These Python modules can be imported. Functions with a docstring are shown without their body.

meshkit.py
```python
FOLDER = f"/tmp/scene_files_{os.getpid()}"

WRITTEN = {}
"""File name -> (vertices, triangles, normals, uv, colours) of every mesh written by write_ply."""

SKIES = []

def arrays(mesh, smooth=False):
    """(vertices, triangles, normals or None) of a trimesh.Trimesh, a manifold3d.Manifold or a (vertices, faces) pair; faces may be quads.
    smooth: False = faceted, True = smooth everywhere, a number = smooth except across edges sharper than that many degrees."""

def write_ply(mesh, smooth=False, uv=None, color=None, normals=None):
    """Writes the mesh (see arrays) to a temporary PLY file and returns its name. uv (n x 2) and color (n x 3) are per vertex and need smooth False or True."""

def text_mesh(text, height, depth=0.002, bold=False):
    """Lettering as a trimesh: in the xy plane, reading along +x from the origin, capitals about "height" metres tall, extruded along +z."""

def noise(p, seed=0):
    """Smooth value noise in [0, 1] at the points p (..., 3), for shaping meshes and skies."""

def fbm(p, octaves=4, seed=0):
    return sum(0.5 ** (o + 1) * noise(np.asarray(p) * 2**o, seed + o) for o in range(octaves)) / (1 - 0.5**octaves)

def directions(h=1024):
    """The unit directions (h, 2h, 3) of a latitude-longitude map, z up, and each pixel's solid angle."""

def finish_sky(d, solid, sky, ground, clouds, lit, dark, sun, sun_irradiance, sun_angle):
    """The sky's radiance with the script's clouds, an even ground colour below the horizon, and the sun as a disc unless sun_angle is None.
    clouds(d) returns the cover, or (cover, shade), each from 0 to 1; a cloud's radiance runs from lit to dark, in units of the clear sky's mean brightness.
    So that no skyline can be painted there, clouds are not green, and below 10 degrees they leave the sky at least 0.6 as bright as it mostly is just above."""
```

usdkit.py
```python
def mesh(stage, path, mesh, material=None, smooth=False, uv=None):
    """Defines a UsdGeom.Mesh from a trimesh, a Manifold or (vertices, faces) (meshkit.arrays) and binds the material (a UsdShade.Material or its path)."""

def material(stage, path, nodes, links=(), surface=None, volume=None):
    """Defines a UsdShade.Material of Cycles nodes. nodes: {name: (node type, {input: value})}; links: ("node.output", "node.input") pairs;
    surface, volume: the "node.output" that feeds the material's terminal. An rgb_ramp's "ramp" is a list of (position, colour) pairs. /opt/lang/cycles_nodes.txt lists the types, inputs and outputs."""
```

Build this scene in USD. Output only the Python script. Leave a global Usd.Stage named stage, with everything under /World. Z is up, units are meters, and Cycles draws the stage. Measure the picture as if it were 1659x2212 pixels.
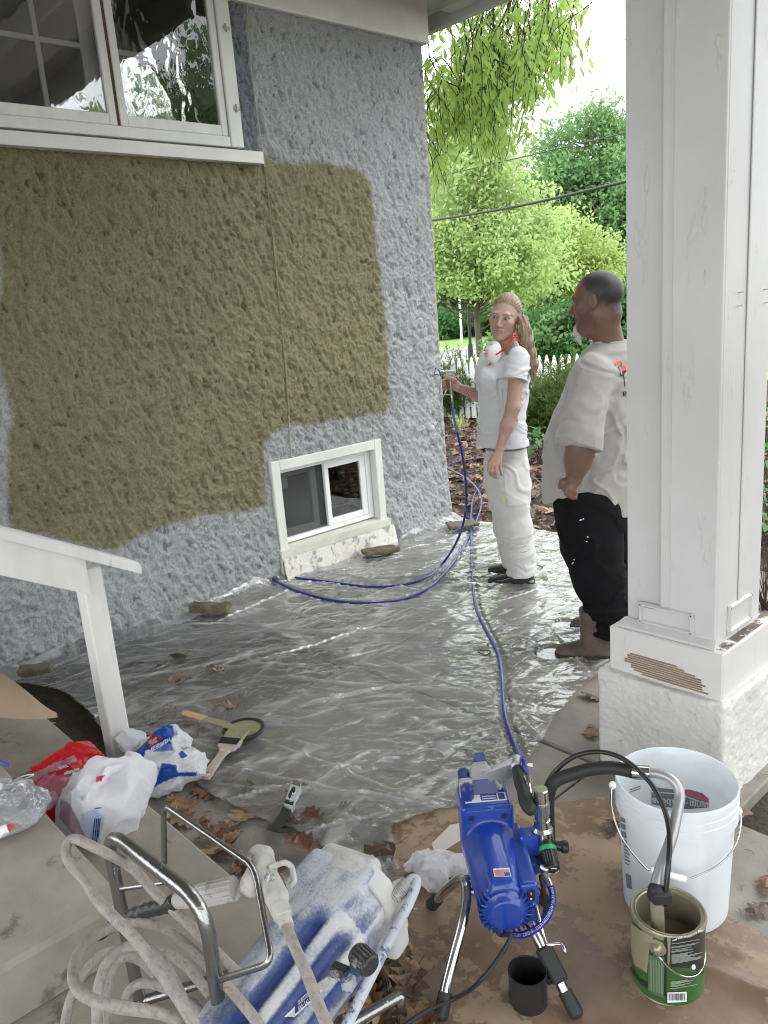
import math, random
import numpy as np
import trimesh, manifold3d
from scipy.interpolate import CubicSpline
from shapely.geometry import Polygon, LineString, Point
from shapely import affinity
import meshkit, usdkit
from pxr import Usd, UsdGeom, UsdLux, UsdShade, Sdf, Gf, Vt

stage = Usd.Stage.CreateInMemory()
UsdGeom.SetStageUpAxis(stage, UsdGeom.Tokens.z)
UsdGeom.SetStageMetersPerUnit(stage, 1.0)
UsdGeom.Xform.Define(stage, '/World')

# ------------------------------------------------------------------ camera
YAW, PITCH, ROLL, FPX, EYE = math.radians(48.421), math.radians(13.990), math.radians(-4.637), 1720.0, 1.58
fw = np.array([-math.sin(YAW) * math.cos(PITCH), math.cos(YAW) * math.cos(PITCH), -math.sin(PITCH)])
rt = np.array([math.cos(YAW), math.sin(YAW), 0.0])
up = np.cross(rt, fw)
CR = np.array([math.cos(ROLL) * rt + math.sin(ROLL) * up, -math.sin(ROLL) * rt + math.cos(ROLL) * up, -fw])
cam = UsdGeom.Camera.Define(stage, '/World/camera')
m4 = Gf.Matrix4d(1.0)
for i in range(3):
    m4.SetRow(i, Gf.Vec4d(*CR[i], 0.0))
m4.SetRow(3, Gf.Vec4d(0, 0, EYE, 1.0))
cam.AddTransformOp().Set(m4)
cam.CreateHorizontalApertureAttr(36.0)
cam.CreateFocalLengthAttr(36.0 * FPX / 1659.0)
cam.CreateClippingRangeAttr(Gf.Vec2f(0.05, 5000))
cam.CreateExposureAttr(0.66)

# ------------------------------------------------------------------ light: an overcast day
SUN_EL, SUN_AZ = math.radians(55), math.radians(60)      # azimuth as atan2(x, y) of the direction to the sun
usdkit.material(stage, '/World/Looks/overcast_sky', {
    'sky': ('sky_texture', {'sky_type': 'single_scattering', 'sun_disc': False, 'sun_elevation': SUN_EL, 'sun_rotation': SUN_AZ}),
    'tc': ('texture_coordinate', {}),
    'n': ('noise_texture', {'scale': 2.2, 'detail': 4.0, 'roughness': 0.5}),
    'r': ('rgb_ramp', {'ramp': [(0.0, (17.0, 17.6, 18.4)), (1.0, (24.0, 24.4, 24.8))]}),
    'mx': ('mix_color', {'fac': 0.88}),
    'bg': ('background_shader', {'strength': 0.10}),
}, [('tc.generated', 'n.vector'), ('n.fac', 'r.fac'), ('sky.color', 'mx.a'), ('r.color', 'mx.b'), ('mx.result', 'bg.color')], surface='bg.background')
dome = UsdLux.DomeLight.Define(stage, '/World/sky')
dome.GetPrim().SetCustomDataByKey('kind', 'structure')
UsdShade.MaterialBindingAPI.Apply(dome.GetPrim()).Bind(UsdShade.Material.Get(stage, '/World/Looks/overcast_sky'))
sun = UsdLux.DistantLight.Define(stage, '/World/sun')
sun.CreateNormalizeAttr(True); sun.CreateIntensityAttr(0.16); sun.CreateAngleAttr(25.0); sun.CreateColorAttr(Gf.Vec3f(1.0, 0.97, 0.93))
sd = np.array([math.sin(SUN_AZ) * math.cos(SUN_EL), math.cos(SUN_AZ) * math.cos(SUN_EL), math.sin(SUN_EL)])
zx = sd; xx = np.cross([0, 0, 1.0], zx); xx /= np.linalg.norm(xx); yx = np.cross(zx, xx)
ms = Gf.Matrix4d(1.0)
for i, a in enumerate((xx, yx, zx)):
    ms.SetRow(i, Gf.Vec4d(*a, 0.0))
sun.AddTransformOp().Set(ms)

# ------------------------------------------------------------------ survey: where the lines of sight of the survey photo meet the ground, a wall, a plane
def ray(u, v):
    return CR.T @ np.array([(u - 829.5) / FPX, (1106 - v) / FPX, -1.0])
EYEP = np.array([0, 0, EYE])
def G(u, v, z=0.0):
    d = ray(u, v); return EYEP + d * ((z - EYE) / d[2])
def onX(u, v, x):
    d = ray(u, v); return EYEP + d * (x / d[0])
def onY(u, v, y):
    d = ray(u, v); return EYEP + d * (y / d[1])
ER = np.array([math.cos(YAW), math.sin(YAW), 0.0])          # horizontal, across the view
ET = np.array([math.sin(YAW), -math.cos(YAW), 0.0])          # horizontal, towards the viewer
def onP(u, v, base, t=0.0):
    """on the upright plane through base that faces the viewer, t metres nearer"""
    d = ray(u, v); return EYEP + d * (((np.asarray(base) - EYEP) @ ET + t) / (d @ ET))

# ------------------------------------------------------------------ prims
_used = {}
def numbered(parent, name):
    k = _used.get((parent, name), 0); _used[(parent, name)] = k + 1
    return f'{parent}/{name}' + (f'_{k:03d}' if k else '')
_origin = {}
def tag(prim, label=None, cat=None, group=None, kind=None):
    prim = prim.GetPrim() if hasattr(prim, 'GetPrim') else prim
    for k, t in (('label', label), ('category', cat), ('group', group), ('kind', kind)):
        if t: prim.SetCustomDataByKey(k, t)
    return prim
def thing(name, label=None, cat=None, loc=(0, 0, 0), group=None, kind=None):
    p = numbered('/World', name); x = UsdGeom.Xform.Define(stage, p)
    x.AddTranslateOp().Set(Gf.Vec3d(*map(float, loc))); _origin[p] = np.array(loc, float)
    return tag(x, label, cat, group, kind)
def obj(name, mesh, mat, parent=None, smooth=False, label=None, kind=None, prim=None, uv=None):
    """one Mesh prim; vertices given in world space"""
    pp = str(parent.GetPath()) if parent is not None else '/World'
    path = numbered(pp, name); root = '/' + '/'.join(path.split('/')[1:3])
    v, f, n = meshkit.arrays(mesh, smooth)
    off = _origin.get(root, np.zeros(3))
    m = UsdGeom.Mesh.Define(stage, path)
    m.CreatePointsAttr(Vt.Vec3fArray.FromNumpy((v - off).astype(np.float32)))
    m.CreateFaceVertexCountsAttr(Vt.IntArray.FromNumpy(np.full(len(f), 3, np.int32)))
    m.CreateFaceVertexIndicesAttr(Vt.IntArray.FromNumpy(np.ascontiguousarray(f, np.int32).ravel()))
    m.CreateSubdivisionSchemeAttr('none')
    if n is not None:
        m.CreateNormalsAttr(Vt.Vec3fArray.FromNumpy(n.astype(np.float32))); m.SetNormalsInterpolation('vertex')
    if prim:
        for k, a in prim.items():
            a = np.asarray(a, np.float32)
            if a.ndim == 1:
                UsdGeom.PrimvarsAPI(m).CreatePrimvar(k, Sdf.ValueTypeNames.FloatArray, 'vertex').Set(Vt.FloatArray.FromNumpy(a))
            else:
                UsdGeom.PrimvarsAPI(m).CreatePrimvar(k, Sdf.ValueTypeNames.Color3fArray, 'vertex').Set(Vt.Vec3fArray.FromNumpy(a))
    if mat is not None:
        UsdShade.MaterialBindingAPI.Apply(m.GetPrim()).Bind(LOOK[mat] if isinstance(mat, str) else mat)
    if label: m.GetPrim().SetCustomDataByKey('label', label)
    if kind: m.GetPrim().SetCustomDataByKey('kind', kind)
    return m.GetPrim()
def proto(name, mesh, mat, smooth=False, prim=None):
    """a class prim holding one mesh, for things of which there are many"""
    path = f'/World/Looks/{name}'
    c = stage.CreateClassPrim(path)
    UsdGeom.Xform.Define(stage, path); c.SetSpecifier(Sdf.SpecifierClass)
    return c
def place(src_path, name, label, cat, group, mat4):
    p = numbered('/World', name); x = UsdGeom.Xform.Define(stage, p)
    x.AddTransformOp().Set(Gf.Matrix4d(*np.asarray(mat4, float).T.ravel().tolist()))
    x.GetPrim().GetReferences().AddInternalReference(Sdf.Path(src_path)); x.GetPrim().SetInstanceable(True)
    return tag(x, label, cat, group)

# ------------------------------------------------------------------ mesh helpers
def cat(*ms):
    ms = [m for m in ms if m is not None]
    return trimesh.util.concatenate(ms)
def box(lo, hi, b=0.0):
    lo, hi = np.minimum(lo, hi).astype(float), np.maximum(lo, hi).astype(float)
    if b <= 0:
        m = trimesh.creation.box(hi - lo); m.apply_translation((lo + hi) / 2); return m
    pts = []
    for s in np.ndindex(2, 2, 2):
        c = np.where(s, hi, lo); sg = np.where(s, -1, 1)
        for k in range(3):
            q = c + sg * b; q[k] = c[k]; pts.append(q)
    return trimesh.convex.convex_hull(np.array(pts))
def hull(pts): return trimesh.convex.convex_hull(np.asarray(pts, float))
def frames(P):
    P = np.asarray(P, float); T = np.gradient(P, axis=0); T /= np.maximum(np.linalg.norm(T, axis=1, keepdims=True), 1e-12)
    n = np.cross(T[0], [0, 0, 1.0]);
    if np.linalg.norm(n) < 1e-3: n = np.cross(T[0], [1.0, 0, 0])
    n /= np.linalg.norm(n); N = [n]
    for i in range(1, len(P)):
        n = N[-1] - T[i] * (N[-1] @ T[i]); n /= max(np.linalg.norm(n), 1e-9); N.append(n)
    N = np.array(N); return T, N, np.cross(T, N)
def tube(P, r, n=10, caps=True):
    P = np.asarray(P, float); T, N, B = frames(P); r = np.broadcast_to(np.asarray(r, float), len(P))
    a = np.linspace(0, 2 * np.pi, n, endpoint=False)
    V = (P[:, None] + r[:, None, None] * (np.cos(a)[None, :, None] * N[:, None] + np.sin(a)[None, :, None] * B[:, None])).reshape(-1, 3)
    i = np.arange(len(P) - 1)[:, None] * n; j = np.arange(n)[None]; k = (j + 1) % n
    F = np.concatenate([np.stack([i + j, i + k, i + n + k], -1).reshape(-1, 3), np.stack([i + j, i + n + k, i + n + j], -1).reshape(-1, 3)])
    if caps:
        V = np.vstack([V, P[0], P[-1]]); c0, c1 = len(V) - 2, len(V) - 1; e = (len(P) - 1) * n; jj = np.arange(n); kk = (jj + 1) % n
        F = np.vstack([F, np.stack([np.full(n, c0), kk, jj], 1), np.stack([np.full(n, c1), e + jj, e + kk], 1)])
    m = trimesh.Trimesh(V, F, process=False)
    if m.volume < 0: m.invert()
    return m
def spl(pts, n=60, closed=False):
    pts = np.asarray(pts, float); t = np.r_[0, np.cumsum(np.linalg.norm(np.diff(pts, axis=0), axis=1) ** 0.5)]
    return CubicSpline(t, pts)(np.linspace(0, t[-1], n))
def cyl(a, b, r, n=20, r2=None, bevel=0.0):
    a, b = np.asarray(a, float), np.asarray(b, float); r2 = r if r2 is None else r2
    if bevel > 0:
        L = np.linalg.norm(b - a); d = (b - a) / L; e = min(bevel, L * .4)
        return tube([a, a + d * 1e-5, a + d * e, b - d * e, b - d * 1e-5, b], [max(r - e, 1e-4), max(r - e, 1e-4), r, r2, max(r2 - e, 1e-4), max(r2 - e, 1e-4)], n)
    return tube([a, b], [r, r2], n)
def lathe(prof, c=(0, 0, 0), n=48, axis=(0, 0, 1)):
    """prof: (radius, height) pairs"""
    prof = np.asarray(prof, float); a = np.linspace(0, 2 * np.pi, n, endpoint=False); k = len(prof)
    V = np.stack([prof[:, 0][:, None] * np.cos(a), prof[:, 0][:, None] * np.sin(a), np.repeat(prof[:, 1][:, None], n, 1)], -1).reshape(-1, 3)
    i = np.arange(k - 1)[:, None] * n; j = np.arange(n)[None]; kk = (j + 1) % n
    F = np.concatenate([np.stack([i + j, i + kk, i + n + kk], -1).reshape(-1, 3), np.stack([i + j, i + n + kk, i + n + j], -1).reshape(-1, 3)])
    z = np.asarray(axis, float) / np.linalg.norm(axis)
    V = V @ basis(z) + np.asarray(c, float)
    return trimesh.Trimesh(V, F, process=False)
def basis(z, x=None):
    """rows: x, y, z axes with the given z"""
    z = np.asarray(z, float) / np.linalg.norm(z)
    x = np.asarray(x if x is not None else ([1.0, 0, 0] if abs(z[0]) < .9 else [0, 1.0, 0]), float)
    x = x - z * (x @ z); x /= np.linalg.norm(x)
    return np.array([x, np.cross(z, x), z])
def xf(m, R=None, t=(0, 0, 0), s=1.0):
    """local (rows of R are the local axes) to world"""
    m = m.copy(); V = np.asarray(m.vertices) * s
    if R is not None: V = V @ np.asarray(R)
    m.vertices = V + np.asarray(t, float); return m
def extrude(poly, h, R=None, t=(0, 0, 0)):
    gs = getattr(poly, 'geoms', [poly])
    m = cat(*[trimesh.creation.extrude_polygon(g, h, engine='earcut') for g in gs if g.area > 1e-9])
    return xf(m, R, t)
def grid(nu, nv):
    i, j = np.meshgrid(np.arange(nu - 1), np.arange(nv - 1), indexing='ij'); a = (i * nv + j).ravel()
    return np.vstack([np.stack([a, a + nv, a + nv + 1], 1), np.stack([a, a + nv + 1, a + 1], 1)])
def sheet(X):
    """mesh from a (nu, nv, 3) array"""
    return trimesh.Trimesh(X.reshape(-1, 3), grid(X.shape[0], X.shape[1]), process=False)
def ico(c, r, sub=2, s=(1, 1, 1)):
    m = trimesh.creation.icosphere(sub, 1.0); m.vertices = m.vertices * np.asarray(s) * r + np.asarray(c); return m
def text3(s, h, R, t, depth=0.0008, bold=False, width=None):
    m = meshkit.text_mesh(s, h, depth, bold)
    if width: m.vertices[:, 0] *= width / (m.vertices[:, 0].max() - m.vertices[:, 0].min())
    m.vertices -= [m.vertices[:, 0].min(), 0, 0]
    return xf(m, R, t)

# ------------------------------------------------------------------ organic shapes: a distance field turned into one continuous skin
def smin(a, b, k):
    h = np.clip(0.5 + 0.5 * (b - a) / k, 0, 1); return b + (a - b) * h - k * h * (1 - h)
def smax(a, b, k): return -smin(-a, -b, k)
def s_cone(p, a, b, ra, rb, flat=None):
    a, b = np.asarray(a, float), np.asarray(b, float); d = b - a; q = p - a
    t = np.clip((q @ d) / (d @ d), 0, 1); w = q - t[:, None] * d
    if flat is not None:          # (axis, factor): flattened across an axis
        ax, k = np.asarray(flat[0], float), flat[1]; w = w + ax * ((w @ ax) * (k - 1))[:, None]
    return np.sqrt((w * w).sum(1)) - (ra + (rb - ra) * t)
def s_chain(p, pts, rs, k=0.01, flat=None):
    d = None
    for i in range(len(pts) - 1):
        e = s_cone(p, pts[i], pts[i + 1], rs[i], rs[i + 1], flat); d = e if d is None else smin(d, e, k)
    return d
def s_ell(p, c, r, R=None):
    q = p - np.asarray(c, float)
    if R is not None: q = q @ np.asarray(R).T
    r = np.asarray(r, float); k0 = np.sqrt(((q / r) ** 2).sum(1)); k1 = np.sqrt(((q / r ** 2) ** 2).sum(1)) + 1e-9
    return k0 * (k0 - 1) / k1
def s_box(p, c, h, r=0.0, R=None):
    q = p - np.asarray(c, float)
    if R is not None: q = q @ np.asarray(R).T
    q = np.abs(q) - (np.asarray(h, float) - r)
    return np.sqrt((np.maximum(q, 0) ** 2).sum(1)) + np.minimum(q.max(1), 0) - r
def skin(f, lo, hi, h, smooth_iter=0):
    lo, hi = np.asarray(lo, float), np.asarray(hi, float); C = 4
    nb = np.ceil((hi - lo) / (h * C)).astype(int); n = nb * C + 1
    H = h * C
    cc = np.stack(np.meshgrid(*[lo[k] + (np.arange(nb[k]) + .5) * H for k in range(3)], indexing='ij'), -1).reshape(-1, 3)
    dc = f(cc); act = np.abs(dc) < H * 1.35
    D = np.ones(n, np.float32); sgn = np.where(dc < 0, -1.0, 1.0).reshape(nb)
    D[:-1, :-1, :-1] = np.repeat(np.repeat(np.repeat(sgn, C, 0), C, 1), C, 2)
    bi = np.argwhere(act.reshape(nb)); o = np.stack(np.meshgrid(*[np.arange(C + 1)] * 3, indexing='ij'), -1).reshape(-1, 3)
    I = (bi[:, None] * C + o[None]).reshape(-1, 3); flat = np.unique(np.ravel_multi_index(I.T, n))
    I = np.stack(np.unravel_index(flat, n), 1); D.ravel()[flat] = f(lo + I * h)
    s = D < 0
    cnt = np.zeros(n - 1, np.int8)
    for dx, dy, dz in np.ndindex(2, 2, 2):
        cnt += s[dx:n[0] - 1 + dx, dy:n[1] - 1 + dy, dz:n[2] - 1 + dz]
    cells = np.argwhere((cnt > 0) & (cnt < 8)); ids = np.full(n - 1, -1, np.int32); ids[tuple(cells.T)] = np.arange(len(cells))
    acc = np.zeros((len(cells), 3)); num = np.zeros(len(cells))
    cor = list(np.ndindex(2, 2, 2))
    for a in cor:
        for k in range(3):
            if a[k]: continue
            b = list(a); b[k] = 1
            da = D[tuple((cells + a).T)]; db = D[tuple((cells + b).T)]; x = (da < 0) != (db < 0)
            t = np.clip(da / np.where(np.abs(da - db) < 1e-12, 1, da - db), 0, 1); q = np.broadcast_to(np.array(a, float), (len(cells), 3)).copy(); q[:, k] += t
            acc[x] += q[x]; num[x] += 1
    V = lo + (cells + acc / num[:, None]) * h
    Fs = []
    for k in range(3):
        sl0 = [slice(None)] * 3; sl1 = [slice(None)] * 3; sl0[k] = slice(0, -1); sl1[k] = slice(1, None)
        a, b = s[tuple(sl0)], s[tuple(sl1)]; e = np.argwhere(a != b); u, v = (k + 1) % 3, (k + 2) % 3
        e = e[(e[:, u] > 0) & (e[:, v] > 0) & (e[:, u] < n[u] - 1) & (e[:, v] < n[v] - 1)]
        inside = a[tuple(e.T)]
        def c(du, dv):
            q = e.copy(); q[:, u] += du; q[:, v] += dv; return ids[tuple(q.T)]
        q = np.stack([c(-1, -1), c(0, -1), c(0, 0), c(-1, 0)], 1); q[~inside] = q[~inside][:, ::-1]
        Fs.append(q)
    Q = np.vstack(Fs); Q = Q[(Q >= 0).all(1)]
    m = trimesh.Trimesh(V, np.vstack([Q[:, [0, 1, 2]], Q[:, [0, 2, 3]]]), process=False)
    if smooth_iter: trimesh.smoothing.filter_taubin(m, iterations=smooth_iter)
    return m
def nz(p, s, seed=0, oct=3): return meshkit.fbm(np.asarray(p) * s, oct, seed) - 0.5
def sstep(x, a, b):
    t = np.clip((x - a) / (b - a), 0, 1); return t * t * (3 - 2 * t)

# ------------------------------------------------------------------ materials
LOOK = {}
def mat(name, col, rough=0.5, metal=0.0, var=0.0, scale=8.0, col2=None, bump=0.0, bscale=60.0, bdist=0.01, coat=0.0, spec=0.5, trans=0.0, detail=4.0,
        space='pos', sheen=0.0, subs=0.0, stretch=None, attr=None, rvar=0.0, spots=None, thin=None):
    """principled look with two-tone noise, bump and (optionally) specks of another colour; attr: colour from a mesh primvar"""
    col = np.array(col, float); c2 = np.array(col2, float) if col2 is not None else col * (1 - var)
    nodes = {'p': ('principled_bsdf', {'roughness': rough, 'metallic': metal, 'coat_weight': coat, 'specular_ior_level': spec, 'transmission_weight': trans, 'sheen_weight': sheen, 'subsurface_weight': subs, 'subsurface_scale': 0.01})}
    links = []
    src = 'g.position' if space == 'pos' else 'tc.object'
    nodes['g'] = ('geometry', {}) if space == 'pos' else None
    if space != 'pos': nodes.pop('g'); nodes['tc'] = ('texture_coordinate', {})
    if stretch is not None:
        nodes['mp'] = ('mapping', {'scale': stretch}); links.append((src, 'mp.vector')); src = 'mp.vector'
    out = None
    if attr:
        nodes['at'] = ('attribute', {'attribute': attr}); out = 'at.color'
        if var > 0:
            nodes['n'] = ('noise_texture', {'scale': scale, 'detail': detail, 'roughness': .6}); links.append((src, 'n.vector'))
            nodes['r'] = ('rgb_ramp', {'ramp': [(0.3, (1 - var,) * 3), (0.7, (1.0,) * 3)]}); links.append(('n.fac', 'r.fac'))
            nodes['ml'] = ('mix_color', {'blend_type': 'multiply', 'fac': 1.0}); links += [(out, 'ml.a'), ('r.color', 'ml.b')]; out = 'ml.result'
    elif var > 0 or col2 is not None:
        nodes['n'] = ('noise_texture', {'scale': scale, 'detail': detail, 'roughness': .6}); links.append((src, 'n.vector'))
        nodes['r'] = ('rgb_ramp', {'ramp': [(0.32, tuple(c2)), (0.68, tuple(col))]}); links.append(('n.fac', 'r.fac')); out = 'r.color'
    if spots:
        sc, thr, scol = spots
        nodes['n3'] = ('noise_texture', {'scale': sc, 'detail': 5.0, 'roughness': .65}); links.append((src, 'n3.vector'))
        nodes['r3'] = ('rgb_ramp', {'ramp': [(thr - .03, (0, 0, 0)), (thr + .05, (1, 1, 1))]}); links.append(('n3.fac', 'r3.fac'))
        nodes['m3'] = ('mix_color', {'a': tuple(col), 'b': scol}); links += [('r3.color', 'm3.fac')]
        if out: links.append((out, 'm3.a'))
        out = 'm3.result'
    if out: links.append((out, 'p.base_color'))
    else: nodes['p'][1]['base_color'] = tuple(col)
    if rvar > 0:
        nodes['nr'] = ('noise_texture', {'scale': scale * 1.7, 'detail': 4.0}); links.append((src, 'nr.vector'))
        nodes['mr'] = ('map_range', {'from_min': .3, 'from_max': .7, 'to_min': max(rough - rvar, .02), 'to_max': min(rough + rvar, 1)}); links += [('nr.fac', 'mr.value'), ('mr.result', 'p.roughness')]
    if bump > 0:
        nodes['n2'] = ('noise_texture', {'scale': bscale, 'detail': 5.0, 'roughness': .6}); links.append((src, 'n2.vector'))
        nodes['b'] = ('bump', {'strength': bump, 'distance': bdist}); links += [('n2.fac', 'b.height'), ('b.normal', 'p.normal')]
    LOOK[name] = usdkit.material(stage, f'/World/Looks/{name}', nodes, links, surface='p.BSDF')
    return LOOK[name]
def graph(name, nodes, links, surface):
    LOOK[name] = usdkit.material(stage, f'/World/Looks/{name}', nodes, links, surface=surface); return LOOK[name]
rng = np.random.default_rng(7)
# ================================================================== looks of the setting
mat('stucco_paint', (.5, .5, .5), .82, attr='col', var=.46, scale=150, bump=1.0, bscale=240, bdist=.008, detail=5.0, spec=.25)
mat('white_trim', (.66, .67, .62), .42, var=.10, scale=14, bump=.12, bscale=90, bdist=.003, stretch=(1, 1, .25))
mat('white_board', (.67, .67, .62), .5, var=.12, scale=5, bump=.15, bscale=45, bdist=.004, spots=(22, .70, (.33, .30, .25)))
mat('vinyl_white', (.80, .81, .80), .3, var=.04)
mat('dark_gap', (.03, .03, .03), .7)
mat('room_dark', (.045, .045, .045), .9, var=.3, scale=2)
mat('peeling_paint', (.66, .65, .58), .7, var=.12, scale=9, bump=.5, bscale=50, bdist=.006, spots=(17, .56, (.30, .29, .26)))
mat('ceiling_paint', (.50, .51, .50), .6, var=.15, scale=3)
mat('fascia_paint', (.55, .56, .54), .5, var=.1, scale=6)
mat('concrete', (.285, .262, .222), .70, var=.38, scale=4, bump=.5, bscale=120, bdist=.004, rvar=.12, spots=(9, .66, (.11, .10, .085)))
mat('step_concrete', (.33, .30, .245), .85, var=.22, scale=7, bump=.5, bscale=150, bdist=.004, spots=(6.5, .655, (.13, .12, .10)))
mat('aggregate', (.22, .195, .13), .75, var=.55, scale=70, detail=6, bump=.7, bscale=110, bdist=.008, rvar=.2)
mat('soil', (.075, .055, .038), .95, var=.5, scale=18, bump=.9, bscale=70, bdist=.02)
mat('lawn_grass', (.26, .42, .11), .9, var=.35, scale=3, bump=.6, bscale=40, bdist=.05)
mat('asphalt', (.30, .295, .29), .6, var=.15, scale=3, rvar=.2)
mat('kerb_concrete', (.42, .41, .39), .8, var=.15)
mat('metal_hinge', (.42, .41, .36), .5, metal=.5, var=.3, scale=60)
mat('window_note', (.30, .30, .29), .8)
def pane_look(name, wav, strength, tint=(1, 1, 1)):
    graph(name, {'g': ('geometry', {}), 'mp': ('mapping', {'scale': (1, 1, .55)}), 'n': ('noise_texture', {'scale': wav, 'detail': 2.0, 'distortion': .6}), 'b': ('bump', {'strength': strength, 'distance': .01}),
                 'f': ('fresnel', {'IOR': 1.85}), 't': ('transparent_bsdf', {'color': tint}), 'gl': ('glossy_bsdf', {'color': (1, 1, 1), 'roughness': 0.0}), 'm': ('mix_closure', {})},
          [('g.position', 'mp.vector'), ('mp.vector', 'n.vector'), ('n.fac', 'b.height'), ('b.normal', 'gl.normal'), ('f.fac', 'm.fac'), ('t.BSDF', 'm.closure1'), ('gl.BSDF', 'm.closure2')], 'm.closure')
pane_look('old_glass', 9, .085)
pane_look('new_glass', 2, .01, (.55, .56, .56))

# ================================================================== ground, road, lawn
WX = -4.045                       # face of the house wall
def flat(lo, hi, z, n=2):
    X = np.stack(np.meshgrid(np.linspace(lo[0], hi[0], n), np.linspace(lo[1], hi[1], n), indexing='ij') + [np.full((n, n), z)], -1); return sheet(X)
gx = np.concatenate([np.linspace(-140, -13, 20), np.linspace(-12, 6, 130), np.linspace(7, 100, 14)])
gy = np.concatenate([np.linspace(-60, -4, 8), np.linspace(-3, 14, 130), np.linspace(15, 160, 22)])
X, Y = np.meshgrid(gx, gy, indexing='ij')
near = np.exp(-((np.maximum(0, np.hypot(X + 4, Y - 6) - 7)) / 3) ** 2)
Z = -0.035 + near * (.045 * nz(np.stack([X, Y, X * 0], -1), 2.2, 3)) * sstep(Y, 4.4, 5.0) - .012
obj('ground', sheet(np.stack([X, Y, Z], -1)), 'soil', smooth=True, kind='structure')
def strip(name, d0, d1, z, m, half=110, zlift=0.0):
    pts = []
    for d in (d0, d1):
        for s in (-half, half): pts.append(-ET * d + ER * s + np.array([0, 0, z]))
    p = np.array(pts)
    return obj(name, trimesh.Trimesh(p, [[0, 1, 3], [0, 3, 2]], process=False), m, kind='structure')
strip('verge', 13.5, 21.8, -.030, 'lawn_grass')
strip('road', 21.8, 30.4, -.026, 'asphalt')
strip('lawn', 30.7, 120, .05, 'lawn_grass')
kb = []
for s in range(-40, 40): kb.append(xf(box((-1.35, -.12, -.1), (1.35, .12, .07), .015), basis([0, 0, 1], ER), -ET * 30.55 + ER * (s * 2.72 + .9)))
obj('kerb', cat(*kb), 'kerb_concrete', kind='structure')

# patio slabs, each cast on its own
patio = thing('patio', kind='structure')
xe, ye = [-4.05, -2.72, -1.40, -.06, 1.28, 2.62], [-2.4, -.9, .62, 2.143, 3.30, 4.40]
for i in range(len(xe) - 1):
    for j in range(len(ye) - 1):
        x0, x1, y0, y1 = xe[i], xe[i + 1], ye[j], ye[j + 1]
        if i == 0 and j == 2: continue                          # the bare bed beside the steps
        if i == 0 and j == 1: y1 = .6
        if j >= 4 and x0 > -1.5: continue
        if j == 3:
            if x0 > -.5: continue
            if x0 > -1.5: x1 = -.93
        dz = rng.uniform(-.003, .003)
        obj('slab', box((x0 + .005, y0 + .005, -.12), (x1 - .005, y1 - .005, dz), .006), 'aggregate' if (x0 > -.5) else 'concrete', patio)
for i in range(4):
    for j in range(4): obj('slab', box((-4.0 + 2.0 * i + .005, -2.41 - 1.6 * (j + 1) + .005, -.12), (-4.0 + 2.0 * (i + 1) - .005, -2.41 - 1.6 * j - .005, -.002), .006), 'concrete', patio)
obj('slab', box((-.055, 2.15, -.12), (1.6, 4.2, -.004), .006), 'soil', patio)

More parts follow.
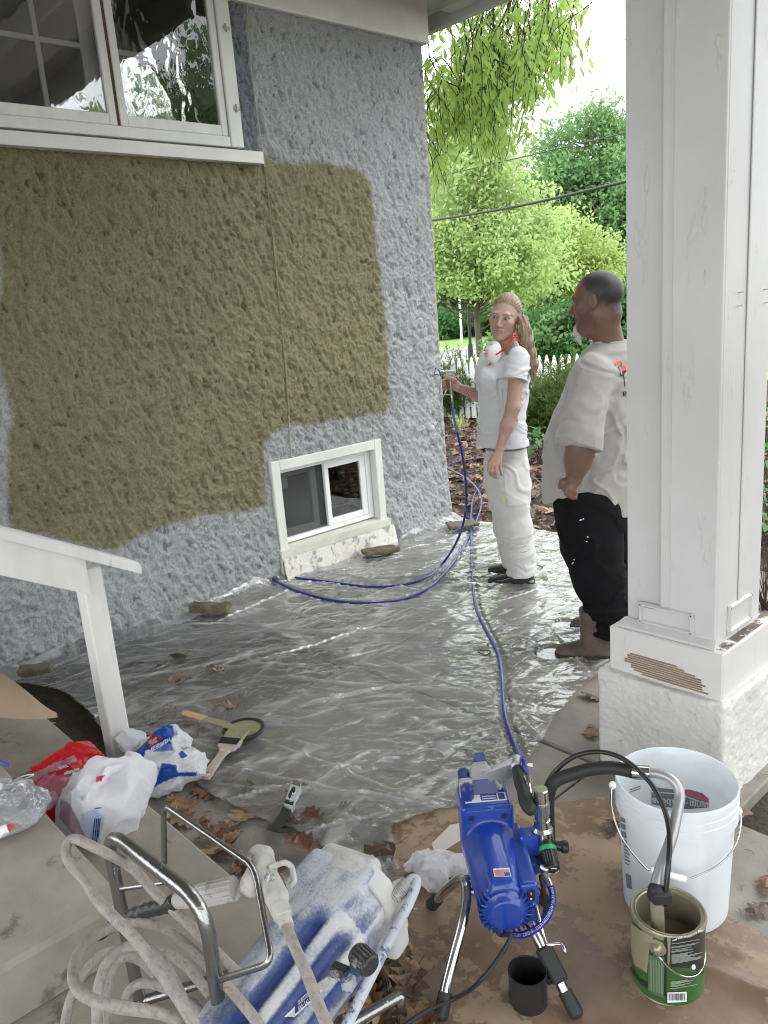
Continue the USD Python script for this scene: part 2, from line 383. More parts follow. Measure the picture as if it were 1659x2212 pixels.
# ================================================================== the house
house = thing('house', 'house wall of rough stucco, pale grey with a freshly sprayed olive patch, two windows', 'house', (WX, 2.0, 0))
step = .0056
def W(u, v, x=WX):
    p = onX(u, v, x); return p[1], p[2]
def dash(y, z, seed):
    """thrown plaster: lumps dragged downwards, with pits between them"""
    P = np.stack([y * 1.0 + .22 * z, z * .70, y * 0 + seed], -1)
    w = nz(P, 17, seed + 9, 2); w2 = nz(P, 17, seed + 12, 2)
    X_ = P[..., 0] + .030 * w; Z_ = P[..., 1] + .030 * w2
    A = meshkit.fbm(np.stack([X_ * 44, Z_ * 44, P[..., 2]], -1), 3, seed)
    Bn = meshkit.fbm(np.stack([X_ * 125, Z_ * 118, P[..., 2]], -1), 2, seed + 4)
    R_ = 1 - np.abs(2 * meshkit.noise(np.stack([X_ * 62, Z_ * 62, P[..., 2] + 5], -1), seed + 7) - 1)
    C = meshkit.fbm(np.stack([P[..., 0] * 3, P[..., 1] * 3, P[..., 2]], -1), 2, seed + 6) - .5
    lump = np.clip((A - .30) / .40, 0, 1)
    S_ = 1 - np.abs(2 * meshkit.fbm(np.stack([X_ * 19, Z_ * 10, P[..., 2] + 9], -1), 2, seed + 17) - 1) * 2.0
    return .013 * (lump - .5) + .017 * (Bn - .5) + .011 * S_ + .012 * C, lump, Bn

# where the olive paint has been sprayed so far (outline surveyed on the wall)
spray = Polygon([W(*q) for q in [(-60, 300), (568, 330), (590, 352), (690, 353), (781, 366), (799, 395), (806, 470), (817, 560), (830, 680), (838, 780), (843, 888), (790, 898), (740, 905), (660, 916), (600, 924), (578, 938),
    (570, 960), (572, 1030), (573, 1094), (540, 1104), (480, 1110), (430, 1114), (385, 1124), (340, 1140), (300, 1160), (262, 1176), (230, 1192), (190, 1180), (150, 1172), (100, 1158), (60, 1150), (15, 1132), (22, 1080), (12, 985), (28, 892), (2, 800), (-18, 690), (8, 605), (5, 540), (-25, 480)]])
base_rect = [W(*q) for q in [(597, 1003), (824, 949), (851, 1152), (617, 1243)]]
by0, by1 = 2.680, 3.590
cable_y = W(545, 200)[0]
from scipy.ndimage import gaussian_filter
import shapely
def stucco(y0, y1, z0, z1, seed, to_world, holes, painted):
    a, b = int((y1 - y0) / step) + 1, int((z1 - z0) / step) + 1
    Yg, Zg = np.meshgrid(np.linspace(y0, y1, a), np.linspace(z0, z1, b), indexing='ij')
    h, lump, fine = dash(Yg, Zg, seed)
    base = np.array([.50, .516, .517])
    col = np.broadcast_to(base, Yg.shape + (3,)).copy()
    tone = meshkit.fbm(np.stack([Yg * 1.3, Zg * 1.3, Yg * 0], -1), 3, 21)
    col *= (.90 + .2 * tone)[..., None]
    if painted:
        jig = .035 * nz(np.stack([Yg, Zg, Yg * 0], -1), 9, 5)
        mk = shapely.contains_xy(spray, Yg + jig, Zg + .035 * nz(np.stack([Yg, Zg, Yg * 0 + 7], -1), 9, 6)).astype(float)
        soft = gaussian_filter(mk, 3.6); mk = np.clip((soft + .35 * (lump - .55) * (soft * (1 - soft) * 4) - .12) / .7, 0, 1)
        thin = np.clip(gaussian_filter(mk, 9), 0, 1)
        ol = np.array([.312, .284, .168]) * (.88 + .24 * tone)[..., None]
        ol = ol * (1 - .10 * (1 - thin)[..., None]) 
        col = col * (1 - mk)[..., None] + ol * mk[..., None]
        old = (Yg < cable_y) & (Zg > 2.50)
        col = np.where((old)[..., None], np.array([.27, .29, .315]) * (.75 + .5 * fine)[..., None], col)
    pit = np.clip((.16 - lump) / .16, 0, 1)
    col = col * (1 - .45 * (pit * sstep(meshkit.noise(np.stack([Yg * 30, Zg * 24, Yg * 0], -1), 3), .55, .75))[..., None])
    P = to_world(Yg, Zg, h); F = grid(a, b)
    cen = np.stack([Yg.ravel()[F].mean(1), Zg.ravel()[F].mean(1)], 1)
    keep = np.ones(len(F), bool)
    for r in holes: keep &= ~((cen[:, 0] > r[0]) & (cen[:, 0] < r[1]) & (cen[:, 1] > r[2]) & (cen[:, 1] < r[3]))
    m = trimesh.Trimesh(P.reshape(-1, 3), F[keep], process=False)
    return m, col.reshape(-1, 3)
win = (-.6, W(500, 120)[0], 2.49, 3.9)
m, c = stucco(-.6, 4.27, -.05, 3.30, 1, lambda y, z, h: np.stack([WX + h * sstep(4.27 - y, -.004, .03) - .02 * sstep(y, 4.235, 4.27) + .03 * sstep(.5 - z, 0, .5), y, z], -1), [win, (by0, by1, .05, .75)], True)
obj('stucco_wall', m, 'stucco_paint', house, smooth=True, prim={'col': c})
m, c = stucco(0, 3.2, -.05, 3.30, 2, lambda y, z, h: np.stack([WX - .012 - y, 4.262 + h * sstep(y, 0, .03) + .03 * sstep(.5 - z, 0, .5) - .015 * sstep(.03 - y, 0, .03), z], -1), [], False)
m.invert()
obj('stucco_wall', m, 'stucco_paint', house, smooth=True, prim={'col': c}, label='plain pale grey stucco end wall round the corner')
# rooms behind the windows: floor, back and side walls
obj('room', cat(box((WX - 4.2, -.62, 2.2), (WX - .25, 4.1, 2.25)), box((WX - 4.2, -.62, 2.25), (WX - 4.15, 4.1, 4.1)), box((WX - 4.2, 4.05, 2.25), (WX - .25, 4.1, 4.1)), box((WX - 4.2, -.66, -.1), (WX - .1, -.62, 4.1)), box((WX - 4.2, -.62, 3.95), (WX - .0, 4.2, 4.0)),
    box((WX - 2.2, 1.9, -.1), (WX - .3, 4.1, -.05)), box((WX - 2.2, 1.9, -.05), (WX - 2.15, 4.1, 2.2)), box((WX - 2.2, 1.88, -.05), (WX - .04, 1.9, 2.2)), box((WX - 2.2, 4.08, -.05), (WX - .1, 4.1, 2.2))), 'room_dark', house)
# frieze board and upper wall
obj('frieze_board', box((WX - .1, -.62, 3.275), (WX + .045, 4.285, 4.02), .006), 'white_board', house)
# cable painted onto the wall
cab = [(531, -10), (545, 200), (566, 345), (573, 400), (590, 560), (606, 720), (618, 860), (624, 960), (627, 995)]
mat('cable_paint', (.40, .39, .34), .7, var=.3, scale=30); mat('cable_olive', (.25, .22, .13), .7, var=.3, scale=30)
cw_ = spl([(WX + .017, *W(*q)) for q in cab], 80); cz_ = cw_[:, 2]
for lo_, hi_, m_ in ((2.44, 9, 'cable_paint'), (W(620, 905)[1], 2.46, 'cable_olive'), (-1, W(620, 895)[1], 'cable_paint')):
    k_ = (cz_ >= lo_) & (cz_ <= hi_); obj('wall_cable', tube(cw_[k_], .0042, 6), m_, house)
obj('wall_cable', tube(spl([(WX + .018, *W(*q)) for q in [(627, 995), (622, 1003), (616, 1004), (612, 1012)]], 20), .005, 6), mat('cable_old', (.20, .19, .16), .7), house)
k = (WX + .018, *W(926, 924)); obj('vent_knob', cat(lathe([(0, .030), (.011, .029), (.020, .022), (.0255, .010), (.026, -.01)], k, 20, (1, 0, 0))), mat('knob_paint', (.46, .475, .475), .7), house, smooth=50)

# upper window: casing > sill, storm sashes, panes, muntins, hinges
def Z1(x, y): return (x * .3307, y * .3307)
def wq(x, y, dx=0): p = onX(*Z1(x, y), WX + dx); return p
def bar(a, b, w, x0, x1, bev=.002):
    """upright or level board on the wall plane between two (y, z) points"""
    a, b = np.array(a), np.array(b); d = (b - a) / np.linalg.norm(b - a); n = np.array([-d[1], d[0]])
    return hull([(x, *(p + n * s)) for x in (x0, x1) for p in (a, b) for s in (-w / 2, w / 2)])
syR, szB, szT = 2.842, 2.452, 2.532
cy = 2.742                                        # outer edge of the casing
obj_w = obj('window_casing', cat(box((WX - .06, cy - .082, szT + .002), (WX + .034, cy, 3.274), .004), box((WX - .06, -.55, szT + .002), (WX + .030, cy - .084, szT + .055), .004)), 'white_trim', house)
obj('sill', hull([(WX - .02, -.55, szB), (WX - .02, syR, szB), (WX + .062, -.55, szB), (WX + .062, syR, szB), (WX + .062, -.55, szT - .018), (WX + .062, syR, szT - .018), (WX - .02, -.55, szT), (WX - .02, syR, szT)]), 'white_board', obj_w)
gR = (cy - .135, wq(735, 300)[1])                 # right storm glass from .. to
s0 = wq(720, 500)[1]
zb = szT + .058
yr = cy - .086
def sash(ya, yb, lab):
    zt = 3.55; w = .040
    s = obj('storm_sash', cat(box((WX - .012, ya, zb), (WX + .020, ya + w, zt), .003), box((WX - .012, yb - w, zb), (WX + .020, yb, zt), .003), box((WX - .012, ya + w, zb), (WX + .0195, yb - w, zb + .052), .003), box((WX - .012, ya + w, zt - .05), (WX + .0195, yb - w, zt), .003)), 'white_trim', obj_w)
    obj('pane', box((WX + .002, ya + w - .004, zb + .046), (WX + .006, yb - w + .004, zt - .04)), 'old_glass', obj_w, label=lab)
    # inner sash with muntins, behind the storm pane
    xi = WX - .085; mz = zb + .375
    cyv = (ya + yb) / 2 + .02
    obj('inner_sash', cat(box((xi - .03, ya + .01, zb), (xi + .006, ya + .075, zt), .003), box((xi - .03, yb - .085, zb), (xi + .006, yb - .01, zt), .003), box((xi - .03, ya + .075, zb), (xi + .0055, yb - .085, zb + .05), .003)), 'white_trim', obj_w)
    obj('muntin', box((xi - .015, cyv - .012, zb + .05), (xi + .004, cyv + .012, zt), .003), 'white_trim', obj_w)
    obj('muntin', box((xi - .015, ya + .075, mz - .012), (xi + .003, cyv - .0125, mz + .012), .003), 'white_trim', obj_w)
    obj('muntin', box((xi - .015, cyv + .0125, mz - .012), (xi + .003, yb - .085, mz + .012), .003), 'white_trim', obj_w)
    obj('pane', box((xi - .010, ya + .07, zb + .04), (xi - .007, yb - .08, zt)), 'new_glass', obj_w)
sash(s0 + .012, yr, 'wavy old storm pane mirroring the trees')
sash(s0 - (yr - s0), s0 - .006, 'wavy old storm pane mirroring the dark roof')
sash(s0 - 2 * (yr - s0), s0 - (yr - s0) - .02, 'wavy old storm pane beside the frame edge')
obj('window_gap', box((WX - .06, s0 - .006, zb), (WX + .012, s0 + .012, 3.5)), mat('gap_brown', (.10, .06, .04), .8), obj_w)
for (x, y) in ((1475, 185), (1545, 710)):
    p = wq(x, y, .03); obj('hinge', cat(box(p + (-.004, -.022, -.009), p + (.010, .020, .009), .003), cyl(p + (.010, -.006, -.02), p + (.010, -.006, .02), .005, 8)), 'metal_hinge', obj_w)

# basement window
bz0, bz1 = .055, .755
bw = obj('basement_casing', cat(box((WX - .10, by0, .16), (WX + .028, by0 + .062, .752), .004), box((WX - .10, by1 - .062, .16), (WX + .028, by1, .752), .004), box((WX - .10, by0 + .062, .690), (WX + .027, by1 - .062, .7515), .004), box((WX - .12, by0 + .062, .68), (WX - .03, by1 - .062, .69))), 'white_trim', house)
obj('sill', hull([(WX - .11, by0 - .012, .205), (WX - .11, by1 + .012, .205), (WX + .05, by0 - .012, .192), (WX + .05, by1 + .012, .192), (WX + .05, by0 - .012, .142), (WX + .05, by1 + .012, .142), (WX - .11, by0 - .012, .142), (WX - .11, by1 + .012, .142)]), mat('sill_paint', (.62, .62, .52), .5, var=.18, scale=10, spots=(30, .70, (.25, .22, .16))), bw)
XX, ZZ = np.meshgrid(np.linspace(by0 - .015, by1 + .03, 130), np.linspace(.0, .145, 22), indexing='ij')
blk = np.stack([WX + .062 + .006 * nz(np.stack([XX, ZZ, XX * 0], -1), 30, 8) + .03 * (1 - ZZ / .14), XX, ZZ], -1)
blk = cat(sheet(blk), box((WX - .1, by0 - .015, -.05), (WX + .056, by1 + .03, .1405)))
blk.invert() if False else None
obj('sill_block', blk, 'peeling_paint', house)
ym = (by0 + by1) / 2 + .0; xv = WX - .062
ya, yb, za, zz_ = by0 + .063, by1 - .064, .208, .689
fr = .032
obj('vinyl_frame', cat(box((xv - .05, ya, za), (xv + .03, ya + .026, zz_), .003), box((xv - .05, yb - .040, za), (xv + .03, yb, zz_), .003), box((xv - .05, ya + .026, za), (xv + .029, yb - .040, za + .028), .003), box((xv - .05, ya + .026, zz_ - .028), (xv + .029, yb - .040, zz_), .003)), 'vinyl_white', bw)
y1s, y2s = ym - .005, yb - .042
obj('sliding_sash', cat(box((xv - .006, y1s, za + .03), (xv + .022, y1s + .036, zz_ - .03), .003), box((xv - .006, y2s - .046, za + .03), (xv + .022, y2s, zz_ - .03), .003), box((xv - .006, y1s + .036, za + .03), (xv + .021, y2s - .046, za + .072), .003), box((xv - .006, y1s + .036, zz_ - .068), (xv + .021, y2s - .046, zz_ - .03), .003)), 'vinyl_white', bw)
obj('pane', box((xv + .004, y1s + .03, za + .066), (xv + .007, y2s - .04, zz_ - .062)), 'new_glass', bw)
obj('inner_sash', cat(box((xv - .045, y1s - .09, za + .03), (xv - .012, y1s - .045, zz_ - .03), .003), box((xv - .045, ya + .03, za + .03), (xv - .012, y1s - .09, za + .075), .003), box((xv - .045, ya + .03, zz_ - .066), (xv - .012, y1s - .09, zz_ - .03), .003)), mat('vinyl_grey', (.30, .30, .30), .4), bw)
obj('pane', box((xv - .03, ya + .028, za + .07), (xv - .027, y1s - .088, zz_ - .062)), 'new_glass', bw)
obj('insect_screen', box((xv + .002, ya + .026, za + .03), (xv + .0035, y1s - .002, zz_ - .03)), graph('screen_mesh', {'t': ('transparent_bsdf', {}), 'd': ('diffuse_bsdf', {'color': (.05, .05, .05)}), 'm': ('mix_closure', {'fac': .35})}, [('t.BSDF', 'm.closure1'), ('d.BSDF', 'm.closure2')], 'm.closure'), bw)
obj('window_note', box((xv - .024, ya + .035, zz_ - .14), (xv - .022, ya + .12, zz_ - .072)), 'window_note', bw)

# ================================================================== eaves of the house, and the wide porch roof over the drive
EY = 4.52; zr = onY(929.5, 69.5, EY)[2]
obj('eave_fascia', box((-8.0, EY, zr), (-3.36, EY + .05, zr + .22), .006), 'fascia_paint', house)
obj('eave_fascia', box((-3.40, 2.97, zr), (-3.36, EY - .002, zr + .22), .006), 'fascia_paint', house)
obj('eave_soffit', box((-8.0, 4.29, zr + .10), (-3.402, EY - .003, zr + .13)), 'ceiling_paint', house)
obj('eave_soffit', box((WX + .05, 2.97, zr + .10), (-3.402, 4.288, zr + .13)), 'ceiling_paint', house)
obj('eave_trim', box((-4.00, 4.40, zr + .055), (-3.402, EY - .003, zr + .097)), 'fascia_paint', house)
obj('house_roof', cat(hull([(-9, -3.2, 3.68), (-3.30, -3.2, 3.68), (-9, 4.62, 3.68), (-3.30, 4.62, 3.68), (-9, -3.2, 7.2), (-9, 4.62, 7.2)])), mat('roof_shingle', (.08, .08, .085), .9, var=.4, scale=30), house)
RY = 2.95
roof = thing('porch_roof', 'wide painted porch roof over the drive, carried by the white column', 'porch roof', (-.4, -1.0, 3.6))
obj('fascia', box((WX + .75, RY, zr + .01), (2.15, RY + .05, zr + .34), .006), 'fascia_paint', roof)
for i in range(34):
    x0 = WX + .06 + i * .222
    if x0 > 1.95: break
    obj('ceiling_board', box((x0, -4.2, zr + .20), (x0 + .216, RY - .003, zr + .222), .003), 'ceiling_paint', roof)
obj('roof_deck', box((WX + .05, -4.3, zr + .24), (2.25, RY + .10, zr + .33), .01), 'roof_shingle', roof)
obj('beam', box((WX + .05, 2.24, zr + .02), (2.1, 2.54, zr + .197), .008), 'white_board', roof)
obj('beam', box((1.8, -4.1, zr + .02), (2.1, 2.238, zr + .197), .008), 'white_board', roof)
# ================================================================== porch column on its pedestal
def peel_look(name, base, dark, thr, sc=11.0, stretch=(1, 1, .45)):
    graph(name, {'g': ('geometry', {}), 'mp': ('mapping', {'scale': stretch}), 'n': ('noise_texture', {'scale': sc, 'detail': 6.0, 'roughness': .62}), 'r': ('rgb_ramp', {'ramp': [(thr, (0, 0, 0)), (thr + .012, (1, 1, 1))]}),
                 'n1': ('noise_texture', {'scale': 3.0, 'detail': 4.0}), 'r1': ('rgb_ramp', {'ramp': [(.3, tuple(np.array(base) * .90)), (.7, base)]}), 'mx': ('mix_color', {'b': dark}),
                 'mv': ('mapping', {'scale': (1, 1, .28)}), 'v': ('noise_texture', {'scale': 20.0, 'detail': 7.0, 'roughness': .55}), 'rv': ('rgb_ramp', {'ramp': [(0.635, (0, 0, 0)), (.655, (1, 1, 1))]}),
                 'nf': ('noise_texture', {'scale': 85.0, 'detail': 3.0}), 'ad': ('math', {'math_type': 'multiply_add', 'value2': .25}),
                 'b': ('bump', {'strength': .40, 'distance': .0035}), 'p': ('principled_bsdf', {'roughness': .38})},
          [('g.position', 'mp.vector'), ('mp.vector', 'n.vector'), ('mv.vector', 'v.vector'), ('g.position', 'mv.vector'), ('n.fac', 'r.fac'), ('g.position', 'n1.vector'), ('n1.fac', 'r1.fac'), ('r1.color', 'mx.a'), ('r.color', 'mx.fac'), ('mx.result', 'p.base_color'),
           ('v.fac', 'rv.fac'), ('g.position', 'nf.vector'), ('nf.fac', 'ad.value1'), ('rv.color', 'ad.value3'), ('ad.value', 'b.height'), ('b.normal', 'p.normal')], 'p.BSDF')
peel_look('column_paint', (.54, .535, .525), (.20, .15, .11), .80)
peel_look('base_paint', (.60, .59, .57), (.16, .12, .09), .74, 9.0, (1, 1, 1))
mat('pier_paint', (.62, .61, .585), .6, var=.12, scale=6, bump=.7, bscale=60, bdist=.008, spots=(26, .70, (.22, .19, .16)))
mat('bare_wood', (.33, .24, .14), .75, var=.35, scale=12, stretch=(1, 1, 14), bump=.5, bscale=30)
mat('ledge_wood', (.16, .12, .09), .8, var=.4, scale=20, spots=(14, .5, (.68, .67, .63)))
col = thing('porch_column', 'white painted square wooden porch column with peeling paint on a rough block pedestal', 'column', (-1.2, 2.39, 0))
# pedestal: rough cast block with worn arrises
PX0, PX1, PY0, PY1, PZ = -1.415, -.975, 2.168, 2.612, .348
def rough_block(lo, hi, h, amp):
    lo, hi = np.array(lo), np.array(hi); c = (lo + hi) / 2; hf = (hi - lo) / 2
    f = lambda p: s_box(p, c, hf, .012) + amp * (nz(p, 9, 3, 3) * .8 + nz(p, 40, 4, 2) * .45 + 3.0 * np.maximum(nz(p * [1, 1, 1.3], 30, 8, 2) - .13, 0) + .35 * nz(p, 90, 6, 2))
    return skin(f, lo - .03, hi + .03, h)
obj('pedestal', rough_block((PX0, PY0, -.06), (PX1, PY1, PZ), .0065, .012), 'pier_paint', col, smooth=True)
BX0, BX1, BY0, BY1, BZ = -1.388, -.998, 2.203, 2.585, .500
bb = obj('base_box', box((BX0, BY0, PZ - .01), (BX1, BY1, BZ), .004), 'base_paint', col)
obj('worn_ledge', box((BX1 - .045, BY0 + .03, BZ + .0005), (BX1 - .008, BY1 - .01, BZ + .003)), 'ledge_wood', bb)
SX0, SX1, SY0, SY1 = -1.340, -1.036, 2.238, 2.542
obj('cove_moulding', hull([(SX0 - .028, SY0 - .024, BZ + .001), (SX1 + .006, SY0 - .024, BZ + .001), (SX0 - .028, SY0 - .024, BZ + .010), (SX1 + .006, SY0 - .024, BZ + .010), (SX0 - .006, SY0 - .004, BZ + .034), (SX1 + .002, SY0 - .004, BZ + .034), (SX0 - .006, SY0 + .01, BZ + .001), (SX1 + .002, SY0 + .01, BZ + .001)]), 'column_paint', col)
# the shaft: two boards on each seen face meeting at a raised strip
ztop = zr + .02
obj('shaft', box((SX0 + .010, SY0 + .010, BZ), (SX1 - .010, SY1 - .010, ztop)), 'column_paint', col)
xm = onY(2300 * .5486 + 545 / 1.58 * .5486, 900 * .3472, SY0)[0]
xm = SX0 + .475 * (SX1 - SX0)
obj('face_board', box((SX0, SY0 + .0005, BZ + .001), (xm - .0165, SY0 + .0095, ztop), .0025), 'column_paint', col)
obj('face_board', box((xm - .0155, SY0 - .010, BZ + .001), (SX1 - .001, SY0 + .0094, ztop), .0025), 'column_paint', col)
ymid = (SY0 + SY1) / 2
for a, b in ((SY0 + .001, ymid - .002), (ymid + .002, SY1)):
    obj('face_board', box((SX1 - .0095, a, BZ + .001), (SX1, b, ztop), .0025), 'column_paint', col)
obj('face_board', box((SX0, SY0 + .0105, BZ + .001), (SX0 + .0095, SY1, ztop), .0025), 'column_paint', col)
def strip_mould(cx, y, z0, z1):
    return hull([(cx + a, y - b, z) for z in (z0, z1) for a, b in ((-.0155, .0102), (.012, .0102), (-.013, .022), (.004, .022))])
obj('centre_strip', strip_mould(xm, SY0 - .0005, BZ + .105, ztop), 'column_paint', col)
obj('centre_strip', box((SX1 + .0005, ymid - .016, BZ + .115), (SX1 + .005, ymid + .010, ztop), .002), 'column_paint', col)
# little panel frames at the foot
def frame(u0, u1, z0, z1, w, sk, face):
    out = []
    for (a, b) in (((u0, z0), (u1, z0 - sk)), ((u0, z1), (u1, z1 - sk)), ((u0, z0), (u0, z1)), ((u1, z0 - sk), (u1, z1 - sk))):
        a, b = np.array(a), np.array(b); d = (b - a) / np.linalg.norm(b - a); n = np.array([-d[1], d[0]]) * w / 2; a = a - d * w / 2; b = b + d * w / 2
        pts = []
        for q in (a, b):
            for s, o in ((-1, 0), (1, 0), (-.3, .009), (.3, .009)):
                e = q + n * s
                pts.append((e[0], SY0 - .0106 - o, e[1]) if face == 'front' else (SX1 + .0006 + o, e[0], e[1]))
        out.append(hull(pts))
    return out
for h_ in frame(xm - .088, xm + .085, BZ + .036, BZ + .094, .017, .0, 'front'): obj('panel_moulding', h_, 'column_paint', col)
for h_ in frame(ymid - .075, ymid + .075, BZ + .028, BZ + .108, .017, -.0, 'side'): obj('panel_moulding', h_, 'column_paint', col)
obj('panel', box((xm - .080, SY0 - .0118, BZ + .042), (xm + .078, SY0 - .0002, BZ + .088)), 'column_paint', col)
obj('panel', box((SX1 + .0002, ymid - .068, BZ + .036), (SX1 + .0016, ymid + .068, BZ + .100)), 'column_paint', col)
obj('panel_gap', box((xm - .076, SY0 - .0135, BZ + .086), (xm - .040, SY0 - .0119, BZ + .0875)), 'dark_gap', col)
# bare combed wood where the paint has come off the base
bw_ = []
a0, a1 = onY((2300 + 385 / 2.291) * .5486, (2300 + 750 / 2.291) * .5486, BY0), onY((2300 + 1100 / 2.291) * .5486, (2300 + 900 / 2.291) * .5486, BY0)
for i in range(9):
    z = PZ + .010 + i * .0078; wob = rng.uniform(-.012, .012)
    x0 = a0[0] + .004 + max(0, 4 - i) * .010 + wob; x1 = a1[0] - (.004 if i < 6 else (i - 5) * .035) + wob
    bw_.append(hull([(x, BY0 - .0012 - .002 * (s == 0), z + s * .0030) for x in (x0, x1) for s in (-1, 0, 1)]))
obj('bare_wood', cat(*bw_), 'bare_wood', bb)
for (u, v) in ((2300 + 950 / 1.58, 1905 / 1.58), (2300 + 955 / 1.58, 1822 / 1.58), (2300 + 1120 / 1.58, 1885 / 1.58), (2300 + 1115 / 1.58, 1802 / 1.58)):
    p = onX(u * .5486, v * .5486, SX1); obj('nail', cat(cyl(p, p + (.016, 0, .001), .0018, 6), cyl(p + (.016, 0, .001), p + (.018, 0, .0012), .0038, 8)), 'column_paint', col)
# ================================================================== concrete steps and railing
steps = thing('concrete_steps', kind='structure')
def slab_rough(lo, hi): 
    return box(lo, hi, .012)
obj('step', slab_rough((WX + .5, -1.6, -.1), (-1.30, .868, .15)), 'step_concrete', steps)
obj('step', slab_rough((WX + .5, -1.6, .1505), (-1.650, .560, .300)), 'step_concrete', steps)
obj('step', slab_rough((WX + .5, -1.6, .3005), (-2.60, .250, .450)), 'step_concrete', steps)
mat('rail_paint', (.69, .68, .655), .5, var=.12, scale=10, bump=.35, bscale=40, bdist=.003, stretch=(1, 1, .3), spots=(16, .69, (.40, .36, .30)))
rail = thing('stair_railing', 'white painted wooden stair handrail with sloping board and post beside the steps', 'railing', (-2.795, 1.0, 0))
rx = -2.795
pt = onX(190, 1222, rx); ptb = np.array([rx, 1.02, -.02])
obj('post', box((rx - .042, .985, -.03), (rx + .042, 1.062, .775), .006), 'rail_paint', rail)
# lean of top rail: surveyed
a = onX(285, 1222, rx); b = onX(0, 1150, rx); d = (a - b) / np.linalg.norm(a - b)
def sloped(y0, y1, off0, off1, x0, x1, bev=.004):
    z = lambda y: a[2] + (y - a[1]) * d[2] / d[1]
    return hull([(x + s, y, z(y) + o) for y in (y0, y1) for o, s in ((off0, 0), (off1, 0)) for x in (x0, x1)])
ya_ = a[1] + .004
obj('top_rail', cat(hull([(x, y, a[2] + (y - a[1]) * d[2] / d[1] + o) for y in (-.8, ya_) for (x, o) in ((rx - .07, -.018), (rx + .07, -.018), (rx - .07, .012), (rx + .07, .012), (rx - .05, .024), (rx + .05, .024))])), 'rail_paint', rail)
obj('side_board', sloped(-.8, 1.0, -.150, -.0185, rx + .0425, rx + .062), 'rail_paint', rail)
# ================================================================== foliage looks: each leaf its own tone, light passing through
def leaf_look(name, dark, light, tr=.45, rough=.5, gloss=.25):
    graph(name, {'g': ('geometry', {}), 'r': ('rgb_ramp', {'ramp': [(0, dark), (.55, tuple((np.array(dark) + np.array(light)) / 2)), (1, light)]}), 'p': ('principled_bsdf', {'roughness': rough, 'specular_ior_level': gloss}), 't': ('translucent_bsdf', {}),
                 'hs': ('hsv', {'hue': .49, 'saturation': .92, 'value': 1.2}), 'm': ('mix_closure', {'fac': tr})},
          [('g.random_per_island', 'r.fac'), ('r.color', 'p.base_color'), ('r.color', 'hs.color'), ('hs.color', 't.color'), ('p.BSDF', 'm.closure1'), ('t.BSDF', 'm.closure2')], 'm.closure')
leaf_look('leaf_lime', (.30, .46, .10), (.58, .74, .28), .6)
leaf_look('leaf_spring', (.38, .50, .20), (.72, .78, .44), .5)
leaf_look('leaf_maple', (.16, .29, .11), (.46, .60, .30), .45)
leaf_look('leaf_yellow', (.34, .44, .14), (.68, .74, .34), .5)
leaf_look('leaf_far', (.20, .30, .15), (.46, .55, .30), .4)
leaf_look('leaf_yew', (.08, .14, .03), (.32, .40, .11), .3)
leaf_look('leaf_laurel', (.06, .15, .04), (.18, .33, .09), .3)
leaf_look('leaf_ivy', (.04, .14, .025), (.12, .30, .05), .3, .35, .5)
mat('bark', (.16, .13, .10), .9, var=.45, scale=14, bump=.6, bscale=50, stretch=(1, 1, .3))
mat('bark_dark', (.055, .045, .035), .9, var=.4, scale=20)
def leaves(P, D, N, L, Wd, full=False, fold=.18, droop=0.0):
    """one folded blade per point: P base, D along the blade, N the face"""
    D = D / np.linalg.norm(D, axis=1, keepdims=True); S = np.cross(D, N); S /= np.maximum(np.linalg.norm(S, axis=1, keepdims=True), 1e-9); U = np.cross(S, D)
    L = np.broadcast_to(L, len(P))[:, None]; Wd = np.broadcast_to(Wd, len(P))[:, None]
    if not full:
        V = np.stack([P, P + D * L * .5 + S * Wd / 2 + U * Wd * fold, P + D * L - U * L * droop, P + D * L * .5 - S * Wd / 2 + U * Wd * fold], 1)
        F = np.array([[0, 1, 2], [0, 2, 3]])
    else:
        V = np.stack([P, P + D * L * .25 + S * Wd * .36 + U * Wd * fold * .6, P + D * L * .58 + S * Wd * .5 + U * Wd * fold - U * L * droop * .4, P + D * L - U * L * droop, P + D * L * .58 - S * Wd * .5 + U * Wd * fold - U * L * droop * .4, P + D * L * .25 - S * Wd * .36 + U * Wd * fold * .6], 1)
        F = np.array([[0, 1, 5], [1, 2, 4], [1, 4, 5], [2, 3, 4]])
    k = V.shape[1]
    return trimesh.Trimesh(V.reshape(-1, 3), (F[None] + (np.arange(len(P)) * k)[:, None, None]).reshape(-1, 3), process=False)
def unit(n, r):
    v = r.normal(size=(n, 3)); return v / np.linalg.norm(v, axis=1, keepdims=True)
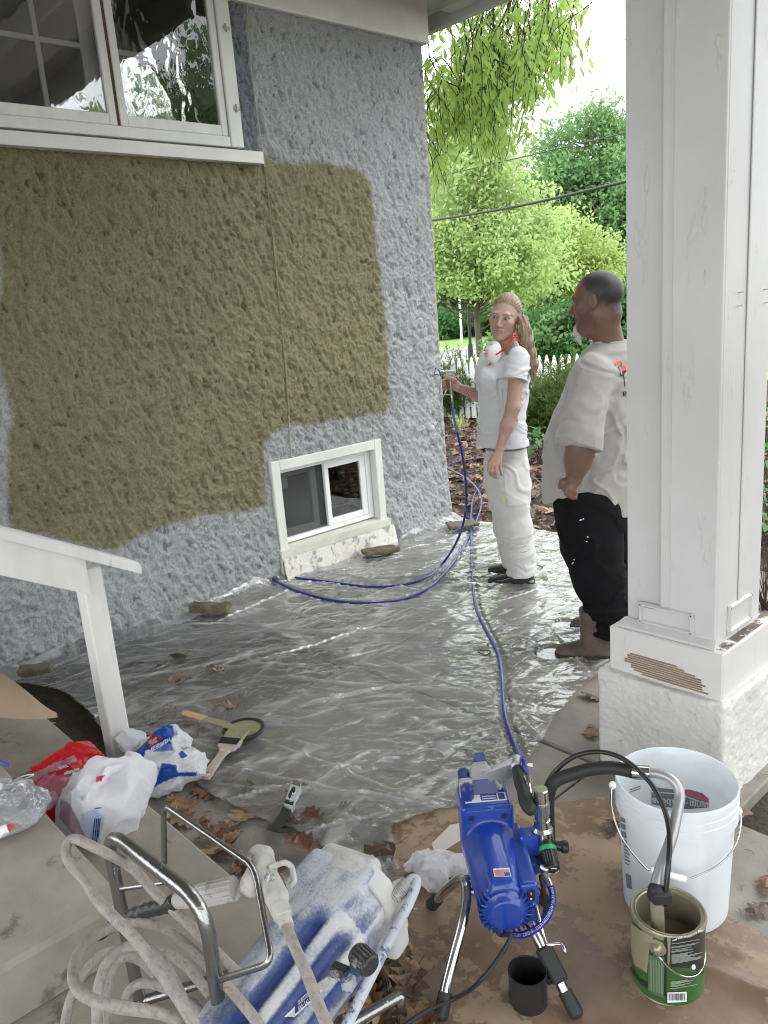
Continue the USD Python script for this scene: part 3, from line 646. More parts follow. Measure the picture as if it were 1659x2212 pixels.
def tree(name, label, base, height, crown, nclump, nleaf, leaf, mat_leaf, seed, trunk_r=.1, group=None, clump_r=.35, limbs=True, bark='bark', lean=(0, 0), shell=.45, cat_='tree', upward=.35, flatc=.7):
    """crown: list of (dx, dy, z, rx, ry, rz) lobes relative to the base"""
    r = np.random.default_rng(seed); base = np.asarray(base, float)
    t = thing(name, label, cat_, base, group=group)
    vol = np.array([c[3] * c[4] * c[5] for c in crown]) ** .8; pick = r.choice(len(crown), nclump, p=vol / vol.sum())
    C = np.array([crown[k][:3] for k in pick]); R = np.array([crown[k][3:] for k in pick])
    u = unit(nclump, r) * (r.random((nclump, 1)) ** shell); cl = base + C + u * R
    top = max(c[2] for c in crown); z0 = min(c[2] - c[5] for c in crown)
    axis = lambda z: base + np.stack([lean[0] * z / height + .03 * np.sin(z * 1.7 + seed), lean[1] * z / height + .03 * np.cos(z * 1.3), z], -1)
    zs = np.linspace(-.1, min(top + .2, height * .92), 14)
    parts = [tube(axis(zs), trunk_r * (1 - .82 * np.clip(zs / height, 0, 1)) * (1 + .5 * np.exp(-np.maximum(zs, 0) / .15)), 9)]
    if limbs:
        for k in range(0, nclump, max(1, nclump // 70)):
            p = cl[k]; h = p[2] - base[2]; zz = min(max(z0 * (.55 + .5 * r.random()), h * (.45 + .4 * r.random())), height * .9)
            a = axis(np.array([zz]))[0]; mid = (a + p) / 2 + np.array([0, 0, -.08 * np.linalg.norm(p - a)]) + r.normal(size=3) * .05
            q = spl([a, mid, p], 7); rr = trunk_r * .22 * (1 - .55 * zz / height); parts.append(tube(q, np.linspace(rr, .006, 7), 5))
    obj('trunk', cat(*parts), bark, t, smooth=True)
    w = r.integers(0, nclump, nleaf); cr = clump_r * (0.6 + .8 * r.random(nclump))
    off = r.normal(size=(nleaf, 3)) * cr[w][:, None] * .55 * np.array([1, 1, flatc]); P = cl[w] + off
    D = unit(nleaf, r) + off / np.maximum(np.linalg.norm(off, axis=1, keepdims=True), 1e-6) * .6 + np.array([0, 0, -.25]); N = unit(nleaf, r) + np.array([0, 0, upward * 2])
    obj('crown', leaves(P, D, N, leaf * (.7 + .6 * r.random(nleaf)), leaf * .62 * (.7 + .5 * r.random(nleaf))), mat_leaf, t)
    return t
def at_depth(u, v, dist):
    d = ray(u, v); return EYEP + d * dist / np.hypot(d[0], d[1])
# the young tree by the road, with its visible trunk
b = G(1037, 786, -.05) * 1.0; b = at_depth(1037, 770, 19.0); b[2] = -.05
tree('young_tree', 'young tree with slim grey trunk and light green crown between house corner and woman', b, 7.2,
     [(0, 0, 3.4, 1.35, 1.35, 1.0), (-.05, 0, 4.6, 1.2, 1.2, 1.0), (.45, .5, 2.35, 1.5, 1.5, .65), (0, 0, 5.8, .8, .8, .95), (-.9, -.9, 2.6, .9, .9, .75), (.9, 1.0, 3.3, .7, .7, .7)], 260, 30000, .115, 'leaf_spring', 3, .085, clump_r=.36, shell=.5)
b = at_depth(1215, 740, 21.5); b[2] = -.05
tree('bushy_tree', 'bushy yellow green tree rising behind the man head', b, 5.0, [(0, 0, 2.6, 1.05, 1.05, 1.0), (.5, .5, 2.0, .9, .9, .8), (-.5, -.5, 2.1, .8, .8, .8), (.75, .85, 2.6, .35, .35, .35), (0, 0, 3.4, .5, .5, .35)], 140, 17000, .105, 'leaf_yellow', 4, .07, clump_r=.32)
b = at_depth(1275, 700, 36); b[2] = 0
tree('maple_tree', 'big rounded deep green maple standing tallest beside the porch column', b, 10.5, [(0, 0, 6.3, 2.6, 2.6, 2.6), (-1.4, -1.6, 5.6, 2.0, 2.0, 2.1), (1.6, 1.8, 5.2, 2.2, 2.2, 2.4), (0, 0, 3.4, 3.0, 3.0, 1.8), (.3, .3, 8.0, 1.2, 1.2, 1.1)], 380, 40000, .19, 'leaf_maple', 5, .26, clump_r=.62)
# a row of street trees far back
far = [(935, 50, 9.5, 'leaf_far'), (985, 56, 12.0, 'leaf_spring'), (1060, 60, 11.0, 'leaf_far'), (1140, 54, 10.0, 'leaf_maple'), (1195, 62, 11.5, 'leaf_maple'), (1330, 58, 9.5, 'leaf_far'), (1640, 40, 8.5, 'leaf_far'), (1440, 52, 9.0, 'leaf_far')]
wh = ['furthest left tall dark tree of the row across the road, partly behind the house corner', 'tall pale green tree across the road, just right of the house corner', 'tall dark tree across the road directly behind the young tree', 'green tree across the road between the young tree and the maple', 'dark green tree across the road just left of the big maple', 'dark tree across the road behind the man and the maple', 'dark tree seen past the right edge of the porch column', 'dark tree across the road hidden mostly behind the porch column']
for k, (u, d, h, lf) in enumerate(far):
    b = at_depth(u, 690, d); b[2] = 0
    s = h / 10
    tree('street_tree', wh[k], b, h, [(0, 0, 5.2 * s, 3.3, 3.3, 3.0 * s), (1.2, 1.2, 3.2 * s, 3.2, 3.2, 2.2 * s), (-1.3, -1.3, 3.0 * s, 3.0, 3.0, 2.2 * s), (0, 0, 8 * s, 1.6, 1.6, 1.4 * s)], 150, 7000, .48, lf, 30 + k, .25, group='trees across the road', clump_r=.95, limbs=False)
for k, (u, d, w_, h) in enumerate([(952, 41, 1.5, 1.5), (985, 43, 1.3, 1.25), (1022, 44, 1.5, 1.3), (1062, 42, 1.4, 1.5), (1120, 40, 2.0, 2.0)]):
    b = at_depth(u, 730, d); b[2] = .03
    tree('garden_shrub', ['rounded dark shrub at the lawn edge nearest the house corner', 'low dark shrub on the far lawn left of the young tree trunk', 'dark shrub on the far lawn behind the young tree trunk', 'dark shrub on the far lawn just right of the young tree trunk', 'tall dark shrub on the far lawn behind the woman head'][k], b, h, [(0, 0, h * .5, w_, w_, h * .5)], 40, 2600, .2, 'leaf_laurel', 60 + k, .05, clump_r=.3, limbs=False, cat_='shrub', group='shrubs on the far lawn')
# evergreen hedge shrubs just behind the picket fence
for k, (u, d, h, w_) in enumerate([(1150, 17.0, 1.25, .9), (1195, 16.6, 1.45, .95), (1245, 16.4, 1.55, 1.0), (1310, 16.2, 1.75, 1.1)]):
    b = at_depth(u, 770, d); b[2] = -.05
    tree('evergreen_shrub', ['leftmost of the dark evergreen shrubs above the white fence', 'second dark evergreen shrub from the left above the white fence', 'third dark evergreen shrub above the white fence, beside the man', 'tall dark evergreen shrub behind the man beyond the fence'][k], b, h, [(0, 0, h * .45, w_, w_, h * .5), (.2, .2, h * .8, w_ * .6, w_ * .6, h * .25)], 90, 9000, .12, 'leaf_laurel' if k % 2 else 'leaf_maple', 70 + k, .05, clump_r=.2, limbs=False, cat_='shrub', group='evergreen shrubs behind the fence', upward=.1)

# picket fence
mat('fence_paint', (.80, .80, .78), .5, var=.06)
f0, f1 = G(940, 776, .86), G(1330, 766, .86); f0[2] = f1[2] = 0; fd = (f1 - f0) / np.linalg.norm(f1 - f0); fn = np.array([fd[1], -fd[0], 0])
fence = thing('picket_fence', 'white picket fence with pointed boards between the yew bushes and the road', 'fence', (f0 + f1) / 2)
Rf = np.array([fd, [0, 0, 1.0], np.cross(fd, [0, 0, 1.0])]); Lf = np.linalg.norm(f1 - f0)
pk = Polygon([(-.036, 0), (.036, 0), (.038, .70), (.030, .78), (.014, .845), (0, .87), (-.014, .845), (-.030, .78), (-.038, .70)])
for i in range(int(Lf / .112) + 1):
    obj('picket', extrude(pk, .018, Rf, f0 + fd * i * .112 + np.array([0, 0, .01 + rng.uniform(-.006, .006)])), 'fence_paint', fence)
for z in (.2, .6): obj('rail', xf(box((-.05, -.035, -.022), (Lf + .05, .035, .018), .004), np.array([fd, [0, 0, 1.0], np.cross(fd, [0, 0, 1.0])]), f0 + np.array([0, 0, z]) - np.cross(fd, [0, 0, 1.0]) * .022), 'fence_paint', fence)

# yew bushes in the leaf bed
def yew(label, u, v, w_, h, n, seed):
    b = G(u, v, -.04); r = np.random.default_rng(seed); t = thing('yew_bush', label, 'bush', b, group='yew bushes behind the people')
    ns = 34; stems = []; tips = []
    for k in range(ns):
        a = r.random() * 6.283; q = r.random() ** .5; e = b + np.array([np.cos(a) * q * w_, np.sin(a) * q * w_, h * (1.05 - .5 * q * q) * (.8 + .3 * r.random())])
        m = b + (e - b) * .5 + np.array([np.cos(a), np.sin(a), 0]) * .12 * w_; c = spl([b + r.normal(size=3) * .05 * [1, 1, 0], m, e], 9); stems.append(tube(c, np.linspace(.012, .004, 9), 5)); tips.append(c)
    obj('stem', cat(*stems), 'bark_dark', t)
    Pn, Dn = [], []
    for k in range(n):
        c = tips[r.integers(ns)]; s = c[min(int(2 + 7 * r.random() ** .65), 8)]; o = unit(1, r)[0]; o[2] = abs(o[2]) * .9 + .1
        L = .10 + .18 * r.random(); m = 15; tt = np.linspace(0.1, 1, m)[:, None]; st = s + r.normal(size=3) * .09 + o * L * tt; side = unit(m, r)
        Pn.append(st); Dn.append(o + side * .75)
    P, D = np.vstack(Pn), np.vstack(Dn); D[:, 2] += .25
    obj('foliage', leaves(P, D, unit(len(P), r), .045 + .03 * r.random(len(P)), .011 + .006 * r.random(len(P))), 'leaf_yew', t)
yew('yew bush between the house corner and the spray gun', 985, 905, .50, .66, 1300, 81)
yew('yew bush right behind the woman, in front of the white fence', 1195, 955, .62, .66, 1900, 82)
yew('yew bush behind the man, mostly hidden by him', 1310, 960, .6, .72, 900, 83)
yew('low yew bush just left of the woman', 1035, 880, .42, .52, 700, 84)
# seedling maple and tuft
def seedling(name, label, catg, base, n, h, spread, L, Wd, seed, m='leaf_ivy', lobes=5, grp=None):
    r = np.random.default_rng(seed); t = thing(name, label, catg, base, group=grp); st = []
    for k in range(n):
        a = r.random() * 6.283; q = spread * r.random() ** .5; e = base + np.array([np.cos(a) * q, np.sin(a) * q, h * (.35 + .65 * r.random())])
        st.append(tube(spl([base + r.normal(size=3) * [.02, .02, 0], (base + e) / 2 + [0, 0, .05 * h], e], 6), .0025, 4))
        nrm = np.array([r.normal() * .35, r.normal() * .35, 1.0]) + ET * .5; R = basis(nrm, np.array([np.cos(a), np.sin(a), -.2]))
        pts = []
        for i in range(lobes * 2 + 1):
            th = (i / (lobes * 2)) * 4.6 - 2.3; rad = (1.0 if i % 2 == 0 else .62) * (1 - .18 * abs(th)); pts.append((np.cos(th) * rad * L, np.sin(th) * rad * Wd))
        P2 = np.array([(0, 0)] + pts); V = np.c_[P2, -.25 * (P2 ** 2).sum(1) / L + .10 * np.abs(P2[:, 1])]; F = [[0, i, i + 1] for i in range(1, len(P2) - 1)]
        obj('leaf', trimesh.Trimesh(V @ R + e, F, process=False), m, t)
    obj('stem', cat(*st), 'bark_dark', t)
seedling('maple_seedling', 'small maple seedling with lobed green leaves at the foot of the yew', 'plant', G(1165, 1000), 26, .38, .25, .075, .07, 90)
for k, (u, v) in enumerate(((1652, 1325), (1656, 1180), (1665, 1080), (1659, 980), (1690, 1240))):
    seedling('groundcover_plant', ['lowest leafy plant showing past the right edge of the column', 'second lowest leafy plant past the right edge of the column', 'leafy plant half way up the strip right of the column', 'topmost leafy plant past the right edge of the column', 'leafy plant hidden furthest right behind the column edge'][k], 'plant', G(u, v, -.02), 34, .5 + .1 * k, .3, .055, .05, 91 + k, lobes=2, grp='leafy plants past the column')
gb = G(992, 925); r = np.random.default_rng(3); n = 60; P = gb + r.normal(size=(n, 3)) * [.04, .04, 0]
obj_t = obj('grass_tuft', leaves(P, unit(n, r) * .5 + [0, 0, 1], unit(n, r), .14 + .08 * r.random(n), .007), 'leaf_spring'); tag(obj_t, 'thin grass tuft in the leaf bed by the house corner', 'grass')

# ------------------------------------------------------------------ the tree that hangs over the porch edge
r = np.random.default_rng(11)
tb = np.array([-9.5, 8.4, -.05])
ot = thing('overhanging_tree', 'tree whose drooping leafy branches hang in front of the white sky beside the house', 'tree', tb)
reg = Polygon([(900, -420), (1500, -420), (1330, -150), (1235, -10), (1215, 30), (1222, 120), (1190, 150), (1235, 190), (1240, 215), (1205, 255), (1165, 262), (1130, 285), (1108, 345), (1075, 385), (1040, 345), (1010, 318), (985, 375), (975, 420), (945, 445), (925, 380), (760, 330), (700, 100), (760, -300)])
low_ = Polygon([(1225, 120), (1245, 200), (1235, 240), (1190, 275), (1140, 300), (1110, 350), (1060, 388), (1010, 375), (960, 425), (938, 440), (935, 300), (1100, 190)])
P, D, LW = [], [], []; br = []
hub = tb + np.array([.6, .6, 7.0])
zs = np.linspace(-.1, 6.6, 12); br.append(tube(tb + np.stack([.1 * zs, .1 * zs, zs], -1), .24 - .018 * zs, 10))
mains = []
for k in range(9):
    e = at_depth(820 + 75 * k, -330 + 30 * (k % 3), 7.0 + (k % 4) * .5); c = spl([tb + [.55, .55, 4.5 + .2 * k], (hub + e) / 2 + [0, 0, .9], e], 16); br.append(tube(c, np.linspace(.07, .014, 16), 6)); mains.append(c)
allm = np.vstack([c[6:] for c in mains])
ntw = 0
while ntw < 760:
    u, v = (r.uniform(690, 1330), r.uniform(-420, 445)) if ntw % 4 else (r.uniform(930, 1245), r.uniform(60, 440))
    if not (reg if ntw % 4 else low_).contains(Point(u, v)): continue
    if nz(np.array([[u / 70, v / 70, 3.0]]), 1, 5, 2)[0] < -.12 and v > 0: continue
    e = at_depth(u, v, r.uniform(6.2, 8.6)); L = r.uniform(.25, .55); top = e + np.array([r.normal() * .12, r.normal() * .12, L])
    d2 = ((allm - top) ** 2).sum(1); h_ = allm[d2.argmin()]
    c = spl([top + r.normal(size=3) * .05 + [0, 0, .15], top, (top + e) / 2 + r.normal(size=3) * .04, e], 8); br.append(tube(c, np.linspace(.0042, .002, 8), 4, caps=False))
    if ntw % 9 == 0: br.append(tube(spl([h_, (h_ + c[0]) / 2 + r.normal(size=3) * .1 + [0, 0, .08], c[0]], 9), np.linspace(.010, .004, 9), 5, caps=False))
    m = r.integers(9, 15); ti = r.uniform(.15, 1, m); cp = np.array([c[int(x * 7)] for x in ti]); o = unit(m, r) * .55; P.append(cp + o * .03); D.append(o * 1.25 + [0, 0, -.75]); ntw += 1
P, D = np.vstack(P), np.vstack(D); n = len(P)
L = r.uniform(.078, .122, n); Wd = L * r.uniform(.27, .36, n)
N = unit(n, r) + ET * .5
obj('trunk', cat(*br), 'bark_dark', ot, smooth=True)
front = np.argsort((P - EYEP) @ fw)
vis = [i for i in front if P[i][2] < 6.0][:280]; vs = set(vis)
for i in vis: obj('leaf', leaves(P[i:i + 1], D[i:i + 1], N[i:i + 1], L[i], Wd[i], True, droop=.12), 'leaf_lime', ot)
rest = np.array([i for i in range(n) if i not in vs])
obj('foliage', leaves(P[rest], D[rest], N[rest], L[rest], Wd[rest], True, droop=.12), 'leaf_lime', ot, kind='stuff')
# trees on the open side, seen only as mirror images in the window
for k, (x, y, h) in enumerate(((7.5, 9.5, 8.5), (11, 4.0, 9.5), (9.0, -4.0, 9.0), (13.5, 13.0, 11.0))):
    s = h / 9
    tree('side_tree', ['tree mirrored in the storm window, left of the three', 'tree mirrored in the storm window, middle', 'tree standing open side of the yard', 'tall tree mirrored at the right of the storm window'][k], (x, y, -.05), h, [(0, 0, 5.2 * s, 2.4, 2.4, 2.4 * s), (.9, -.6, 3.6 * s, 2.0, 2.0, 1.5 * s), (-.8, .9, 6.6 * s, 1.6, 1.6, 1.6 * s)], 60, 2300, .24, 'leaf_far', 120 + k, .2, clump_r=.42, group='trees round the yard')

# overhead wires
mat('wire_black', (.02, .02, .022), .45)
def wire(label, a, b, da, db, rad, sag=0.0, ext=1.6):
    A, B_ = at_depth(*a, da), at_depth(*b, db); d = B_ - A; q = [A - d * .9, A, (A + B_) / 2 + np.array([0, 0, -sag]), B_, B_ + d * ext]
    o = obj('overhead_wire', tube(spl(q, 60), rad, 8), 'wire_black', smooth=True); tag(o, label, 'wire', 'overhead wires across the yard')
wire('thickest black overhead cable crossing low in front of the trees', (946, 474), (1348, 393), 15, 12, .021, .04)
wire('middle overhead wire just above the maple crown', (1030, 362), (1348, 288), 17, 14, .010)
wire('thin topmost overhead wire against the white sky', (1205, 122), (1348, 86), 17, 14, .0045)
# street lamp and pale pole across the lawn
lb = at_depth(1017, 770, 23.5); lb[2] = -.03
lamp = thing('garden_lamp_post', 'short dark lamp post standing by the road left of the young tree', 'lamp post', lb)
obj('post', cat(cyl(lb, lb + [0, 0, 1.75], .045, 12), cyl(lb, lb + [0, 0, .55], .085, 12, .07)), 'wire_black', lamp)
obj('lantern', lathe([(.05, 0), (.12, .08), (.14, .22), (.10, .33), (.03, .40), (0, .41)], lb + [0, 0, 1.75], 12), 'wire_black', lamp)
pb = at_depth(998, 745, 36); pb[2] = .04
tag(obj('white_pole', cat(cyl(pb, pb + [0, 0, 2.9], .05, 10), cyl(pb + [0, 0, 2.9], pb + [0, 0, 2.98], .07, 10)), 'fence_paint'), 'thin white pole on the far lawn left of the young tree', 'pole')
# brick house glimpsed through the trees
hb = at_depth(975, 700, 62); bh = thing('brick_house', 'dark brick house glimpsed between the trees across the road', 'house', hb * [1, 1, 0])
Rh = np.array([ER, -ET, [0, 0, 1.0]])
mat('brick_wall', (.16, .075, .055), .9, var=.3, scale=5)
obj('wall', xf(box((-6, 0, 0), (6, 7, 5.2)), Rh, hb * [1, 1, 0]), 'brick_wall', bh)
obj('roof', xf(hull([(-6.5, -.5, 5.2), (6.5, -.5, 5.2), (-6.5, 7.5, 5.2), (6.5, 7.5, 5.2), (-6.5, 3.5, 8), (6.5, 3.5, 8)]), Rh, hb * [1, 1, 0]), 'roof_shingle' if 'roof_shingle' in LOOK else 'wire_black', bh)
for k in range(4): 
    wq_ = obj('window', xf(box((-5 + 2.7 * k, -.04, 1.0), (-3.8 + 2.7 * k, -.005, 2.6), .01), Rh, hb * [1, 1, 0]), 'fence_paint', bh)
    obj('pane', xf(box((-4.9 + 2.7 * k, -.05, 1.1), (-3.9 + 2.7 * k, -.042, 2.5)), Rh, hb * [1, 1, 0]), 'dark_gap', wq_)
# ================================================================== people
mat('skin', (.6, .4, .3), .48, attr='col', var=.10, scale=60, subs=.06)
mat('cloth_white', (.57, .57, .59), .85, var=.06, scale=9, bump=.25, bscale=900, bdist=.001, sheen=.15)
mat('cloth_offwhite', (.53, .52, .51), .85, var=.08, scale=8, bump=.25, bscale=700, bdist=.001, sheen=.15)
mat('cloth_grey', (.345, .335, .315), .88, var=.08, scale=12, bump=.25, bscale=800, bdist=.001, sheen=.15)
mat('denim_black', (.008, .008, .009), .95, var=.3, scale=20, bump=.3, bscale=700, bdist=.001, spec=.15)
mat('hair_blond', (.28, .20, .125), .38, col2=(.14, .095, .055), scale=26, stretch=(2.2, 2.2, .5), bump=.8, bscale=120, bdist=.004, spec=.6)
mat('hair_cropped', (.016, .014, .013), .95, col2=(.034, .031, .030), scale=40, bump=.9, bscale=420, bdist=.003, spec=.12)
mat('beard_white', (.55, .53, .50), .8, var=.2, scale=60, bump=.9, bscale=300, bdist=.004)
mat('eye_white', (.30, .265, .25), .25)
mat('iris', (.03, .026, .022), .15)
mat('shoe_black', (.018, .018, .019), .5, var=.2, scale=30, bump=.2, bscale=200)
mat('shoe_sole', (.30, .31, .31), .5)
mat('boot_leather', (.125, .088, .062), .55, col2=(.055, .04, .03), scale=11, bump=.3, bscale=120, bdist=.003, spots=(20, .70, (.26, .22, .18)))
mat('boot_sole', (.03, .026, .022), .7)
mat('mask_white', (.80, .80, .80), .8, bump=.15, bscale=300, bdist=.001)
mat('strap_red', (.60, .02, .03), .6)
mat('print_black', (.02, .02, .02), .8)
mat('print_orange', (.62, .10, .03), .7)
mat('paint_fleck', (.6, .6, .58), .6)
def z7(x, y, base, t=0): return onP(905.2 + x * .2811, 576 + y * .2811, base, t)
def z8(x, y, base, t=0): return onP(905.2 + x * .2811, 1014.9 + y * .2811, base, t)
def s_stack(p, lv, a, b):
    """torso: levels (centre xyz, half-width along a, half-depth along b)"""
    lv = sorted(lv, key=lambda l: l[0][2]); z = np.array([l[0][2] for l in lv]); q = p[:, 2]
    cx = np.interp(q, z, [l[0][0] for l in lv]); cyy = np.interp(q, z, [l[0][1] for l in lv]); ra = np.interp(q, z, [l[1] for l in lv]); rb = np.interp(q, z, [l[2] for l in lv])
    dx, dy = p[:, 0] - cx, p[:, 1] - cyy; u = (dx * a[0] + dy * a[1]) / ra; v = (dx * b[0] + dy * b[1]) / rb
    k = (np.abs(u) ** 2.3 + np.abs(v) ** 2.3) ** (1 / 2.3); d = (k - 1) * np.minimum(ra, rb)
    return np.maximum(d, np.maximum(z[0] - q, q - z[-1]))
def folds(p, dirv, freq, seed, warp=.35):
    """soft creases running across dirv"""
    s = p @ np.asarray(dirv); n = nz(p, 6, seed, 2); r = nz(np.stack([s * freq + n * warp * freq, p @ np.array([.3, .3, .2]) * freq * .22, p[:, 2] * freq * .12], -1), 1, seed + 1, 2)
    return 1 - np.minimum(1, 5.5 * np.abs(r))
def hand(p, wrist, *a, **k):
    rr_ = np.linalg.norm(p - np.asarray(wrist), axis=1); d = rr_ - .15; m_ = rr_ < .30
    if m_.any(): d[m_] = hand_(p[m_], wrist, *a, **k)
    return d
def hand_(p, wrist, knuck, palm_n, fingers, thumb, scale=1.0, k=.006):
    """palm as a flattened block, four separate bent fingers and a thumb; each finger is a list of joints"""
    wrist, knuck = np.asarray(wrist), [np.asarray(q) for q in knuck]; d = None
    for q in knuck:
        e = s_cone(p, wrist + (q - wrist) * .12, q, .017 * scale, .0095 * scale); d = e if d is None else smin(d, e, .010)
    for f, r in zip(fingers, (.0085, .009, .0086, .0075)):
        f = [np.asarray(q) for q in f]; rs = np.linspace(r * 1.02, r * .78, len(f)) * scale
        d = smin(d, s_chain(p, f, rs, .002), .004)
    t = [np.asarray(q) for q in thumb]; d = smin(d, s_chain(p, t, np.linspace(.0155, .0085, len(t)) * scale, .003), .008)
    return d
def head_field(q, fem=True):
    """q in head coordinates: x to its left, y out of the face, z up"""
    w = 1.0 if fem else 1.07
    d = s_ell(q, (0, -.016, .032), (.0735 * w, .094 * w, .088))
    d = smin(d, s_ell(q, (0, .024, -.028), (.060 * w, .068, .083)), .03)
    for s in (-1, 1):
        d = smin(d, s_cone(q, (s * .054 * w, .000, -.055), (s * .018 * w, .060, -.100), .017 if fem else .021, .016 if fem else .021), .025)
        d = smin(d, s_ell(q, (s * .043, .054, -.022), (.022, .024, .020)), .02)
    d = smin(d, s_ell(q, (0, .066, -.100), (.020 * w, .018, .016)), .018)
    d = smin(d, s_cone(q, (-.036, .078, .020), (.036, .078, .020), .011 if fem else .014, .011 if fem else .014), .014)
    for s in (-1, 1): d = smax(d, -s_ell(q, (s * .031, .100, .001), (.0185, .016, .0115)), .010)
    d = smin(d, s_cone(q, (0, .086, .006), (0, .109 if fem else .107, -.036), .0065, .0095 if fem else .0135), .009)
    for s in (-1, 1): d = smin(d, s_ell(q, (s * .011, .096, -.039), (.0085, .010, .007)), .005)
    d = smax(d, -s_ell(q, (-.0, .088 + .012, -.0655), (.024, .005, .0018)), .003)
    for x0, x1 in ((-.022, 0), (0, .022)):
        f = lambda x: (x, .0885 - abs(x) * .28, -.0605 - (abs(x) * .12))
        d = smin(d, s_cone(q, f(x0), f(x1), .0042 if x0 < 0 else .0058, .0058 if x0 < 0 else .0042), .005)
        f = lambda x: (x, .0875 - abs(x) * .30, -.0715 + (abs(x) * .18))
        d = smin(d, s_cone(q, f(x0), f(x1), .0042 if x0 < 0 else .0066, .0066 if x0 < 0 else .0042), .005)
    for s in (-1, 1):
        e = s_ell(q, (s * .079 * w, -.008, -.004), (.0085, .019, .031)); e = smax(e, -s_ell(q, (s * .0885 * w, -.004, -.002), (.006, .011, .019)), .004); d = smin(d, e, .005)
        d = smin(d, s_ell(q, (s * .031, .0745, .010), (.0165, .013, .0065)), .004)      # upper lids
        d = smin(d, s_ell(q, (s * .031, .0735, -.0095), (.0150, .012, .0045)), .004)
    return d
def head_paint(q, skin_c, lip, brow, hairline=None):
    c = np.broadcast_to(np.array(skin_c), (len(q), 3)).copy()
    front = q[:, 1] > .04
    m = sstep(-np.abs(q[:, 2] + .066) + .0022 * 3 - .18 * np.abs(q[:, 0]), 0, .003) * (np.abs(q[:, 0]) < .026) * (q[:, 1] > .07); c = c * (1 - m[:, None]) + np.array(lip) * m[:, None]
    for s in (-1, 1):
        x = q[:, 0] * s - .033; m = (np.abs(x) < .023) * sstep(-np.abs(q[:, 2] - .0235 + .20 * np.abs(x - .003) ** 1.0 * (x > 0) + .10 * np.abs(x)) + .0042, 0, .002) * front; c = c * (1 - .75 * m[:, None]) + np.array(brow) * .75 * m[:, None]
        e = sstep(-(((q[:, 0] * s - .031) / .020) ** 2 + ((q[:, 2] - .003) / .0105) ** 2) + 1, 0, .5) * front; c = c * (1 - .38 * e[:, None])
    ch = np.exp(-(((np.abs(q[:, 0]) - .042) / .02) ** 2 + ((q[:, 2] + .028) / .02) ** 2)) * front; c = c * (1 + ch[:, None] * np.array([.06, -.10, -.10]))
    n_ = np.exp(-((q[:, 0] / .016) ** 2 + ((q[:, 2] + .038) / .012) ** 2)) * (q[:, 1] > .09); c = c * (1 + n_[:, None] * np.array([.05, -.12, -.12]))
    return c
def head_frame(fwd, tilt_up):
    f = np.asarray(fwd, float); f /= np.linalg.norm(f); u = np.asarray(tilt_up, float); u -= f * (u @ f); u /= np.linalg.norm(u)
    return np.array([np.cross(f, u), f, u])           # rows: own left? (checked below), forward, up
from scipy.spatial import cKDTree

# ------------------------------------------------------------------ the woman
WB = G(1105, 1261)
def w7(x, y, t=0): return z7(x, y, WB, t)
def w8(x, y, t=0): return z8(x, y, WB, t)
A_ = ER * .535 + ET * .845; B_f = -ER * .845 + ET * .535            # across the shoulders, out of the chest
Ls, Rs = w7(762, 705, .05), w7(530, 715, -.25)
HC = w7(658, 388, -.06)
HR = head_frame(ET * .90 - ER * .42 + np.array([0, 0, -.04]), np.array([0, 0, 1.0]) + ER * .22)
HR[0] = np.cross(HR[2], -HR[1]); HR[0] = HR[0] if HR[0] @ ER > 0 else -HR[0]     # x towards picture right: her left
nb = w7(690, 615, -.09)
Le, Lw = w7(722, 1085, .12), w7(622, 1395, .14)
def z6(x, y, t): return onP(1014.9 + x * .0992, 960.05 + y * .0992, WB, t)
def z5(x, y, t): return onP(932.6 + x * .0669, 757.1 + y * .0669, WB, t)
Re, Rw = w7(560, 1030, -.27), z5(850, 1190, -.20)
hipL, hipR = w7(690, 1500, -.03), w7(640, 1500, -.14)
knL, knR = w8(730, 430, .01), w8(690, 420, -.15)
anL, anR = w8(790, 790, .0), w8(735, 735, -.17)
kn = [z6(425, 440, .175), z6(500, 452, .18), z6(578, 455, .18), z6(655, 440, .17)]
fing = [[kn[0], z6(408, 570, .185), z6(440, 650, .17), z6(480, 690, .15)], [kn[1], z6(482, 590, .19), z6(510, 680, .18), z6(540, 722, .16)], [kn[2], z6(570, 600, .19), z6(575, 690, .18), z6(600, 732, .16)], [kn[3], z6(672, 560, .175), z6(688, 625, .165), z6(690, 668, .15)]]
thumbL = [z6(520, 260, .13), z6(440, 400, .12), z6(425, 520, .12), z6(440, 600, .125)]
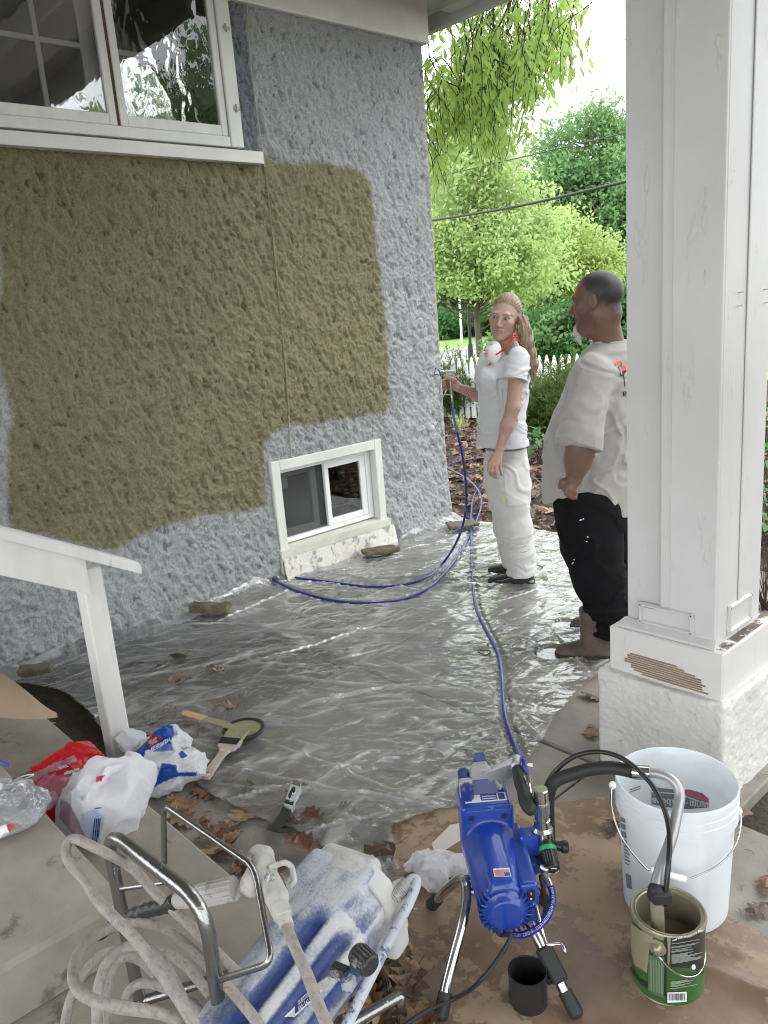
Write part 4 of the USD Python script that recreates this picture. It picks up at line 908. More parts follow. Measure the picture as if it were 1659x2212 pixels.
# right hand closed round the grip of the gun
tg = -.20
gk = [z5(560, 960, tg - .028), z5(575, 1050, tg - .030), z5(585, 1130, tg - .030), z5(595, 1210, tg - .026)]
gf = [[gk[i], z5(430 + 12 * i, 950 + 88 * i, tg - .030), z5(352 + 8 * i, 965 + 88 * i, tg - .008), z5(400 + 10 * i, 985 + 86 * i, tg + .016)] for i in range(4)]
gthumb = [z5(740, 960, tg + .022), z5(600, 905, tg + .026), z5(490, 860, tg + .024), z5(405, 815, tg + .016)]
def woman_body(p):
    q = (p - HC) @ HR.T
    rr_ = np.linalg.norm(q, axis=1); d = rr_ - .125; m_ = rr_ < .24; d[m_] = head_field(q[m_], True)
    d = smin(d, s_cone(p, HC - HR[2] * .07 - HR[1] * .02, nb + np.array([0, 0, -.02]), .044, .052), .02)
    d = smin(d, s_cone(p, nb + [0, 0, -.03], w7(650, 1000, -.09), .05, .07), .05)
    d = smin(d, s_cone(p, w7(650, 1000, -.09), w7(665, 1430, -.09), .06, .06), .05)
    d = smin(d, s_chain(p, [nb + [0, 0, -.02], Ls, Le, (Le * .55 + Lw * .45), Lw], [.045, .046, .0365, .036, .0235], .02), .02)
    d = smin(d, s_chain(p, [nb + [0, 0, -.02], Rs, Re, (Re * .6 + Rw * .4), Rw], [.045, .044, .037, .036, .0235], .02), .02)
    for h_, k_, a_ in ((hipL, knL, anL), (hipR, knR, anR)): d = smin(d, s_chain(p, [h_, k_, a_], [.06, .045, .036], .02), .03)
    d = smin(d, hand(p, Lw, kn, None, fing, thumbL, .98), .010)
    rk = [z5(650, 985, tg - .014), z5(660, 1060, tg - .016), z5(668, 1140, tg - .016), z5(676, 1215, tg - .012)]
    d = smin(d, s_chain(p, [Rw, z5(745, 1085, tg - .005)], [.0235, .027], .01), .012)
    for a, b in zip(rk, gk): d = smin(d, s_cone(p, a, b, .0135, .0095), .008)
    d = smin(d, hand(p, z5(800, 1110, tg - .004), rk, None, gf, gthumb, .95), .008)
    return d
pts = np.array([HC, Ls, Rs, Lw, Rw, anL, anR, *kn, gf[0][2]]); lo, hi = pts.min(0) - .15, pts.max(0) + .15; hi[2] = HC[2] + .14; lo[2] = .04
wo = thing('person', 'woman with long ponytail in white t-shirt and trousers, holding a spray gun by the wall', 'person', WB * [1, 1, 0])
bm = skin(woman_body, lo, hi, .0034)
V = np.asarray(bm.vertices); q = (V - HC) @ HR.T; c = np.broadcast_to(np.array([.37, .235, .178]), V.shape).copy()
hd = (q[:, 2] > -.14) & (np.linalg.norm(q, axis=1) < .17); c[hd] = head_paint(q[hd], (.40, .27, .205), (.30, .13, .11), (.13, .085, .055))
hl_ = q[:, 1] * .72 - q[:, 2] * .69 + .006 + .25 * np.maximum(np.abs(q[:, 0]) - .045, 0) + .012 * nz(q, 110, 3, 2); hm_ = sstep(-hl_, -.008, .010) * (q[:, 2] > -.02) * hd; c = c * (1 - hm_[:, None]) + np.array([.20, .15, .10]) * hm_[:, None]
for f in fing + gf: c = np.where((np.linalg.norm(V - f[-1], axis=1) < .012)[:, None], c * np.array([1.02, .90, .90]), c)
obj('body', bm, 'skin', wo, smooth=True, prim={'col': c})
for s in (-1, 1):
    e = HC + np.array([s * .031, .0765, .0010]) @ HR; obj('eye', cat(ico(e, .0118, 3)), 'eye_white', wo, smooth=True)
    g = HC + np.array([s * .031 - .0015, .0765 + .0092, .0010]) @ HR; obj('iris', ico(g, .0054, 2, (1, 1, 1)), 'iris', wo, smooth=True)
def woman_hair(p):
    q = (p - HC) @ HR.T
    hl = q[:, 1] * .72 - q[:, 2] * .69 + .010 + .25 * np.maximum(np.abs(q[:, 0]) - .045, 0)
    d = s_ell(q, (0, -.020, .034), (.0755, .0955, .0905)) - .0055 * sstep(-hl, -.002, .035) + .0016 * np.sin(np.arctan2(q[:, 0], q[:, 2] + .02) * 55 + 4 * nz(q, 60, 2, 2))
    d = smax(d, hl, .006); d = np.maximum(d, -.075 - q[:, 2])
    for s in (-1, 1): d = smax(d, -s_ell(q, (s * .082, -.004, -.004), (.016, .022, .034)), .004)
    pt = [HC + np.array([0, -.105, .012]) @ HR, w7(795, 420, -.03), w7(812, 500, .0), w7(832, 590, .02), w7(862, 670, .03), w7(884, 750, .035), w7(872, 830, .03), w7(880, 885, .03)]
    t = s_chain(p, pt, [.020, .030, .036, .034, .026, .021, .014, .004], .015)
    t = t + .0022 * np.sin((p @ ER) * 300 + 16 * nz(p * [1, 1, .6], 14, 4, 2)) + .0016 * np.sin((p @ ER) * 620 + 22 * nz(p * [1, 1, .6], 11, 5, 2)) + .010 * nz(p, 16, 6, 2)
    return smin(d, t, .01)
hm = skin(woman_hair, HC - [.22, .22, .45], HC + [.24, .24, .15], .0034)
obj('hair', hm, 'hair_blond', wo, smooth=True)
obj('hair_tie', trimesh.Trimesh(*(lambda m: (m.vertices, m.faces))(tube(spl([HC + np.array([np.cos(a) * .022, -.104 + .01 * np.sin(a), .012 + np.sin(a) * .022]) @ HR for a in np.linspace(0, 6.283, 14)], 30), .005, 6)), process=False), 'print_black', wo)
# t-shirt
lev = [(680, 640, .050, .055), (672, 690, .145, .078), (662, 760, .160, .098), (655, 840, .156, .114), (652, 920, .150, .110), (648, 1000, .146, .104), (640, 1100, .138, .094), (634, 1200, .136, .091), (632, 1290, .142, .100), (640, 1370, .146, .104), (652, 1442, .140, .100)]
shl = [(w7(x, y, -.09), ra, rb) for x, y, ra, rb in lev]
cuffL = w7(738, 868, .08); cuffd = (cuffL - Ls) / np.linalg.norm(cuffL - Ls)
def woman_shirt(p):
    d = s_stack(p, shl, A_, B_f)
    d = smin(d, s_cone(p, Ls + [0, 0, .012], cuffL + cuffd * .03, .050, .0635), .05)
    d = smax(d, ((p - cuffL) @ cuffd) * np.where(((p - Ls) @ ER > -.20) & ((p - Ls) @ ET > -.055) & (p[:, 2] > cuffL[2] - .10) & (np.linalg.norm(p - cuffL, axis=1) < .13), 1.0, -9) , .006) if False else d
    d = smin(d, s_cone(p, Rs, w7(525, 850, -.27), .05, .06), .04)
    br = s_ell(p, w7(520, 845, -.02) + B_f * .0, (.034, .034, .046)); d = smin(d, br, .09)
    br = s_ell(p, w7(500, 845, -.17) , (.026, .026, .040)); d = smin(d, br, .08)
    f1 = folds(p, (ER * .5 + np.array([0, 0, .86])), 15, 31); f2 = folds(p, (ER * -.75 + np.array([0, 0, .65])), 19, 41)
    low = sstep(-p[:, 2], -1.12, -.92)
    d = d - .0100 * f1 * (.35 + low) - .0070 * f2
    hem = w7(655, 1440, -.09)[2] + .02 * np.sin(((p - WB) @ ER) * 9) - .10 * ((p - w7(655, 1440, -.09)) @ ER) * 1.2
    d = np.maximum(d, hem - p[:, 2])
    d = smax(d, -(s_ell(p, nb + HR[1] * .012 + np.array([0, 0, .035]), (.068, .068, .048))), .006)
    return d
# the sleeve is cut square at its cuff
def woman_shirt_cut(p):
    d = woman_shirt(p); near = np.linalg.norm(p - (cuffL + cuffd * .05), axis=1) < .115
    armside = ((p - cuffL) @ ET > -.085)
    cutd = (p - cuffL) @ cuffd
    sl = s_cone(p, Ls, cuffL + cuffd * .2, .075, .085)
    tor = s_stack(p, shl, A_, B_f)
    return np.where((cutd > 0) & (sl < .02) & (tor > .004) & armside, np.maximum(d, cutd), d)
sm = skin(woman_shirt_cut, WB * [1, 1, 0] - [.42, .42, -.80], WB * [1, 1, 0] + [.40, .40, 1.52], .0052)
obj('t_shirt', sm, 'cloth_white', wo, smooth=True)
obj('cuff_hem', tube([cuffL + basis(cuffd)[0] * np.cos(a) * .0635 + basis(cuffd)[1] * np.sin(a) * .0635 for a in np.linspace(0, 6.283, 26)], .0035, 6), 'cloth_white', wo, smooth=True)
# trousers
def woman_trousers(p):
    d = s_stack(p, [(w7(664, 1400, -.09), .122, .090), (w8(664, 0, -.09), .136, .104), (w8(668, 110, -.08), .138, .108), (w8(672, 190, -.08), .10, .08)], A_, B_f)
    d = smin(d, s_chain(p, [w8(690, 60, -.03), w8(708, 250, .0), w8(738, 450, .01), w8(768, 620, .0), w8(785, 770, 0)], [.088, .092, .086, .077, .078], .03), .07)
    d = smin(d, s_chain(p, [w8(650, 60, -.14), w8(664, 250, -.15), w8(695, 450, -.15), w8(730, 600, -.16), w8(740, 712, -.165)], [.082, .084, .080, .070, .070], .03), .05)
    f1 = folds(p, (ER * .55 + np.array([0, 0, .83])), 13, 51); f2 = folds(p, (np.array([0, 0, 1.0])), 26, 61, .5)
    low = sstep(-p[:, 2], -.42, -.16); d = d - .0080 * f1 - .0110 * f2 * low
    pk_ = s_box(p, w8(760, 135, .075), (.075, .075, .10), .02, np.array([ER, ET, [0, 0, 1.0]])); d = np.where((d < .01) & (pk_ < 0), d - .0035, d)
    return np.maximum(d, .052 - p[:, 2])
tm = skin(woman_trousers, WB * [1, 1, 0] - [.38, .38, -.04], WB * [1, 1, 0] + [.34, .34, .95], .0055)
obj('trousers', tm, 'cloth_offwhite', wo, smooth=True)
tl = w8(650, 235, .10); obj('label_patch', xf(box((-.012, -.002, -.012), (.012, .002, .012), .001), np.array([ER, -ET, [0, 0, 1.0]]), tl), mat('patch_tan', (.42, .38, .26), .8), wo)
# shoes
def shoe(toe, heel, w_, h_, name, sole_m, up_m, person, stripe=False, boot=False):
    toe, heel = np.array(toe), np.array(heel); d = (toe - heel); L = np.linalg.norm(d[:2]); d = d / np.linalg.norm(d); s = np.array([-d[1], d[0], 0]); R = np.array([d, s, [0, 0, 1.0]]); o = np.array([heel[0], heel[1], 0])
    def f(p):
        q = (p - o) @ R.T; t = np.clip(q[:, 0] / L, 0, 1)
        hw = np.interp(t, [0, .12, .35, .68, .9, 1], [.72, .86, .82, 1.0, .80, .45]) * w_; top = np.interp(t, [0, .1, .30, .45, .62, .85, 1], [h_, h_ * 1.04, h_ * 1.02, h_ * .80, h_ * .58, h_ * .46, h_ * .34])
        k = np.sqrt((q[:, 1] / hw) ** 2 + (np.maximum(q[:, 2] - .018, 0) / np.maximum(top - .018, .01)) ** 2)
        d_ = (k - 1) * np.minimum(hw, top) * .8; d_ = smax(d_, np.maximum(-q[:, 0], q[:, 0] - L), .02); return np.maximum(d_, .014 - q[:, 2])
    m = skin(f, np.minimum(toe, heel) * [1, 1, 0] - .08, np.maximum(toe, heel) * [1, 1, 0] + [.08, .08, h_ + .05], .0045)
    u = obj(name, m, up_m, person, smooth=True)
    def g(p):
        q = (p - o) @ R.T; t = np.clip(q[:, 0] / L, 0, 1); hw = np.interp(t, [0, .12, .35, .68, .9, 1], [.74, .90, .84, 1.05, .86, .50]) * w_
        d_ = smax(np.abs(q[:, 1]) - hw, np.maximum(-.006 - q[:, 0], q[:, 0] - L - .004), .03); return np.maximum(d_, np.abs(q[:, 2] - .011) - (.011 + .004 * (t < .3)))
    obj('sole', skin(g, np.minimum(toe, heel) * [1, 1, 0] - .08, np.maximum(toe, heel) * [1, 1, 0] + [.08, .08, .06], .004), sole_m, u, smooth=30)
    return u, (o, R, L)
def gp(x, y): return G(905.2 + x * .2811, 1014.9 + y * .2811)
u1, fr1 = shoe(gp(532, 868), gp(885, 872), .042, .085, 'shoe', 'boot_sole', 'shoe_black', wo)
u2, fr2 = shoe(gp(532, 785), gp(850, 770), .042, .085, 'shoe', 'boot_sole', 'shoe_black', wo)
o, R, L = fr1
mh = lambda a, z, y=.0: o + np.array([a * L, y, z]) @ R
sd_ = -1 if (R[1] @ ET) < 0 else 1
obj('heel_flash', xf(box((0, -.036, .012), (.055, .036, .030), .006), R, o), 'shoe_sole', u1)
obj('stripe', tube(spl([mh(.30, .052, sd_ * .037), mh(.48, .046, sd_ * .037), mh(.62, .034, sd_ * .041), mh(.78, .030, sd_ * .040)], 14), .0016, 5), 'shoe_sole', u1)
for i in range(4): obj('lace', tube([mh(.50 + .06 * i, .072 - .007 * i, -sd_ * .016), mh(.51 + .06 * i, .078 - .007 * i, 0), mh(.50 + .06 * i, .070 - .007 * i, sd_ * .018)], .0025, 5), 'shoe_black', u1)
# dust mask hanging at her neck
mask = thing('dust_mask', 'white cup dust mask with red straps hanging at the neck of the woman', 'dust mask', w7(555, 650, .03))
mc = w7(572, 655, -.015); md = -ER * .72 + ET * .62 + np.array([0, 0, .12]); Rm = basis(md, np.array([0, 0, 1.0]))
prof = [(.062, -.004), (.060, .000), (.056, .012), (.047, .028), (.032, .041), (.016, .047), (0, .048)]
mm = lathe(prof, (0, 0, 0), 32); mm.vertices = mm.vertices * [.98, .86, .85]
obj('cup', xf(mm, Rm, mc), 'mask_white', mask, smooth=True)
obj('nose_clip', xf(box((.035, -.025, .033), (.052, .025, .038), .002), Rm, mc), mat('mask_grey', (.55, .56, .57), .5), mask)
obj('strap', tube(spl([mc + np.array([-.02, .058, 0]) @ Rm, w7(640, 640, .055), w7(690, 580, .055), w7(738, 540, .05), w7(765, 555, .03)], 24), .0042, 6), 'strap_red', mask, smooth=True)
obj('strap', tube(spl([w7(715, 560, .055), w7(728, 525, .05), w7(750, 530, .045), w7(745, 560, .045), w7(772, 570, .035), w7(780, 585, .0)], 24), .0036, 6), 'strap_red', mask, smooth=True)
obj('strap', tube(spl([mc + np.array([-.064, .020, .008]) @ Rm, mc + np.array([-.068, .012, .014]) @ Rm, mc + np.array([-.062, .004, .016]) @ Rm], 8), .0042, 6), 'strap_red', mask, smooth=True)
for i in range(5): obj('print_line', xf(box((.004 - .0075 * i, -.002 + .004 * (i % 2), .0462 - .0004 * i), (.0068 - .0075 * i, .026 - .004 * (i % 3), .0480 - .0004 * i)), np.array([Rm[0], Rm[1], Rm[2]]), mc + Rm[2] * .0008 - Rm[1] * 0), 'strap_red', mask)

# ------------------------------------------------------------------ the spray gun in her hand
gun = thing('spray_gun', 'metal airless spray gun with blue tip guard in the right hand of the woman', 'spray gun', z5(600, 1000, tg))
mat('gun_metal', (.48, .48, .46), .3, metal=.9, var=.3, scale=50, spots=(60, .64, (.5, .5, .47)))
mat('chrome', (.62, .62, .62), .12, metal=1.0)
mat('tip_blue', (.012, .035, .20), .4)
Rg = np.array([ER, ET, [0, 0, 1.0]])
obj('grip', tube(spl([z5(585, 800, tg), z5(600, 980, tg), z5(625, 1200, tg), z5(645, 1420, tg)], 12), np.r_[np.linspace(.0095, .0105, 6), np.linspace(.0105, .0085, 6)], 14), 'gun_metal', gun, smooth=40)
obj('housing', cat(cyl(z5(400, 700, tg), z5(760, 690, tg), .0125, 16, bevel=.003), xf(box((-.022, -.011, -.016), (.02, .011, .014), .003), Rg, z5(560, 720, tg)), hull([z5(610, 640, tg + s) for s in (-.007, .007)] + [z5(600, 480, tg + s) for s in (-.004, .004)] + [z5(760, 690, tg + s) for s in (-.008, .008)]), xf(box((-.006, -.008, -.012), (.014, .008, .012), .002), Rg, z5(670, 800, tg)), ico(z5(765, 855, tg), .0065, 2)), 'gun_metal', gun, smooth=35)
obj('nozzle', cat(cyl(z5(410, 700, tg), z5(310, 690, tg), .0095, 16, .011), cyl(z5(310, 690, tg), z5(275, 688, tg), .0065, 12)), 'chrome', gun, smooth=40)
for s in (-.010, .010):
    obj('tip_guard', tube([z5(290, 830, tg + s * .2), z5(255, 670, tg + s), z5(120, 560, tg + s), z5(90, 770, tg + s), z5(250, 790, tg + s)], .0038, 6), 'tip_blue', gun)
obj('trigger', tube(spl([z5(520, 800, tg), z5(450, 900, tg), z5(455, 1100, tg), z5(468, 1290, tg), z5(400, 1390, tg)], 20), .0032, 8), 'chrome', gun, smooth=True)
obj('trigger_guard', tube([z5(350, 795, tg), z5(275, 840, tg), z5(262, 1000, tg), z5(255, 1380, tg), z5(275, 1430, tg), z5(400, 1435, tg), z5(620, 1430, tg)], .0032, 8), 'chrome', gun, smooth=True)
obj('swivel', cat(cyl(z5(648, 1400, tg), z5(655, 1520, tg), .0085, 6), cyl(z5(655, 1530, tg), z5(658, 1610, tg), .0075, 12), cyl(z5(658, 1610, tg), z5(665, 1660, tg), .0058, 12)), 'chrome', gun, smooth=30)
# ------------------------------------------------------------------ the man
MB = G(1262, 1419)
def m7(x, y, t=0): return z7(x, y, MB, t)
def m8(x, y, t=0): return z8(x, y, MB, t)
mf = -ER * .93 - ET * .36; ma = np.array([-mf[1], mf[0], 0]); ma = ma if ma @ ET > 0 else -ma         # forward; towards his near (left) arm
MH = m7(1358, 262, -.10)
MR = head_frame(-ER * .86 - ET * .50 + np.array([0, 0, -.06]), np.array([0, 0, 1.0]) + ER * .04)
MR[0] = MR[0] if MR[0] @ ET > 0 else -MR[0]
mnb = m7(1465, 600, -.13)
Lsm, Lem, Lwm = m7(1335, 810, .07), m7(1238, 1400, .15), m7(1192, 1625, .13)
Rsm = m7(1470, 790, -.34)
mk = [m7(1122, 1668, .150), m7(1138, 1696, .165), m7(1160, 1715, .165), m7(1185, 1728, .155)]
mfg = [[k, k + np.array([0, 0, -.026]) - ER * .004, k + np.array([0, 0, -.036]) + ER * .016 - ET * .030, k + np.array([0, 0, -.022]) + ER * .024 - ET * .045] for k in mk]
mth = [m7(1150, 1650, .14), m7(1100, 1655, .145), m7(1085, 1690, .14)]
def man_body(p):
    q = (p - MH) @ MR.T
    rr_ = np.linalg.norm(q, axis=1); d = rr_ - .13; m_ = rr_ < .25; d[m_] = head_field(q[m_] / .99, False) * .99
    d = smin(d, s_ell(q, (0, -.078, -.055), (.045, .025, .035)), .03)
    d = smin(d, s_cone(p, MH - MR[2] * .075 - MR[1] * .030, mnb + [0, 0, -.02], .058, .066), .03)
    d = smin(d, s_ell(q, (0, .035, -.118), (.040, .045, .028)), .03)
    d = smin(d, s_cone(p, mnb + [0, 0, -.08], m7(1330, 1250, -.13), .06, .11), .06)
    d = smin(d, s_cone(p, m7(1330, 1250, -.13), m8(1330, 200, -.13), .12, .12), .06)
    d = smin(d, s_chain(p, [mnb + [0, 0, -.085], Lsm + [0, 0, -.02], Lem, Lem * .6 + Lwm * .4, Lwm], [.045, .045, .052, .050, .034], .03), .03)
    d = smin(d, s_chain(p, [mnb + [0, 0, -.085], Rsm + [0, 0, -.02], m7(1330, 1380, -.42), m7(1240, 1600, -.38)], [.045, .045, .05, .034], .03), .03)
    for h_, k_, a_ in ((m8(1340, 270, -.02), m8(1360, 720, .0), m8(1440, 1230, .0)), (m8(1420, 270, -.24), m8(1430, 700, -.24), m8(1450, 1130, -.24))): d = smin(d, s_chain(p, [h_, k_, a_], [.09, .06, .045], .02), .03)
    d = smin(d, hand(p, Lwm, mk, None, mfg, mth, 1.18), .012)
    return d
mp_ = thing('person', 'man with cropped dark hair and white goatee in grey t-shirt, black jeans and brown boots', 'person', MB * [1, 1, 0])
pts = np.array([MH, Lsm, Rsm, Lwm, m8(1440, 1230, 0), m7(1330, 1380, -.42)]); lo, hi = pts.min(0) - .17, pts.max(0) + .17; hi[2] = MH[2] + .15; lo[2] = .06
bm = skin(man_body, lo, hi, .0038)
V = np.asarray(bm.vertices); q = (V - MH) @ MR.T / .99; c = np.broadcast_to(np.array([.150, .082, .055]), V.shape).copy()
hd = (q[:, 2] > -.15) & (np.linalg.norm(q, axis=1) < .18); c[hd] = head_paint(q[hd], (.142, .078, .052), (.10, .05, .04), (.03, .025, .02))
stub = (q[:, 2] < -.045) & (q[:, 2] > -.12) & (q[:, 1] > -.01) & hd; c[stub] = c[stub] * np.array([.80, .84, .88])
hl_ = q[:, 1] * .66 - q[:, 2] * .60 + .004 + .010 * np.sin(np.abs(q[:, 0]) * 40) + .022 * nz(q, 70, 3, 2)
hm_ = sstep(-hl_, -.006, .030) * sstep(q[:, 2], -.085, -.045) * hd * (1 - sstep(-np.hypot((q[:, 1] - .0) / .028, (q[:, 2] + .012) / .042), -1.1, -.8) * (np.abs(q[:, 0]) > .068))
c = c * (1 - hm_[:, None]) + np.array([.018, .016, .015]) * hm_[:, None]
obj('body', bm, 'skin', mp_, smooth=True, prim={'col': c})
for s in (-1, 1):
    e = MH + np.array([s * .031, .0765, .0010]) @ MR * .99; obj('eye', ico(e, .0122, 3), 'eye_white', mp_, smooth=True)
    obj('iris', ico(MH + np.array([s * .031, .0855, .0010]) @ MR * .99, .0049, 2), 'iris', mp_, smooth=True)
def goatee(p):
    q = (p - MH) @ MR.T / .99
    d = s_ell(q, (0, .080, -.118), (.031, .026, .032)); d = smin(d, s_cone(q, (0, .084, -.13), (0, .078, -.172), .020, .006), .012)
    return d * .99 + .006 * nz(p, 90, 2, 3)
obj('goatee', skin(goatee, MH - .2, MH + .2, .0034), 'beard_white', mp_, smooth=True)
lev = [(1470, 585, .075, .080), (1465, 640, .160, .105), (1445, 720, .195, .118), (1420, 800, .212, .134), (1405, 900, .208, .146), (1388, 1000, .202, .156), (1362, 1150, .198, .176), (1335, 1300, .198, .194), (1318, 1450, .198, .204), (1314, 1600, .198, .206), (1316, 1720, .196, .205), (1320, 1910, .192, .200)]
mshl = [(m7(x, y, -.13), ra, rb) for x, y, ra, rb in lev]
cufm = m7(1222, 1392, .145); cd = (cufm - Lsm) / np.linalg.norm(cufm - Lsm)
HP = [m8(x, y, .07) for x, y in ((930, 335), (1000, 342), (1075, 305), (1098, 250), (1205, 245), (1260, 290), (1350, 335), (1590, 375), (1700, 380))]
HEMR = np.array([(q_ - MB) @ ER for q_ in HP]); HEMZ = np.array([q_[2] for q_ in HP]); HEMZ2 = np.linspace(HEMZ[0], HEMZ[-1] - .02, len(HP))
def man_shirt(p):
    tor = s_stack(p, mshl, ma, mf); sl = s_cone(p, Lsm + [0, 0, .0], cufm, .068, .082)
    d = smin(tor, sl, .045)
    d = smin(d, s_cone(p, Rsm, m7(1400, 1330, -.44), .075, .088), .045)
    f1 = folds(p, (ER * .62 + np.array([0, 0, .78])), 12, 131); f2 = folds(p, (ER * -.85 + np.array([0, 0, .52])), 14, 141); f3 = folds(p, ER, 10, 151)
    d = d - .0085 * f1 * sstep(p[:, 2], .75, 1.2) - .0085 * f2 - .0090 * f3 * sstep(-p[:, 2], -1.25, -.95)
    rr = (p - MB) @ ER; tt = (p - MB) @ ET
    hem = np.interp(rr, HEMR, HEMZ) * sstep(tt, -.16, -.04) + (np.interp(rr, HEMR, HEMZ2)) * (1 - sstep(tt, -.16, -.04))
    d = np.maximum(d, hem - p[:, 2])
    cutd = (p - cufm) @ cd; arm = s_cone(p, Lsm, cufm + cd * .3, .095, .10)
    d = np.where((cutd > 0) & (arm < .02) & (tor > .006) & ((p - cufm) @ ET > -.10), np.maximum(d, cutd), d)
    d = smax(d, -s_ell(p, mnb + MR[1] * .015 + np.array([0, 0, .050]), (.078, .078, .050)), .006)
    return d
msm = skin(man_shirt, MB * [1, 1, 0] - [.55, .55, -.60], MB * [1, 1, 0] + [.42, .42, 1.56], .0062)
obj('t_shirt', msm, 'cloth_grey', mp_, smooth=True)
def man_jeans(p):
    d = s_stack(p, [(m8(1330, 150, -.13), .185, .165), (m8(1335, 260, -.13), .190, .172), (m8(1345, 380, -.12), .175, .165)], ma, mf)
    d = smin(d, s_chain(p, [m8(1300, 330, -.02), m8(1330, 600, .0), m8(1385, 830, .0), m8(1440, 1000, .0), m8(1452, 1150, .0)], [.125, .122, .105, .090, .088], .04), .06)
    d = smin(d, s_chain(p, [m8(1440, 330, -.24), m8(1465, 600, -.24), m8(1480, 850, -.24), m8(1500, 1050, -.24)], [.122, .115, .10, .09], .04), .05)
    f1 = folds(p, (ER * .5 + np.array([0, 0, .85])), 11, 161); f2 = folds(p, np.array([0, 0, 1.0]), 22, 171, .5)
    d = d - .008 * f1 - .012 * f2 * sstep(-p[:, 2], -.55, -.2)
    return np.maximum(d, .105 + .02 * np.sin(((p - MB) @ ER) * 12) - p[:, 2])
jm = skin(man_jeans, MB * [1, 1, 0] - [.45, .45, -.08], MB * [1, 1, 0] + [.45, .45, .95], .0062)
obj('jeans', jm, 'denim_black', mp_, smooth=True)
cz = m8(1452, 1150, 0)
obj('turned_cuff', tube([np.array([cz[0], cz[1], .125]) + (ER * np.cos(a) + ET * np.sin(a)) * .090 + np.array([0, 0, .008 * np.sin(3 * a)]) for a in np.linspace(0, 6.283, 28)], [.014] * 28, 8), 'denim_black', mp_, smooth=True)
for (x, y) in ((1246, 384), (1262, 378), (1238, 388), (1185, 712), (1178, 722), (1192, 690), (1296, 516), (1288, 552)):
    o_, dr = EYEP, ray(905.2 + x * .2811, 1014.9 + y * .2811); dr = dr / np.linalg.norm(dr)
    loc, _, tri = jm.ray.intersects_location([o_], [dr], multiple_hits=False)
    if len(loc): obj('paint_fleck', ico(loc[0], .0038, 1, (1, 1, .8)), 'paint_fleck', mp_)
def bp(x, y): return G(905.2 + x * .2811, 1014.9 + y * .2811)
b1, fb = shoe(bp(1050, 1425), bp(1490, 1440), .050, .125, 'boot', 'boot_sole', 'boot_leather', mp_, boot=True)
b2, fb2 = shoe(bp(1165, 1215), bp(1560, 1225), .050, .125, 'boot', 'boot_sole', 'boot_leather', mp_, boot=True)
for (o, R, L), bb_ in ((fb, b1), (fb2, b2)):
    sh = o + np.array([.085, 0, .06]) @ R
    obj('boot_shaft', tube([sh, sh + [0, 0, .05], sh + [0, 0, .12], sh + [0, 0, .17]], [.060, .056, .058, .060], 20), 'boot_leather', bb_, smooth=40)
# print on the back of his shirt, sewn flat to the cloth
def cast(mesh, px):
    px = np.asarray(px, float); d = np.array([ray(u, v) for u, v in px]); d /= np.linalg.norm(d, axis=1, keepdims=True)
    loc, ir, it = mesh.ray.intersects_location(np.repeat(EYEP[None], len(d), 0), d, multiple_hits=False)
    out = np.full((len(px), 3), np.nan); nn = mesh.face_normals[it]; nn = np.where(((nn * d[ir]).sum(1) > 0)[:, None], -nn, nn); out[ir] = loc + nn * .0016; return out
def patch(mesh, poly, stepx=2.2):
    """a polygon, drawn in survey pixels, laid on the surface of mesh"""
    gs = getattr(poly, 'geoms', [poly]); ms = []
    for g in gs:
        m = trimesh.creation.extrude_polygon(g, 1, engine='earcut'); f = m.faces[(np.abs(m.face_normals[:, 2] - 1) < 1e-6)]; v = m.vertices[:, :2]
        mm = trimesh.Trimesh(np.c_[v, np.zeros(len(v))], f, process=True)
        for _ in range(7):
            e = mm.edges_unique_length
            if len(e) == 0 or e.max() < stepx: break
            vv, ff = trimesh.remesh.subdivide_to_size(mm.vertices, mm.faces, stepx); mm = trimesh.Trimesh(vv, ff)
        P = cast(mesh, mm.vertices[:, :2]); ok = ~np.isnan(P).any(1); F = mm.faces[ok[mm.faces].all(1)]
        if len(F): ms.append(trimesh.Trimesh(np.nan_to_num(P), F, process=False))
    return cat(*ms) if ms else None
def p7(pts): return Polygon([(905.2 + x * .2811, 576 + y * .2811) for x, y in pts])
def put(name, mesh, poly, m, parent, stepx=2.2):
    r_ = patch(mesh, poly, stepx)
    if r_ is not None: obj(name, r_, m, parent)
put('print_roller', msm, p7([(1500, 742), (1508, 732), (1550, 722), (1558, 730), (1556, 742), (1512, 764), (1502, 760)]), 'print_orange', mp_)
put('print_handle', msm, p7([(1556, 736), (1560, 736), (1556, 758), (1532, 776), (1546, 800), (1552, 830), (1566, 838), (1560, 842), (1546, 836), (1540, 802), (1526, 776), (1552, 754)]), 'print_black', mp_)
put('print_brush', msm, p7([(1552, 762), (1584, 758), (1590, 792), (1560, 800)]), 'print_orange', mp_)
put('print_brush', msm, p7([(1560, 802), (1590, 794), (1592, 806), (1574, 830), (1584, 920), (1578, 924), (1568, 840), (1560, 822)]), 'print_black', mp_)
put('print_letter', msm, p7([(1564, 962), (1584, 958), (1592, 964), (1592, 978), (1580, 984), (1594, 998), (1586, 998), (1574, 984), (1574, 996), (1566, 998)]).difference(p7([(1573, 966), (1584, 964), (1584, 976), (1574, 978)])), 'print_black', mp_)
